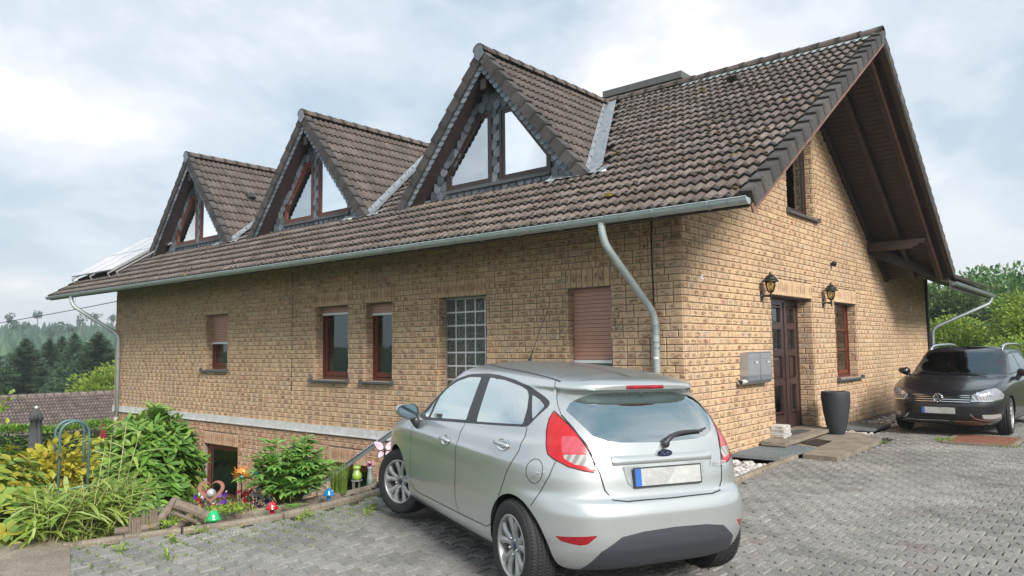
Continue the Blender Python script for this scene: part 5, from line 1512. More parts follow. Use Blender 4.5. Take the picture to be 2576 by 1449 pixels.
def wheel(t, x, y, R, W, side, steer=0.0, rimr=None, tyre_only=False, sp=5, dark=False, zc=None):
    """wheel with its outer face towards side*y"""
    zc = R if zc is None else zc
    rim = rimr or R*0.655
    A = rotz(steer); o = np.array([x, y, zc])
    def fin(g, name, mats, par, **k):
        g.V = [((v*np.array([1, side, 1]))@A.T)+o for v in g.V]
        if side < 0: g.F = [f[::-1] for f in g.F]
        return g.part(name, mats, par, smooth=True, **k)
    h = W/2
    g = G(); pr = [(rim, -h*0.8), (rim+0.02, -h), (R*0.9, -h*1.04), (R-0.012, -h*0.86), (R, -h*0.7)]
    for k in range(-2, 3):
        c = k*h*0.28; pr += [(R, c-h*0.10), (R-0.009, c-h*0.09), (R-0.009, c-h*0.05), (R, c-h*0.04)]
    pr += [(R, h*0.7), (R-0.012, h*0.86), (R*0.945, h*0.99), (R*0.9, h*1.03), (R*0.86, h*1.04), (R*0.80, h*1.045), (R*0.74, h*1.02), (rim+0.012, h*0.97), (rim, h*0.9)]
    g.lathe(pr, (0, 0, 0), 72, axis='y', caps=False)
    wo_ = fin(g, 'wheel', M_tyre, t)
    g = G(); n = 84
    for k in range(n):
        a = 2*math.pi*k/n
        for yy, ww in ((h*0.80, 0.25), (0.30*h, 0.2), (-0.3*h, 0.2), (-h*0.8, 0.25)):
            M_ = np.array([[math.cos(a), 0, -math.sin(a)], [0, 1, 0], [math.sin(a), 0, math.cos(a)]])
            V = np.array([(sx*0.0075, yy+sy*h*ww*0.5, R+0.0016*sz-(0.006 if abs(yy) > h*.5 else 0)) for sz in (-1.5, 1) for sx, sy in ((-1, -1), (1, -1), (1, 1), (-1, 1))])@M_.T
            g.add(V, [(4, 5, 6, 7), (0, 1, 5, 4), (1, 2, 6, 5), (2, 3, 7, 6), (3, 0, 4, 7)])
    fin(g, 'tread_blocks', M_tyre, wo_, kind='stuff')
    g = G(); g.lathe([(rim*0.93, -h*0.8), (rim*0.90, h*0.2), (rim*0.955, h*0.75), (rim+0.004, h*0.93), (rim+0.006, h*0.98), (rim-0.006, h*0.99), (rim-0.010, h*0.90), (rim*0.94, h*0.70), (rim*0.88, h*0.18), (rim*0.9, -h*0.78)], (0, 0, 0), 60, axis='y', caps=False); fin(g, 'rim', M_rim, wo_)
    g = G(); g.lathe([(0.0, -h*0.3), (rim*0.88, -h*0.3), (rim*0.88, -h*0.22), (0.0, -h*0.22)], (0, 0, 0), 40, axis='y'); fin(g, 'backing', M_disc, wo_)
    g = G(); g.lathe([(0.0, h*0.0), (rim*0.62, h*0.0), (rim*0.62, h*0.1), (rim*0.3, h*0.1), (rim*0.28, h*0.3), (0, h*0.3)], (0, 0, 0), 40, axis='y'); fin(g, 'brake_disc', M_disc, wo_)
    g = G(); g.lathe([(0.0, h*0.30), (rim*0.33, h*0.30), (rim*0.34, h*0.62), (rim*0.25, h*0.70), (0.0, h*0.70)], (0, 0, 0), 40, axis='y')
    for k in range(sp):
        for d in (-1, 1):
            a0 = 2*math.pi*k/sp+0.3+d*0.10; a1 = 2*math.pi*k/sp+0.3+d*0.30
            p0 = np.array([math.cos(a0)*rim*0.24, h*0.56, math.sin(a0)*rim*0.24]); p1 = np.array([math.cos((a0+a1)/2)*rim*0.62, h*0.70, math.sin((a0+a1)/2)*rim*0.62]); p2 = np.array([math.cos(a1)*rim*0.955, h*0.72, math.sin(a1)*rim*0.955])
            rad = p2/np.linalg.norm(p2)
            rows = []
            for p, w_ in ((p0, 0.024), (p1, 0.021), (p2, 0.034)):
                q = np.cross(np.array([0, 1.0, 0]), p); q /= np.linalg.norm(q)
                w_ *= R/0.3
                rows.append([p-q*w_, p-q*w_*0.55+np.array([0, 0.014, 0]), p+q*w_*0.55+np.array([0, 0.014, 0]), p+q*w_, p+q*w_*0.7-np.array([0, 0.03, 0]), p-q*w_*0.7-np.array([0, 0.03, 0])])
            g.grid(rows, closed_u=True)
    fin(g, 'spokes', M_rim, wo_)
    for k in range(sp if sp == 5 else 5):
        a = 2*math.pi*k/5+0.3+math.pi/5; g = G(); c = (math.cos(a)*rim*0.27, h*0.66, math.sin(a)*rim*0.27); g.lathe([(0.0105, 0), (0.0105, 0.016), (0.006, 0.02), (0, 0.02)], c, 6, axis='y'); fin(g, 'wheel_nut', M_chrome, wo_)
    g = G(); g.lathe([(rim*0.155, h*0.68), (rim*0.15, h*0.76), (rim*0.10, h*0.79), (0.0, h*0.80)], (0, 0, 0), 24, axis='y'); fin(g, 'hub_cap', M_navy, wo_)
def text_mesh(s, size, shear=0.0, ext=0.002, name='lettering', bold=0.0):
    c = bpy.data.curves.new(name, 'FONT'); c.body = s; c.size = size; c.shear = shear; c.extrude = ext; c.align_x = 'CENTER'; c.align_y = 'CENTER'; c.offset = bold
    o = bpy.data.objects.new(name, c); COL.objects.link(o)
    me = bpy.data.meshes.new_from_object(o.evaluated_get(bpy.context.evaluated_depsgraph_get()))
    V = np.array([tuple(v.co) for v in me.vertices]); F = [tuple(p.vertices) for p in me.polygons]
    bpy.data.objects.remove(o); bpy.data.meshes.remove(me); return V, F
def put_on(B, u, t, dx, dy, side=1):
    p = B(u, t).copy(); n = car_normals(B, np.array([u]), np.array([t]))[0]; p[1] *= side; n[1] *= side; return p, n
def seat(t, x, y, back=0.6, w=0.25, z0=0.42):
    g = G(); P = []
    for s_, ww, th_ in ((0, 0.9, 0.06), (0.25, 1.0, 0.08), (0.6, 1.0, 0.08), (0.85, 0.8, 0.06), (1.0, 0.55, 0.04)):
        c = np.array([x-0.10-0.20*s_, y, z0+back*s_]); P.append([c+np.array([dx*th_, dy*w*ww, 0]) for dx, dy in ((-1, -.8), (-1, .8), (-.3, 1), (.8, .8), (.8, -.8), (-.3, -1))])
    g.grid(P, closed_u=True); g.add(P[-1], [(0, 1, 2, 3, 4, 5)]); g.box((x-0.12, y-w, z0-0.1), (x+0.40, y+w, z0+0.06))
    so = g.part('seat', M_seat, t, smooth=False)
    g = G(); c = np.array([x-0.34, y, z0+back+0.13]); g.blob(c, (0.05, 0.13, 0.10), 12, 8, 0.0); g.tube([c-[0, 0.05, 0.16], c-[0, 0.05, 0.05]], 0.007, 5); g.tube([c-[0, -0.05, 0.16], c-[0, -0.05, 0.05]], 0.007, 5)
    g.part('headrest', M_seat, so, smooth=True)
def well(t, x, z, R, w0, w1, sides=(1, -1), B=None, SDk=None):
    """arch liner that starts exactly on the body edge"""
    A = np.linspace(-0.15, math.pi+0.15, 30)
    q = B.finds((np.array([[x+(R-0.012)*math.cos(a), z+(R-0.012)*math.sin(a)] for a in A]), [0, 2]), SDk['pr'], SDk['tr']); S = B(q[:, 0], q[:, 1])
    for s_ in sides:
        rows = [[(p[0], s_*(p[1]-0.004), p[2]) for p in S], [(x+R*math.cos(a), s_*(p[1]-0.06), z+R*math.sin(a)) for a, p in zip(A, S)], [(x+R*math.cos(a), s_*w1, z+R*math.sin(a)) for a in A]]
        g = G(); g.grid(rows); g.add(rows[2], [tuple(range(len(A)))]); g.part('wheel_arch_liner', M_voidm, t)
# ------------------------------------------------------------------ silver hatchback
def car_pose(o, px, py, pz, yaw, sc, pi_, ro):
    c, s_ = math.cos(yaw), math.sin(yaw)
    ex = np.array([c, s_, pi_]); ex /= np.linalg.norm(ex); ey = np.array([-s_, c, ro]); ey -= ex*(ex@ey); ey /= np.linalg.norm(ey); ez = np.cross(ex, ey)
    o.matrix_world = Matrix(((ex[0]*sc, ey[0]*sc, ez[0]*sc, px), (ex[1]*sc, ey[1]*sc, ez[1]*sc, py), (ex[2]*sc, ey[2]*sc, ez[2]*sc, pz), (0, 0, 0, 1)))
F1 = thing('hatchback', 'silver five-door hatchback with red tail lamps parked in front of the house', 'car')
car_pose(F1, 1.85, -4.74, -0.017, math.radians(156.2), 1.06, 0.016, 0.019)
B1 = Body(FL, 1.25)
TT = B1.T
SD = dict(comps=(0, 2), pr=(0.10, 0.93), tr=(0, 17.3))
def circ(x, z, r, n=40): return [(x+r*math.cos(a), z+r*math.sin(a)) for a in np.linspace(0, 2*math.pi, n, endpoint=False)]
RA, FA = (-0.04, 0.295, 0.342), (2.47, 0.295, 0.352)
def archp(c): return [(c[0]-c[2], 0.1), (c[0]-c[2], c[1])]+[(c[0]+c[2]*math.cos(a), c[1]+c[2]*math.sin(a)) for a in np.linspace(math.pi, 0, 30)[1:]]+[(c[0]+c[2], 0.1)]
dlo = [(1.97, .965), (1.76, .945), (.88, 1.003), (-.045, 1.068), (-.135, 1.208), (-.115, 1.238), (-.05, 1.266), (.14, 1.325), (.38, 1.360), (.67, 1.380), (.89, 1.382), (1.18, 1.365), (1.40, 1.318), (1.58, 1.245), (1.72, 1.155), (1.86, 1.055)]
g_f = [(1.665, .975), (.905, 1.025), (.935, 1.350), (1.17, 1.340), (1.37, 1.297), (1.52, 1.235), (1.625, 1.172)]
g_q0 = [(1.715, .973), (1.90, .972), (1.83, 1.045), (1.70, 1.125)]
g_r = [(.705, 1.032), (.018, 1.080), (.045, 1.18), (.10, 1.262), (.15, 1.297), (.25, 1.320), (.50, 1.348), (.775, 1.356)]
g_q = [(-.058, 1.118), (.070, 1.272), (-.03, 1.243), (-.104, 1.207)]
gate_half = [(-.249, .592, 1.159), (-.354, .567, 1.088), (-.468, .525, .963), (-.529, .48, .829), (-.555, .459, .728), (-.591, .416, .670), (-.612, .329, .657), (-.62, 0, .655), (.03, 0, 1.437), (.02, .35, 1.422), (-.02, .50, 1.39), (-.12, .575, 1.325), (-.20, .60, 1.23)]
rg_half = [(-.250, .560, 1.185), (-.356, .522, 1.117), (-.44, .474, 1.043), (-.482, .388, 1.012), (-.498, .292, 1.001), (-.505, .147, .996), (-.507, 0, .994), (-.235, 0, 1.297), (-.235, .284, 1.292), (-.23, .42, 1.277), (-.232, .52, 1.235)]
tail = [(-.187, .612, 1.181), (-.358, .569, 1.08), (-.46, .52, .983), (-.484, .509, .939), (-.523, .501, .829), (-.498, .561, .837), (-.436, .647, .861), (-.348, .708, .902), (-.307, .724, .927), (-.269, .715, .985), (-.218, .686, 1.059), (-.19, .65, 1.134)]
pink = [(-.329, .636, 1.037), (-.395, .565, 1.04), (-.484, .512, .939), (-.385, .665, .936)]
clear = [(-.387, .666, .930), (-.486, .512, .934), (-.508, .519, .862), (-.456, .612, .876), (-.409, .656, .904)]
diff = [(-.46, .585, .20), (-.474, .576, .251), (-.601, .511, .376), (-.648, .391, .462), (-.662, .24, .483), (-.664, 0, .49), (-.47, 0, .20)]
fog = [(-.423, .733, .451), (-.608, .537, .475), (-.575, .591, .42), (-.549, .625, .41), (-.458, .71, .425)]
wsh = [(2.35, 0, .965), (2.28, .40, .965), (2.12, .66, .985), (2.02, .73, 1.01), (1.80, .69, 1.20), (1.56, .62, 1.33), (1.50, .4, 1.36), (1.50, 0, 1.37)]
hood = [(3.12, 0, .78), (3.08, .35, .79), (2.95, .6, .80), (2.6, .74, .88), (2.2, .765, .965), (2.28, .45, .968), (2.36, 0, .968)]
head = [(3.10, .55, .72), (2.95, .72, .70), (2.70, .80, .78), (2.45, .80, .90), (2.75, .72, .83), (3.0, .55, .78)]
handle_r = [(-.17+.0, 0)]
R1 = []
R1.append(reg(B1, None, archp(RA), None, **SD)); R1.append(reg(B1, None, archp(FA), None, **SD))
for nm, P, m in (('front_door_glass', g_f, M_carglass), ('front_quarter_glass', g_q0, M_carglass), ('rear_door_glass', g_r, M_carglass), ('rear_quarter_glass', g_q, M_carglass)):
    R1.append(reg(B1, nm, rounded(P, 0.02), m, **SD))
R1.append(reg(B1, 'window_trim', rounded(dlo, 0.03), M_trim, **SD))
R3 = dict(pr=(0, 0.5), tr=(0, 17.4))
R1.append(reg(B1, 'clear_lamp_lens', rounded(clear, .01), M_clear, **R3)); R1.append(reg(B1, 'pink_lamp_lens', rounded(pink, .015), M_pink, **R3)); R1.append(reg(B1, 'tail_lamp', rounded(tail, .03), M_red, **R3))
R1.append(reg(B1, 'fog_reflector', rounded(fog, .01), M_redd, **R3))
R1.append(reg(B1, 'rear_glass', rounded(rg_half, 0.0), M_carglassd, both=True, pr=(0, .5), tr=(10, 15.0)))
R1.append(reg(B1, 'lower_bumper', diff, M_plast, both=True, pr=(0, .5), tr=(0, 6)))
R1.append(reg(B1, 'tailgate', gate_half, M_silver, both=True, pr=(0, .5)))
R1.append(reg(B1, 'windshield', wsh, M_carglass, both=True, pr=(.5, 1), tr=(11, 17.5)))
R1.append(reg(B1, 'headlight', head, M_head, pr=(.5, 1), tr=(5, 12)))
R1.append(reg(B1, 'bonnet', hood, M_silver, both=True, pr=(.5, 1), tr=(7, 12.9)))
d1 = [(1.93, .945), (1.985, .85), (2.0, .6), (2.01, .38), (1.95, .325), (1.84, .312), (.883, .330), (.921, .43), (.914, .726), (.885, .9), (.9, 1.006)]
d2 = [(.9, 1.006), (.885, .9), (.914, .726), (.921, .43), (.883, .330), (.37, .343), (.30, .37), (.242, .427), (.16, .563), (.05, .75), (-.02, .84), (-.067, .926), (-.062, 1.0), (-.04, 1.066)]
R1.append(reg(B1, 'front_door', d1, M_silver, **SD)); R1.append(reg(B1, 'rear_door', d2, M_silver, **SD))
parts1 = build_shell(F1, B1, R1, body_mat=M_silver)
seam(B1, F1, [(1.93, .945), (1.985, .85), (2.0, .6), (2.01, .38), (1.95, .325), (1.84, .312), (.883, .330)], **{k: SD[k] for k in ('pr', 'tr')})
seam(B1, F1, [(.9, 1.006), (.885, .9), (.914, .726), (.921, .43), (.883, .330)], pr=SD['pr'], tr=SD['tr'])
seam(B1, F1, d2[4:], pr=SD['pr'], tr=SD['tr'])
seam(B1, F1, gate_half[:8], comps=(0, 1, 2), pr=(0, .5), w=0.009)
seam(B1, F1, gate_half[8:]+[gate_half[0]], comps=(0, 1, 2), pr=(0, .5), w=0.004)
seam(B1, F1, [(-.368, .699, .889), (-.357, .732, .805), (-.287, .78, .67), (-.24, .80, .60)], comps=(0, 1, 2), pr=(0, .5), w=0.005)
seam(B1, F1, tail, comps=(0, 1, 2), pr=(0, .5), w=0.007, closed=True)
seam(B1, F1, [(-.245+.066*math.cos(a), .815+.075*math.sin(a)) for a in np.linspace(0, 2*math.pi, 25)], pr=SD['pr'], tr=SD['tr'], w=0.004, sides=(1,))
seam(B1, F1, [(2.42, .955), (2.1, .95)], pr=SD['pr'], tr=SD['tr'], w=0.01)
seam(B1, F1, [(1.40, .40, 1.42), (.9, .50, 1.425), (.3, .52, 1.40), (-.10, .515, 1.355)], comps=(0, 1, 2), w=0.016, name='roof_channel', mat=M_trim, pr=(0.05, .95), tr=(15, 19))
seam(B1, F1, [(-.19, .42, 1.385), (-.20, .2, 1.392), (-.205, 0, 1.394)], comps=(0, 1, 2), w=0.005, pr=(0, .5), tr=(16, 20))
well(F1, RA[0], RA[1], RA[2]+0.012, 0.84, 0.50, B=B1, SDk=SD); well(F1, FA[0], FA[1], FA[2]+0.012, 0.84, 0.48, B=B1, SDk=SD)
for s_ in (1, -1):
    wheel(F1, -0.03, s_*0.745, 0.302, 0.195, s_)
    wheel(F1, 2.47, s_*0.745, 0.302, 0.195, s_, steer=math.radians(24))
g = G(); g.box((-0.35, -0.62, 0.20), (3.0, 0.62, 0.30)); g.box((0.35, -0.80, 0.21), (2.08, 0.80, 0.32)); g.part('underbody', M_voidm, F1)
g = G(); g.box((-0.40, -0.66, 0.30), (2.3, 0.66, 0.36)); g.box((2.0, -0.66, 0.36), (2.3, 0.66, 0.92)); g.part('cabin_floor', M_seat, F1)
g = G(); g.prism([(1.62, .78), (1.60, .90), (1.72, .955), (2.15, .95), (2.15, .7)], -0.68, 0.68, 'y'); g.part('dashboard', M_seat, F1)
g = G(); g.prism([(-.40, .62), (-.38, .90), (-.15, .93), (0.1, .93), (0.1, .62)], -0.62, 0.62, 'y'); g.part('parcel_shelf', M_seat, F1)
for s_ in (1, -1): seat(F1, 1.05, s_*0.36, 0.58, 0.23, 0.42)
for s_ in (1, 0, -1): seat(F1, 0.28, s_*0.36, 0.52, 0.18 if s_ else 0.16, 0.42)
g = G(); c = np.array([1.50, 0.36, 0.86]); A = roty(math.radians(-62))
ring_ = np.array([(0.17*math.cos(a), 0.17*math.sin(a), 0) for a in np.linspace(0, 2*math.pi, 30, endpoint=False)])@A.T+c
g.tube(ring_, 0.014, 8, closed=True); g.tube([ring_[7], c, ring_[22]], 0.014, 6); g.part('steering_wheel', M_trim, F1, smooth=True)
# spoiler brake light, wiper, plate, badge, script
g = G(); P = []
for y in np.linspace(-0.15, 0.15, 9):
    x = -0.345+0.10*abs(y)**2*6
    P.append([(x+0.015, y, 1.352), (x-0.010, y, 1.350), (x-0.012, y, 1.327), (x+0.015, y, 1.325)])
g.grid(P, closed_u=True); g.add(P[0], [(3, 2, 1, 0)]); g.add(P[-1], [(0, 1, 2, 3)]); g.part('high_brake_light', M_redd, F1, smooth=True)
g = G(); w0 = np.array([-.522, 0.0, .995])
pth = smooth_path([(-.530, -.02, .985), (-.528, -.06, 1.02), (-.512, -.14, 1.045), (-.500, -.25, 1.052), (-.485, -.36, 1.050)], 6); g.tube(pth, np.linspace(0.02, 0.008, len(pth)), 8)
g.lathe([(0.0, -.02), (0.026, -.015), (0.024, .02), (0.0, .025)], (-.528, -.02, .985), 14, axis='x'); wi = g.part('rear_wiper', M_trim, F1, smooth=True)
g = G(); pth = [(-.500, -.08, 1.035), (-.492, -.2, 1.040), (-.470, -.34, 1.052), (-.45, -.42, 1.062)]; g.tube(smooth_path(pth), 0.006, 6); g.part('wiper_blade', M_trim, wi)
def tg_x(z, y=0.0):      # tailgate surface: x at a height
    T_ = np.linspace(4, 14, 400); P_ = B1(np.full(400, 0.0), T_); k = np.argmin(abs(P_[:, 2]-z)); 
    b_ = abs(y)/max(P_[k][1], 0.85); return P_[k][0]+0.10*(abs(y)**3)*1.3
# moulded ridge above the plate; flat sheet below, recess shade put in its colour
g = G(); P = []
for y in np.linspace(-0.39, 0.39, 25):
    e = 1 if abs(y) < 0.36 else 0.4
    P.append([(tg_x(.925, y)+0.002, y, .925), (tg_x(.905, y)-0.020*e, y, .903), (tg_x(.895, y)-0.022*e, y, .878), (tg_x(.87, y)+0.002, y, .868)])
g.grid(P); rb = g.part('tailgate_ridge', M_silver, F1, smooth=True)
g = G(); pl = [(.325, .862), (-.325, .862), (-.30, .76), (-.25, .725), (.25, .725), (.30, .76)]
g.add([(tg_x(z, y)-0.004, y, z) for y, z in pl], [tuple(range(6))]); 
g.part('plate_recess_shade', M_plain('shaded_silver', (0.36, 0.38, 0.38), 0.4, 0.5), F1)
def plate(t, x, yc, zc, tilt, nrm=-1):
    g = G(); g.box((-0.006, -0.265, -0.062), (0.0, 0.265, 0.062)); A = roty(tilt); g.V = [v*np.array([-nrm, 1, 1])@A.T+np.array([x, yc, zc]) for v in g.V]
    h = g.part('licence_plate', M_trim, t)
    for nm, y0, y1, m in (('plate_face', -0.21, 0.255, M_plate), ('blue_band', -0.255, -0.2105, M_blue)):
        if nrm < 0: y0, y1 = -y1, -y0
        g = G(); g.box((-0.0085, y0, -0.052), (-0.0061, y1, 0.053)); g.V = [v*np.array([-nrm, 1, 1])@A.T+np.array([x, yc, zc]) for v in g.V]; g.part(nm, m, h)
plate(F1, tg_x(.79)-0.012, 0.0, .793, math.radians(8), -1)
def emb_xform(V, x, y, z, tilt, face=-1):
    """text in its plane (u right, v up as seen by someone facing the car end)"""
    A = roty(tilt); P = np.stack([np.full(len(V), 0.0)+V[:, 2]*face, V[:, 0]*(1 if face > 0 else -1), V[:, 1]], 1); return P@A.T+np.array([x, y, z])
xb = tg_x(.93)-0.012
g = G(); el = [(0.060*math.cos(a), 0.024*math.sin(a)) for a in np.linspace(0, 2*math.pi, 32, endpoint=False)]; el2 = [(a*0.93, b*0.86) for a, b in el]
g.add(np.array([(xb-0.010, a, .928+b) for a, b in el]+[(xb+0.02, a*1.02, .928+b*1.05) for a, b in el]), [tuple(range(32))]+[(i, (i+1) % 32, 32+(i+1) % 32, 32+i) for i in range(32)])
bd = g.part('badge', M_chrome, F1)
g = G(); g.add([(xb-0.0115, a, .928+b) for a, b in el2], [tuple(range(32))]); g.part('badge_field', M_navy, bd)
V, Fc = text_mesh('Ford', 0.038, 0.35, 0.0008); g = G(); g.add(emb_xform(V, xb-0.0130, 0.002, .929, 0), Fc); g.part('badge_lettering', M_chrome, bd)
V, Fc = text_mesh('Fiesta', 0.062, 0.45, 0.0015); g = G(); g.add(emb_xform(V, tg_x(.84, .42)-0.006, -0.43, .845, math.radians(8))+0, Fc)
ys_ = g.V[0][:, 1]; g.V[0][:, 0] = [tg_x(z, y)-0.006 for y, z in zip(g.V[0][:, 1], g.V[0][:, 2])]; g.part('model_lettering', M_disc if False else M_plate, F1)
# door handles: chrome cup with a bar
for x, z, nm in ((1.13, .850, 'door_handle'), (0.15, .935, 'door_handle')):
    q = B1.finds((np.array([[x, z]]), [0, 2]), SD['pr'], SD['tr'])[0]
    for s_ in (1, -1):
        p, n = put_on(B1, q[0], q[1], 0, 0, s_)
        ex = np.array([1.0, 0, 0.03]); ex -= n*(ex@n); ex /= np.linalg.norm(ex); ez = np.cross(n, ex); ez = ez if ez[2] > 0 else -ez
        g = G(); m = 28; a = np.linspace(0, 2*math.pi, m, endpoint=False)
        R_ = [[p+ex*0.085*k*math.cos(t_)+ez*0.040*k*math.sin(t_)+n*(0.002+d) for t_ in a] for k, d in ((1.06, 0.0), (1.0, 0.004), (0.9, 0.003), (0.6, -0.002), (0.0, -0.004))]
        g.grid(R_, closed_u=True); ho = g.part(nm, M_chrome, F1, smooth=True)
        g = G(); pth = [p+ex*d+n*h for d, h in ((-.085, .004), (-.07, .022), (0, .030), (.07, .022), (.085, .006))]; g.tube(smooth_path(pth, 4), 0.013, 10); g.V[0] = p+(g.V[0]-p)@np.eye(3); g.part('handle_grip', M_silver, ho, smooth=True)
# mirrors
def mirror(t, p, s_, paint, sz=1.0, face=-1):
    p = np.array(p, float)*np.array([1, s_, 1]); n = 20; P = []
    for k, (dx, q) in enumerate(((0.0, 0.93), (0.02, 1.0), (0.05, 0.97), (0.09, 0.80), (0.12, 0.5), (0.13, 0.0))):
        row = []
        for a in np.linspace(0, 2*math.pi, n, endpoint=False):
            c, s2 = math.cos(a), math.sin(a); yy = 0.105*q*abs(c)**0.8*np.sign(c); zz = 0.067*q*abs(s2)**0.8*np.sign(s2)*(1-0.12*np.sign(c))
            row.append(p+sz*np.array([dx*1.0, s_*yy, zz+0.01*c]))
        P.append(row)
    g = G(); g.grid(P, closed_u=True); mo = g.part('door_mirror', paint, t, smooth=True)
    g = G(); rim_ = np.array(P[0]); cc = rim_.mean(0); g.add(np.vstack([rim_, cc+(rim_-cc)*0.88+[0.0, 0, 0], cc+(rim_-cc)*0.88+[0.012*sz, 0, 0]]), [(i, (i+1) % n, n+(i+1) % n, n+i) for i in range(n)]+[(n+i, n+(i+1) % n, 2*n+(i+1) % n, 2*n+i) for i in range(n)]); g.part('mirror_rim', M_trim, mo)
    g = G(); g.add(cc+(rim_-cc)*0.87+[0.006*sz, 0, 0], [tuple(range(n))]); g.part('mirror_glass', M_mirror, mo)
    g = G(); g.tube([p+np.array([0.05, -s_*0.06, -0.045])*sz, p+np.array([0.05, -s_*0.10, -0.12])*sz, p+np.array([0.06, -s_*0.15, -0.19])*sz], [0.045*sz, 0.035*sz, 0.012*sz], 8); g.part('mirror_foot', M_trim, mo, smooth=True)
M_mirror = M_plain('mirror_glass', (0.25, 0.33, 0.38), 0.05, 1.0, var=0.02)
for s_ in (1, -1): mirror(F1, (1.80, .955, 1.02), s_, M_silver)
g = G(); g.tube([(1.38, 0, 1.45), (1.36, 0, 1.485)], [0.018, 0.012], 8); g.tube([(1.36, 0, 1.48), (1.30, 0, 1.56)], [0.009, 0.006], 6); g.tube([(1.30, 0, 1.56), (1.0, 0, 1.96)], [0.0035, 0.002], 5); g.part('aerial', M_trim, F1)
g = G(); g.blob((-.31, .795, .815), (.016, .012, .012), 8, 6, 0); g.part('flap_latch', M_chrome, F1)
g = G(); g.tube(smooth_path([(-.40, -.45, 1.03), (-.3, 0, 1.0), (-.40, .45, 1.03)]), 0.02, 6)
# ------------------------------------------------------------------ black estate car
VL = [(-3.70, .80, .82, .22, .20, .19), (-3.78, .90, .86, .28, .24, .24), (-3.82, .945, .895, .42, .36, .34), (-3.82, .955, .908, .55, .52, .50), (-3.80, .94, .91, .66, .64, .585),
      (-3.78, .915, .91, .76, .76, .69), (-3.76, .85, .905, .86, .86, .76), (-3.74, .60, .885, .93, .93, .84), (-3.70, .20, .85, 1.0, .985, .92), (-3.62, -.25, .82, 1.04, 1.02, .975),
      (-3.55, -.48, .79, 1.13, 1.12, 1.10), (-3.47, -.70, .745, 1.24, 1.24, 1.22), (-3.40, -.92, .69, 1.34, 1.37, 1.34), (-3.36, -1.05, .64, 1.39, 1.43, 1.405), (-3.3, -1.15, .55, 1.44, 1.475, 1.44), (-3.2, -1.25, .3, 1.475, 1.50, 1.46), (-3.1, -1.3, 0, 1.485, 1.51, 1.465)]
B2 = Body(VL, -1.3, (6, 6), (4, 4))
F2 = thing('estate_car', 'black estate car with silver roof rails at the far end of the gable wall', 'car')
car_pose(F2, 2.005, 6.93, 0.0, math.radians(267.25), 1.06, 0.0, 0.0)
SV = dict(comps=(0, 2), pr=(0.08, 0.93), tr=(0, 13.5))
vA, vB = (0.0, 0.31, 0.36), (-2.712, 0.31, 0.36)
R2 = [reg(B2, None, archp(vA), None, **SV), reg(B2, None, archp(vB), None, **SV)]
for nm, P in (('front_door_glass', [(-.55, 1.02), (-1.55, 1.055), (-1.52, 1.37), (-1.15, 1.36), (-.85, 1.25)]), ('rear_door_glass', [(-1.63, 1.06), (-2.50, 1.08), (-2.42, 1.36), (-1.60, 1.375)]), ('rear_quarter_glass', [(-2.60, 1.09), (-3.35, 1.14), (-3.15, 1.33), (-2.50, 1.36)])):
    R2.append(reg(B2, nm, rounded(P, 0.03), M_vwglass, **SV))
R2.append(reg(B2, 'window_trim', [(-.45, .995), (-3.42, 1.10), (-3.25, 1.36), (-2.4, 1.405), (-1.4, 1.405), (-1.05, 1.365), (-.78, 1.25)], M_trim, **SV))
fr = dict(pr=(.5, 1))
R2.append(reg(B2, 'windshield', [(-.26, 0, .985), (-.30, .45, .99), (-.42, .70, 1.01), (-.50, .745, 1.03), (-.72, .69, 1.20), (-.98, .60, 1.36), (-1.05, .40, 1.40), (-1.08, 0, 1.405)], M_vwglass, both=True, tr=(8, 14), **fr))
R2.append(reg(B2, 'headlight', rounded([(.40, .835, .63), (.35, .855, .70), (.52, .77, .785), (.78, .60, .745), (.875, .50, .705), (.90, .475, .60), (.75, .66, .60)], .02), M_head, tr=(3, 9), **fr))
R2.append(reg(B2, 'grille', [(.94, 0, .715), (.925, .48, .70), (.94, .46, .585), (.955, 0, .575)], M_black, both=True, tr=(3, 8), **fr))
R2.append(reg(B2, 'lower_grille', [(.95, 0, .375), (.93, .48, .375), (.90, .54, .30), (.92, 0, .27)], M_black, both=True, tr=(0, 4), **fr))
R2.append(reg(B2, 'fog_lamp', rounded([(.82, .60, .385), (.50, .79, .385), (.46, .80, .325), (.80, .60, .325)], .02), M_clear, tr=(0, 5), **fr))
R2.append(reg(B2, 'bonnet', [(.86, 0, .755), (.80, .45, .76), (.60, .72, .80), (.2, .80, .93), (-.35, .80, .99), (-.28, .45, .985), (-.22, 0, .98)], M_blackp, both=True, tr=(5, 9.6), **fr))
build_shell(F2, B2, R2, gridu=60, body_mat=M_blackp)
seam(B2, F2, [(.875, 0, .745), (.82, .45, .75), (.62, .73, .79), (.2, .81, .93), (-.35, .81, .99)], comps=(0, 1, 2), pr=(.5, 1), tr=(4, 10))
seam(B2, F2, [(-.42, .98), (-.45, .70), (-.47, .40), (-.42, .30), (-1.45, .30), (-1.50, .5), (-1.55, .75), (-1.58, 1.05)], pr=SV['pr'], tr=SV['tr'])
for z in (.705, .665, .625, .587):
    seam(B2, F2, [(.955, 0, z), (.94, .40, z), (.93, .475, z)], comps=(0, 1, 2), pr=(.5, 1), tr=(2, 8), w=0.011, mat=M_chrome, name='grille_bar', lift=0.006)
seam(B2, F2, [(.93, 0, .262), (.88, .5, .262), (.5, .80, .285)], comps=(0, 1, 2), pr=(.5, 1), tr=(0, 4), w=0.010, mat=M_chrome, name='lower_strip', lift=0.004)
seam(B2, F2, [(.90, .46, .385), (.87, .52, .315), (.80, .60, .305), (.45, .80, .31)], comps=(0, 1, 2), pr=(.5, 1), tr=(0, 4), w=0.016, mat=M_chrome, name='fog_trim', lift=0.005)
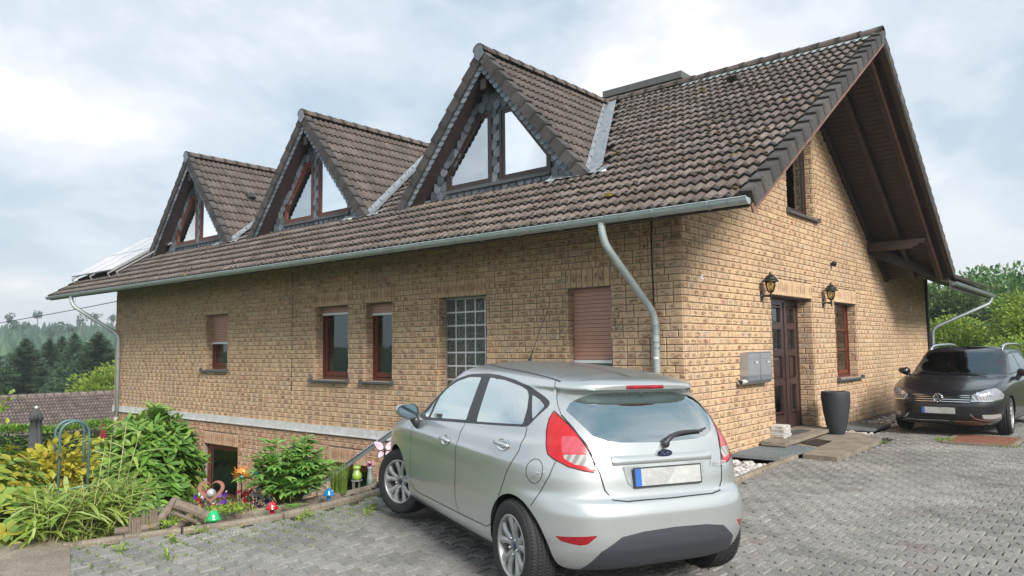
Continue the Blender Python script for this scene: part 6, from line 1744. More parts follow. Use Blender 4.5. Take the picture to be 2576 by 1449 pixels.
seam(B2, F2, [(.90, .48, .60), (.75, .66, .595), (.45, .81, .615)], comps=(0, 1, 2), pr=(.5, 1), tr=(2, 7), w=0.018, mat=M_chrome, name='headlight_strip', lift=0.004)
for s_ in (1, -1):
    for (cx, cy, cz, r) in ((.66, .68, .70, .045), (.80, .565, .69, .040)):
        q = reg(B2, None, [(cx, cy, cz), (cx+.001, cy, cz), (cx, cy, cz+.001)], None, pr=(.5, 1), tr=(3, 8))[1][0]
        p, n = put_on(B2, q[0], q[1], 0, 0, s_); a = np.cross(n, [0, 0, 1]); a /= np.linalg.norm(a); b = np.cross(a, n)
        g = G(); g.grid([[p+n*h+(a*math.cos(t_)+b*math.sin(t_))*r*k for t_ in np.linspace(0, 6.283, 20, endpoint=False)] for k, h in ((1, .003), (.85, .006), (.5, .002), (0.0, .004))], closed_u=True); g.part('lamp_reflector', M_chrome, F2, smooth=True)
    mirror(F2, (-.80, .99, 1.045), s_, M_blackp, 1.05)
    wheel(F2, 0.0, s_*0.79, 0.317, 0.22, s_, steer=math.radians(4), rimr=0.215); wheel(F2, -2.712, s_*0.79, 0.317, 0.22, s_, rimr=0.215)
    g = G(); pth = smooth_path([(-1.18, s_*.60, 1.44), (-1.30, s_*.60, 1.505), (-1.6, s_*.59, 1.535), (-2.4, s_*.585, 1.545), (-3.0, s_*.58, 1.52), (-3.2, s_*.575, 1.45)], 5); g.tube(pth, 0.026, 10); g.part('roof_rail', M_chrome, F2, smooth=True)
    g = G(); g.tube([(-1.48, s_*.60, 1.44), (-1.52, s_*.595, 1.53)], 0.02, 8); g.part('rail_foot', M_trim, F2)
well(F2, 0.0, .31, .372, .88, .5, B=B2, SDk=SV); well(F2, -2.712, .31, .372, .88, .5, B=B2, SDk=SV)
g = G(); g.box((-3.5, -.66, .2), (.7, .66, .3)); g.box((-2.3, -.86, .22), (-.4, .86, .33)); g.part('underbody', M_voidm, F2)
g = G(); g.box((-3.5, -.68, .3), (-.3, .68, .4)); g.box((-.6, -.7, .4), (-.3, .7, .98)); g.prism([(-1.0, .80), (-1.0, .93), (-.9, .99), (-.4, .985), (-.4, .7)], -.72, .72, 'y'); g.part('cabin_floor', M_seat, F2)
for s_ in (1, -1): seat(F2, -1.55, s_*0.37, 0.62, 0.24, 0.42); seat(F2, -2.45, s_*0.37, 0.6, 0.26, 0.42)
plate(F2, .972, 0.0, .435, 0.0, 1)
g = G(); g.lathe([(0.072, 0.0), (0.076, 0.012), (0.068, 0.018), (0.060, 0.012), (0.058, 0.006), (0.0, 0.006)], (.945, 0, .645), 32, axis='x'); em = g.part('badge', M_chrome, F2, smooth=True)
g = G(); g.lathe([(0.058, 0.0), (0.0, 0.0005)], (.9525, 0, .645), 32, axis='x'); g.part('badge_field', M_navy, em)
def vbar(P): 
    g = G()
    for (a, b), (c, d) in zip(P[:-1], P[1:]): g.beam((.962, a, .645+b), (.962, c, .645+d), 0.011, 0.008, (1, 0, 0))
    return g
vbar([(-.021, .052), (0, .010), (.021, .052)]).part('badge_lettering', M_chrome, em); vbar([(-.050, .030), (-.024, -.045), (0, .004), (.024, -.045), (.050, .030)]).part('badge_lettering', M_chrome, em)
g = G(); g.tube(smooth_path([(-.30, .5, 1.005), (-.33, .2, 1.02), (-.34, -.1, 1.025)]), 0.008, 6); g.tube(smooth_path([(-.30, -.1, 1.005), (-.36, -.4, 1.03), (-.42, -.62, 1.05)]), 0.008, 6); g.part('wipers', M_trim, F2)
# ------------------------------------------------------------------ plants
def make_leaf_mat(name, stops, trans=0.35, rough=0.45):
    t = MT(name); r = t.rnd(); t.n.remove(t.b)
    c = t.ramp(r, stops)
    c = t.mix(0.35, c, t.ramp(t.noise(t.pos(), 3.0, 3), [(0.3, (0.7, 0.7, 0.7)), (0.7, (1.3, 1.3, 1.25))]), 'MULTIPLY')
    b = t.n.new('ShaderNodeBsdfPrincipled'); t.put(c, b.inputs['Base Color']); b.inputs['Roughness'].default_value = rough; b.inputs['Specular IOR Level'].default_value = 0.35
    tr = t.n.new('ShaderNodeBsdfTranslucent'); t.put(c, tr.inputs[0])
    mx = t.n.new('ShaderNodeMixShader'); mx.inputs[0].default_value = trans
    t.l.new(b.outputs[0], mx.inputs[1]); t.l.new(tr.outputs[0], mx.inputs[2]); t.l.new(mx.outputs[0], t.out.inputs[0]); return t.m
L_rho = make_leaf_mat('rhododendron_leaf', [(0, (0.080, 0.174, 0.036)), (0.6, (0.131, 0.275, 0.051)), (1, (0.232, 0.392, 0.072))], 0.2, 0.35)
L_rhoy = make_leaf_mat('young_leaf', [(0, (0.17, 0.32, 0.05)), (1, (0.30, 0.44, 0.09))], 0.35, 0.4)
L_peo = make_leaf_mat('peony_leaf', [(0, (0.120, 0.270, 0.060)), (0.6, (0.210, 0.420, 0.090)), (1, (0.360, 0.570, 0.150))], 0.25, 0.4)
L_lily = make_leaf_mat('grassy_leaf', [(0, (0.25, 0.38, 0.07)), (0.6, (0.38, 0.50, 0.12)), (1, (0.52, 0.58, 0.22))], 0.4)
L_hyd = make_leaf_mat('hydrangea_leaf', [(0, (0.130, 0.247, 0.052)), (0.5, (0.221, 0.351, 0.078)), (1, (0.468, 0.468, 0.065))], 0.3)
L_hydy = make_leaf_mat('yellowing_leaf', [(0, (0.32, 0.38, 0.06)), (1, (0.55, 0.46, 0.06))], 0.4)
L_yel = make_leaf_mat('yellow_vine_leaf', [(0, (0.42, 0.46, 0.06)), (0.6, (0.62, 0.58, 0.08)), (1, (0.52, 0.36, 0.05))], 0.4)
L_hedge = make_leaf_mat('hedge_leaf', [(0, (0.070, 0.168, 0.028)), (0.6, (0.140, 0.280, 0.042)), (1, (0.308, 0.476, 0.070))], 0.25)
L_mid = make_leaf_mat('garden_leaf', [(0, (0.120, 0.228, 0.036)), (0.6, (0.240, 0.360, 0.060)), (1, (0.456, 0.504, 0.072))], 0.35)
L_tree = make_leaf_mat('deciduous_leaf', [(0, (0.076, 0.169, 0.059)), (0.6, (0.143, 0.270, 0.093)), (1, (0.254, 0.389, 0.135))], 0.3)
L_tree2 = make_leaf_mat('pale_deciduous_leaf', [(0, (0.09, 0.15, 0.06)), (0.6, (0.14, 0.22, 0.08)), (1, (0.24, 0.31, 0.12))], 0.3)
L_bri = make_leaf_mat('bright_leaf', [(0, (0.16, 0.27, 0.04)), (0.6, (0.28, 0.40, 0.06)), (1, (0.42, 0.50, 0.10))], 0.4)
L_spr = make_leaf_mat('spruce_needles', [(0, (0.027, 0.060, 0.033)), (0.7, (0.053, 0.103, 0.050)), (1, (0.094, 0.150, 0.062))], 0.1, 0.7)
L_for = make_leaf_mat('forest_needles', [(0, (0.03, 0.075, 0.05)), (0.6, (0.05, 0.11, 0.07)), (1, (0.10, 0.17, 0.09))], 0.1, 0.8)
L_grass = make_leaf_mat('grass_blade', [(0, (0.10, 0.20, 0.03)), (0.7, (0.19, 0.31, 0.05)), (1, (0.36, 0.40, 0.10))], 0.3)
M_bark = M_plain('bark', (0.10, 0.075, 0.055), 0.9, var=0.35, scale=14, bump=0.01)
M_stem = M_plain('pale_stem', (0.42, 0.40, 0.16), 0.7, var=0.25, scale=20)
M_stemg = M_plain('green_stem', (0.16, 0.20, 0.06), 0.7, var=0.25, scale=20)
def leaf_tpl(l=1.0, w=0.3, droop=0.25, fold=0.12, wide=0.45):
    ts = [0, 0.2, wide, 0.75, 1.0]; ws = [0, 0.62, 1.0, 0.68, 0]
    V, F = [], []
    for t_, q in zip(ts, ws):
        z = -droop*l*t_*t_
        V.append((0, l*t_, z-fold*w*q))
        if q: V.append((-w*q/2, l*t_, z+0.0)); V.append((w*q/2, l*t_, z+0.0))
    # indices: 0 base, 1.. (mid,left,right) x3, last tip
    F = [(0, 1, 2), (0, 3, 1)]
    for k in (1, 4): F += [(k, k+3, k+4, k+1), (k, k+2, k+5, k+3)]
    F += [(7, 10, 8), (7, 9, 10)]
    return V, F, [(v[0], v[1]) for v in V]
def dirframe(p, d, up, s, roll=0.0):
    d = np.array(d, float); d /= np.linalg.norm(d)+1e-9; a = np.cross(d, up); 
    if np.linalg.norm(a) < 1e-3: a = np.cross(d, [1, 0, 0.1])
    a /= np.linalg.norm(a); n = np.cross(a, d)
    if roll: a, n = a*math.cos(roll)+n*math.sin(roll), n*math.cos(roll)-a*math.sin(roll)
    return frame(p, a, d, n, s, s, s)
def leafcloud(P, D, size, mat, parent, name='foliage', w=0.55, kind=None):
    """many small folded leaves as one mesh, P points, D directions"""
    n = len(P); P = np.asarray(P); D = np.asarray(D)+rng.normal(0, 0.25, (n, 3)); D /= np.linalg.norm(D, axis=1)[:, None]
    A = np.cross(D, rng.normal(0, 1, (n, 3))+np.array([0, 0, 1.2])); A /= np.linalg.norm(A, axis=1)[:, None]+1e-9
    N = np.cross(A, D); s = (size*rng.uniform(0.65, 1.35, n))[:, None]
    V = np.stack([P, P+D*s*0.5-A*s*w/2+N*s*0.08, P+D*s*0.5+A*s*w/2+N*s*0.08, P+D*s-N*s*0.1, P+D*s*0.55-N*s*0.02], 1).reshape(-1, 3)
    i = np.arange(n)[:, None]*5
    F = np.concatenate([i+[0, 4, 1], i+[0, 2, 4], i+[4, 3, 1], i+[4, 2, 3]], 0)
    return part(name, V, F.tolist(), mat, parent, kind=kind)
def crown_points(n, c, r, clumps=40, spread=0.28, shell=0.55, low=-0.6):
    c, r = np.array(c, float), np.array(r, float); C = []
    while len(C) < clumps:
        v = rng.normal(0, 1, 3); v /= np.linalg.norm(v)
        if v[2] < low: continue
        C.append(v*rng.uniform(shell, 0.92)*(1+0.16*math.sin(v[0]*5+v[1]*3)))
    C = np.array(C); k = rng.integers(0, clumps, n); off = rng.normal(0, 1, (n, 3)); off /= np.linalg.norm(off, axis=1)[:, None]; rad = spread*rng.uniform(0.6, 1.0, n)**0.5
    csz = rng.uniform(0.7, 1.35, clumps)
    P = C[k]+off*(rad*csz[k])[:, None]
    D = off*0.7+C[k]*0.5+np.array([0, 0, -0.15])
    return c+P*r, D, c+C*r
def limbs(g, base, top, C, r0, m=9):
    g.tube(smooth_path([base, (np.array(base)*0.5+np.array(top)*0.5)+rng.normal(0, 0.04, 3)*np.linalg.norm(np.array(top)-base)*0.4, top], 4), np.linspace(r0, r0*0.35, 9), 8)
    for i in rng.choice(len(C), min(m, len(C)), replace=False):
        t_ = rng.uniform(0.25, 0.9); s = np.array(base)*(1-t_)+np.array(top)*t_; e = C[i]; mid = (s+e)/2+[0, 0, -0.08*np.linalg.norm(e-s)]
        g.tube(smooth_path([s, mid, e], 3), np.linspace(r0*0.4, r0*0.08, 7), 6)
def tree(name, label, cat, base, h, R, size, n, mat, group=None, clumps=45, trunk=0.35, rt=None, spread=0.28):
    base = np.array(base, float); t = thing(name, label, cat, base, group=group)
    c = np.array([0, 0, h*(trunk+(1-trunk)/2)]); r = np.array([R, R, h*(1-trunk)/2])
    P, D, C = crown_points(n, c, r, clumps, spread)
    g = G(); limbs(g, (0, 0, -0.3), (rng.normal(0, .05), rng.normal(0, .05), h*0.8), C, rt or h*0.022); g.part('trunk', M_bark, t)
    leafcloud(P, D, size, mat, t, 'crown'); return t
def gzf(x, y): return float(gz(np.array([x]), np.array([y]))[0])
# --- right background
RB = [(-6.0, 40.0, 5.9, 3.4, L_tree, 'dark leafy tree behind the far gable, left of the hanging downpipe'), (-3.6, 36.5, 5.3, 2.2, L_tree2, 'pale round tree just right of the corner board of the house'),
      (-3.3, 45.0, 6.6, 2.6, L_tree, 'tall dark tree seen above the slanting downpipe'), (-0.6, 41.0, 5.6, 2.6, L_tree, 'dense dark tree behind the black estate car'),
      (1.2, 34.0, 4.9, 2.4, L_tree2, 'pale green tree between the downpipe and the bright bush'), (3.6, 45.0, 6.4, 3.4, L_tree, 'wide dark tree at the right edge, farthest back')]
for i, (x, y, h, R, m, lb) in enumerate(RB): tree('leafy_tree', lb, 'tree', (x, y, gzf(x, y)), h, R, 0.30, 5200, m, 'trees behind the black estate car', 60, 0.12, spread=0.26)
t = tree('bright_bush', 'tall bright yellow green bush right of the black estate car', 'bush', (2.75, 20.5, -0.1), 3.6, 1.7, 0.13, 9000, L_bri, None, 70, 0.05)
t = tree('bright_bush', 'low bright leafy bush directly behind the roof of the estate car', 'bush', (1.6, 17.5, -0.1), 1.9, 1.5, 0.10, 6000, L_bri, None, 60, 0.05)
t = tree('laurel_bush', 'mid green bush at the rear corner of the house behind the downpipe', 'bush', (-0.6, 22.5, -0.1), 2.8, 1.7, 0.14, 6000, L_mid, None, 60, 0.05)
for i, (x, y, h, lb_) in enumerate(((2.2, 21.0, 5.0, 'tallest thin sapling rising above the bright bush'), (2.9, 20.0, 4.3, 'rightmost thin sapling rising above the bright bush'), (1.9, 20.5, 4.5, 'leftmost thin sapling rising above the bright bush'))):
    t = thing('slender_sapling', lb_, 'sapling', (x, y, -0.1), group='thin saplings above the bright bush')
    g = G(); pth = smooth_path([(0, 0, 0), (0.1, 0, h*0.5), (0.0+0.15*i, 0, h)], 5); g.tube(pth, np.linspace(0.02, 0.005, len(pth)), 5); g.part('stem', M_bark, t)
    P = [pth[-1]-[0, 0, rng.uniform(0, 1.4)] for _ in range(70)]; leafcloud(P, rng.normal(0, 1, (70, 3))+[0, 0, .5], 0.13, L_tree, t, 'leaves')
# --- spruces on the left
def spruce(base, h, R, label, group):
    t = thing('spruce', label, 'spruce', base, group=group)
    g = G(); g.tube([(0, 0, -0.5), (0, 0, h*0.97)], [h*0.018, 0.02], 7); g.part('trunk', M_bark, t)
    V, F = [], []; n = 820
    for i in range(n):
        s = (i+rng.random())/n; s = s**1.15; z = h*(0.10+0.89*s)
        L = R*(1-s)**0.80*rng.uniform(0.72, 1.12)+0.10; a = rng.uniform(0, 2*math.pi); d = np.array([math.cos(a), math.sin(a), 0]); sd = np.array([-d[1], d[0], 0])
        dr = -0.25-0.35*(1-s); k = 7
        pts_ = [np.array([0, 0, z])+d*L*q+Z3*(dr*L*q*(1.2-0.6*q)+0.10*L*q*q) for q in np.linspace(0.1, 1, k)]
        for j in range(k-1):
            p, q = pts_[j], pts_[j+1]; w = L*0.22*(1-j/k)+0.08
            for sg in (-1, 1):
                m_ = len(V); V += [p, q, p*0.4+q*0.6+sd*sg*w*rng.uniform(0.6, 1.2)+Z3*(-0.35*w)+d*0.12]; F.append((m_, m_+1, m_+2))
                m_ = len(V); V += [p, q, p*0.3+q*0.7+sd*sg*w*0.3-Z3*w*rng.uniform(0.8, 1.5)]; F.append((m_, m_+1, m_+2))
    part('crown', np.array(V), F, L_spr, t)
for (x, y, tz, R, i) in ((-80, 12.8, 2.4, 4.2, 0), (-74, 14.3, 2.8, 4.0, 1), (-79, 17.9, 2.9, 3.4, 2), (-87, 21.8, 3.3, 3.6, 3), (-81, 20.9, 3.5, 3.2, 4), (-75.8, 19.1, 2.8, 3.4, 5), (-67.6, 18.1, 3.3, 4.6, 6), (-77, 24.0, 2.2, 3.8, 7), (-70, 16.4, 0.6, 3.4, 8), (-73, 22.0, 1.2, 4.0, 9)):
    b = gzf(x, y)
    lb = ['dark spruce at the left edge of the photo, beyond the neighbouring roof', 'dark spruce with a sharp tip, second from the left edge', 'dark spruce left of the middle of the row', 'dark spruce farthest back in the middle of the row', 'tallest pointed spruce in the middle of the row', 'dark spruce right of the tallest pointed one', 'broad rounded spruce beside the left downpipe', 'dark spruce half hidden behind the left downpipe', 'lower dark spruce filling the gap left of the bright tree', 'lower dark spruce behind the bright yellow green tree'][i]
    spruce((x, y, b), tz-b+0.4, R*1.35, lb, 'dark spruces beyond the neighbouring roof')
tree('bright_tree', 'bright yellow green round tree in front of the dark spruces', 'tree', (-42.2, 8.9, gzf(-42.2, 8.9)), 0.75-gzf(-42.2, 8.9), 1.75, 0.20, 9000, L_bri, None, 70, 0.12)
# distant wooded hill
V, F = [], []
cnt = 0
while cnt < 5200:
    a = rng.uniform(math.radians(-96), math.radians(-45)); r_ = rng.uniform(170, 560)**1.0
    x, y = CAMP[0]+r_*math.sin(a), CAMP[1]+r_*math.cos(a)
    z = gzf(x, y); h = rng.uniform(9, 15)*(0.8 if r_ < 260 else 1); R = h*rng.uniform(0.16, 0.26); cnt += 1
    conif = rng.random() < 0.75
    for k in range(3):
        z0 = z+h*(0.1+0.27*k); z1 = z+h*min(1.0, 0.55+0.25*k); rr = R*(1-0.27*k)*(1.0 if conif else 1.5); m_ = len(V); nn = 7; ph = rng.uniform(0, 6)
        for q in range(nn): aa = 2*math.pi*q/nn+ph; j = rng.uniform(0.6, 1.25); V.append((x+rr*j*math.cos(aa), y+rr*j*math.sin(aa), z0+rng.uniform(-.5, .5)))
        if not conif: z1 = z0+h*0.3
        V.append((x+rng.normal(0, .2), y+rng.normal(0, .2), z1)); F += [(m_+q, m_+(q+1) % nn, m_+nn) for q in range(nn)]
fo = part('forest', np.array(V), F, L_for, None, kind='stuff', center=False); tag(fo, 'wooded hillside far behind the neighbouring roof', 'forest')
PINE_L = ['tall flat-topped skyline pine, '+w_ for w_ in ('leftmost of all at the edge of the photo', 'third from the left edge', 'left of the pair in the middle of the skyline', 'right of the pair in the middle of the skyline', 'just left of the downpipe bend', 'directly above the slanting downpipe', 'second to the right of the slanting downpipe', 'last but one before the house corner', 'standing alone left of the middle pair', 'second from the left edge', 'last one before the house corner')]
for i, ang in enumerate(np.radians([-74.2, -73.4, -71.9, -71.2, -70.6, -70.1, -69.4, -68.3, -72.6, -73.9, -67.6])):
    r_ = 330+rng.uniform(-25, 60); x, y = CAMP[0]+r_*math.sin(ang), CAMP[1]+r_*math.cos(ang); z = gzf(x, y)
    h = 17+rng.uniform(-2, 2.5)
    t = thing('pine_tree', PINE_L[i], 'pine', (x, y, z), group='pines on the skyline of the wooded hill')
    g = G(); g.tube([(0, 0, 0), (0.3, 0, h*0.9)], [0.35, 0.15], 6); g.part('trunk', M_bark, t)
    P, D, _c = crown_points(260, (0.2, 0, h*0.90), (2.5*rng.uniform(.7, 1.2), 2.5*rng.uniform(.7, 1.2), h*0.11), 9, 0.3, 0.3, -1); leafcloud(P, D, 0.75, L_for, t, 'crown')
# --- neighbouring house roof below the garden
A_, B_ = np.array([-40.0, 0.6, -0.6]), np.array([-38.6, 12.4, -0.6])
nh = thing('neighbour_house', 'neighbouring house of which only the grey brown tiled roof shows beyond the hedge', 'house', tuple(A_)); 
ridge = (B_-A_); ridge = np.array([ridge[0], ridge[1], 0]); Lr = np.linalg.norm(ridge)+7; ridge /= np.linalg.norm(ridge)
st0 = A_-ridge*7-A_
dn = np.array([ridge[1], -ridge[0], 0]); sl2 = 0.42
evn = -dn+Z3*sl2; evn /= np.linalg.norm(evn); nnv = np.cross(ridge, evn); nnv = nnv if nnv[2] > 0 else -nnv
g = G(); LL = 7.2; p0, p1 = st0, st0+ridge*Lr
g.add([p0, p1, p1-evn*LL, p0-evn*LL, p0-Z3*.2, p1-Z3*.2, p1-evn*LL-Z3*.2, p0-evn*LL-Z3*.2, p0+dn*-6.8-Z3*2.8, p1+dn*-6.8-Z3*2.8], [(0, 1, 2, 3), (7, 6, 5, 4), (3, 2, 6, 7), (1, 0, 8, 9)])
nr_ = g.part('roof', M_brownwood, nh)
NT = Pieces('roof_tile', 'roof_tiles', [M_ftile]); nk = NT.tpl((5,), lambda: tile_tpl(0.30, 0.40, 8, 0.05))
exn = ridge if np.cross(ridge, evn)[2] > 0 else -ridge
for r2 in range(20):
    for c in range(int(Lr/0.30)):
        o = p0+ridge*(c*0.30)-evn*(LL-r2*0.355)+nnv*0.03
        NT.add(nk, frame(o if exn is ridge else o+ridge*0.30, exn, evn, nnv), nr_)
NT.build()
NR = Pieces('ridge_tile', 'ridge_tiles', [M_ftile]); nrk = NR.tpl((6,), ridge_tpl)
for i in range(int(Lr/0.4)): NR.add(nrk, frame(p0+ridge*i*0.4+Z3*0.05, np.cross(ridge, Z3), ridge, Z3, 1.1, 1.1, 1.1), nr_)
NR.build()
g = G(); g.box(tuple(p0+np.array([-.2, 0.5, -5])), tuple(p1+np.array([0, -0.5, -2.9]))); g.part('wall', M_stonebnd, nh)
# --- hedge
t = thing('hedge', 'long clipped green hedge between the garden and the neighbouring roof', 'hedge', (-21.5, -1.5, -2.3))
ha, hb = np.array([-1.3, -7.0, 0]), np.array([2.6, 4.3, 0]); hd = (hb-ha)/np.linalg.norm(hb-ha); hn = np.array([-hd[1], hd[0], 0]); hl = np.linalg.norm(hb-ha)
n = 22000; u = rng.uniform(0, hl, n); w = rng.uniform(-.45, .45, n); z = rng.uniform(0, 1.72, n); f = rng.random(n)
z = np.where(f < 0.35, 1.72+rng.normal(0, .03, n), z); w = np.where((f >= 0.35) & (f < 0.9), np.sign(w)*0.45+rng.normal(0, .03, n), w)
bump_ = 0.06*np.sin(u*2.3)+0.05*np.sin(u*5.1+z*4)
P = ha+hd*u[:, None]+hn*(w+bump_*np.sign(w))[:, None]+Z3*(z*(1+0.03*np.sin(u*3)))[:, None]; D = hn*np.sign(w)[:, None]*0.6+Z3*np.where(z > 1.6, 1.0, 0.1)[:, None]
leafcloud(P, D, 0.12, L_hedge, t, 'foliage')
g = G(); g.beam(ha+Z3*0.8, hb+Z3*0.8, 0.7, 1.5); g.part('inner_branches', M_plain('dark_twigs', (0.02, 0.03, 0.012), 0.95), t)
# --- rhododendron
def pos_leaves(t, pcs, key, center, radii, nw, lw, per, size, rot=0.6, low=-0.35, mi_fn=None, up=0.5):
    k = 0; C = []
    while k < nw:
        v = rng.normal(0, 1, 3); v /= np.linalg.norm(v)
        if v[2] < low: continue
        k += 1; rr = rng.uniform(0.55, 1.02)**0.6*(1+0.13*math.sin(v[0]*6+1)*math.cos(v[1]*5)); p = np.array(center)+v*radii*rr; C.append(p)
        ax = v*0.8+Z3*up; ax /= np.linalg.norm(ax); a = np.cross(ax, [0.3, 0.2, 1]); a /= np.linalg.norm(a); b = np.cross(ax, a); ph = rng.uniform(0, 6)
        m = per+rng.integers(-1, 2)
        for j in range(m):
            th_ = ph+2*math.pi*j/m+rng.normal(0, 0.15); el = rng.uniform(0.15, rot)
            d = (a*math.cos(th_)+b*math.sin(th_))*math.cos(el)+ax*math.sin(el)
            pcs.add(key, dirframe(p+d*0.01, d, ax, size*rng.uniform(0.75, 1.15)), t, 1.0, mi_fn(v) if mi_fn else 0)
    return C
t = thing('rhododendron', 'large dark green rhododendron bush left of the basement window', 'bush', (-4.50, -5.32, -0.45))
RL = Pieces('leaf', 'leaves', [L_rho, L_rhoy], cap=220); rk_ = RL.tpl((1,), lambda: leaf_tpl(1.0, 0.33, 0.22, 0.10))
C = pos_leaves(t, RL, rk_, np.zeros(3)+[0, 0, .72], np.array([.50, .54, .68]), 300, 0, 7, 0.16, rot=1.0, mi_fn=lambda v: 1 if rng.random() < 0.18+0.35*max(0, v[2]) else 0)
C2 = pos_leaves(t, RL, rk_, np.array([.35, -.05, .30]), np.array([.35, .42, .32]), 50, 0, 7, 0.14, mi_fn=lambda v: 0)
for kx in ((0.42, -0.42, 0.28), (0.30, -0.35, 1.05), (-0.2, 0.1, 1.30)): pos_leaves(t, RL, rk_, np.array(kx), np.array([.12, .12, .10]), 6, 0, 8, 0.15, mi_fn=lambda v: 1)
g = G()
for i in rng.choice(len(C), 60, replace=False): g.tube(smooth_path([(rng.normal(0, .06), rng.normal(0, .06), 0), C[i]*0.5+np.array([0, 0, 0.1])+rng.normal(0, .05, 3), C[i]*0.96], 3), np.linspace(0.014, 0.004, 7), 5)
RL_shift = t
g.part('branches', M_bark, t)
for it in range(len(RL.items)):
    k_, M_, p_, w_, mi_ = RL.items[it]
    RL.items[it] = (k_, M_, p_, w_, mi_)
class _Off: pass
_seen0 = seen
def build_at(pcs, t, smooth=False):
    """pieces given in the coordinates of thing t: score them in world space"""
    global seen
    o = np.array(t.location); seen = lambda p: _seen0(np.asarray(p)+o); pcs.build(smooth); seen = _seen0
build_at(RL, t)
# --- peony
t = thing('peony', 'leafy green peony bush on the kerb right of the basement window', 'bush', (-2.66, -4.58, -0.10))
PLv = Pieces('leaf', 'leaves', [L_peo, L_rhoy], cap=220); pkk = PLv.tpl((2,), lambda: leaf_tpl(1.0, 0.34, 0.30, 0.12, 0.4))
g = G()
for i in range(62):
    a = rng.uniform(0, 6.28); sp = rng.uniform(0.05, 0.52); h = rng.uniform(0.45, 0.90)*(1-0.45*(sp/0.5)**2)
    e = np.array([sp*math.cos(a), sp*math.sin(a), h]); b0 = np.array([0.10*math.cos(a), 0.10*math.sin(a), 0]); pth = smooth_path([b0, (b0+e)/2+[-.02*math.cos(a), 0, .06], e], 4); g.tube(pth, np.linspace(0.008, 0.004, len(pth)), 5)
    dh = np.array([math.cos(a), math.sin(a), 0])
    for q in range(11):
        f = rng.uniform(0.42, 1.0); p = pth[int(f*(len(pth)-1))]; th_ = a+rng.normal(0, 1.2); el = rng.uniform(-0.15, 0.8)
        d = np.array([math.cos(th_)*math.cos(el), math.sin(th_)*math.cos(el), math.sin(el)])
        for s_ in (-0.5, 0, 0.5):
            c_, q_ = math.cos(s_), math.sin(s_); d2 = np.array([d[0]*c_-d[1]*q_, d[0]*q_+d[1]*c_, d[2]])
            PLv.add(pkk, dirframe(p+d*0.03, d2, Z3, 0.145*rng.uniform(0.75, 1.2)), t, 1.0, 1 if rng.random() < 0.15 else 0)
for q in range(16):
    a = rng.uniform(0, 6.28); p = np.array([0.42+rng.normal(0, .04), -0.22+rng.normal(0, .04), 0.10]); PLv.add(pkk, dirframe(p, (math.cos(a), math.sin(a), 0.35), Z3, 0.13), t)
g.part('stems', M_stemg, t); build_at(PLv, t)
# --- bamboo-like grassy perennial
t = thing('grassy_perennial', 'pale green bamboo-like plant with long arching leaves at the lower left', 'plant', (-2.95, -6.60, -0.12))
LP_ = Pieces('leaf', 'leaves', [L_lily, L_bri], cap=240); lk = LP_.tpl((3,), lambda: leaf_tpl(1.0, 0.15, 0.55, 0.15, 0.35))
vd_ = np.array([-0.35, 0.94, 0]); g = G()
for i in range(86):
    o = vd_*rng.uniform(-0.50, 0.52)+np.array([rng.uniform(-.28, .16), 0, 0]); tall = i in (3, 11, 17, 40); h = rng.uniform(0.30, 0.62) if not tall else rng.uniform(0.90, 1.12)
    ln = rng.normal(0, 0.12, 2); e = o+[ln[0], ln[1], h]; pth = smooth_path([o, (o+e)/2+rng.normal(0, .02, 3), e], 4); g.tube(pth, np.linspace(0.006, 0.003, len(pth)), 5)
    nl = 9 if not tall else 7
    for q in range(nl):
        f = rng.uniform(0.35, 1) if not tall else rng.choice([0.72, 0.86, 1.0]); p = pth[int(f*(len(pth)-1))]; a = rng.uniform(0, 6.28); el = rng.uniform(0.1, 0.9)
        LP_.add(lk, dirframe(p, (math.cos(a)*math.cos(el), math.sin(a)*math.cos(el), math.sin(el)), Z3, rng.uniform(0.17, 0.34)), t, 1.0, 0 if rng.random() < 0.8 else 1)
g.part('stems', M_stem, t); build_at(LP_, t)
# --- hydrangea-like bush at the left edge and one behind
def bush(name, label, base, radii, zc, nw, size, mats, w=0.62, cap=120, per=5):
    t = thing(name, label, 'bush', base); pc = Pieces('leaf', 'leaves', mats, cap=cap); k = pc.tpl((4, w), lambda: leaf_tpl(1.0, w, 0.3, 0.10, 0.42))
    C = pos_leaves(t, pc, k, np.array([0, 0, zc]), np.array(radii), nw, 0, per, size, mi_fn=lambda v: 1 if rng.random() < 0.12+0.5*max(0, v[2]) else 0)
    g = G()
    for i in rng.choice(len(C), 30, replace=False): g.tube([(0, 0, 0), C[i]*0.5+[0, 0, .06], C[i]*0.95], [0.01, 0.007, 0.003], 5)
    g.part('stems', M_stemg, t); build_at(pc, t); return t
bush('hydrangea', 'broad-leaved bush with yellowing leaves at the left edge of the photo', (-4.05, -7.25, -0.5), (.55, .62, .62), .68, 260, 0.12, [L_hyd, L_hydy])
bush('hydrangea', 'lower broad-leaved bush below the yellowing one in the left corner', (-3.2, -7.22, -0.3), (.42, .45, .36), .26, 110, 0.12, [L_hyd, L_hyd], cap=80)
bush('garden_shrub', 'yellow green shrub behind the grassy plant and below the metal arch', (-6.9, -5.5, -1.45), (.8, 1.0, .5), .5, 200, 0.11, [L_mid, L_hydy], cap=40)
bush('garden_shrub', 'green shrub just left of the rhododendron', (-6.4, -4.4, -1.15), (.6, .7, .7), .65, 220, 0.11, [L_mid, L_mid], cap=40)
bush('garden_shrub', 'yellowish shrub below the white pipe at the house corner', (-13.8, -1.6, -1.85), (1.2, 1.2, .85), .8, 300, 0.13, [L_mid, L_hydy], cap=0)
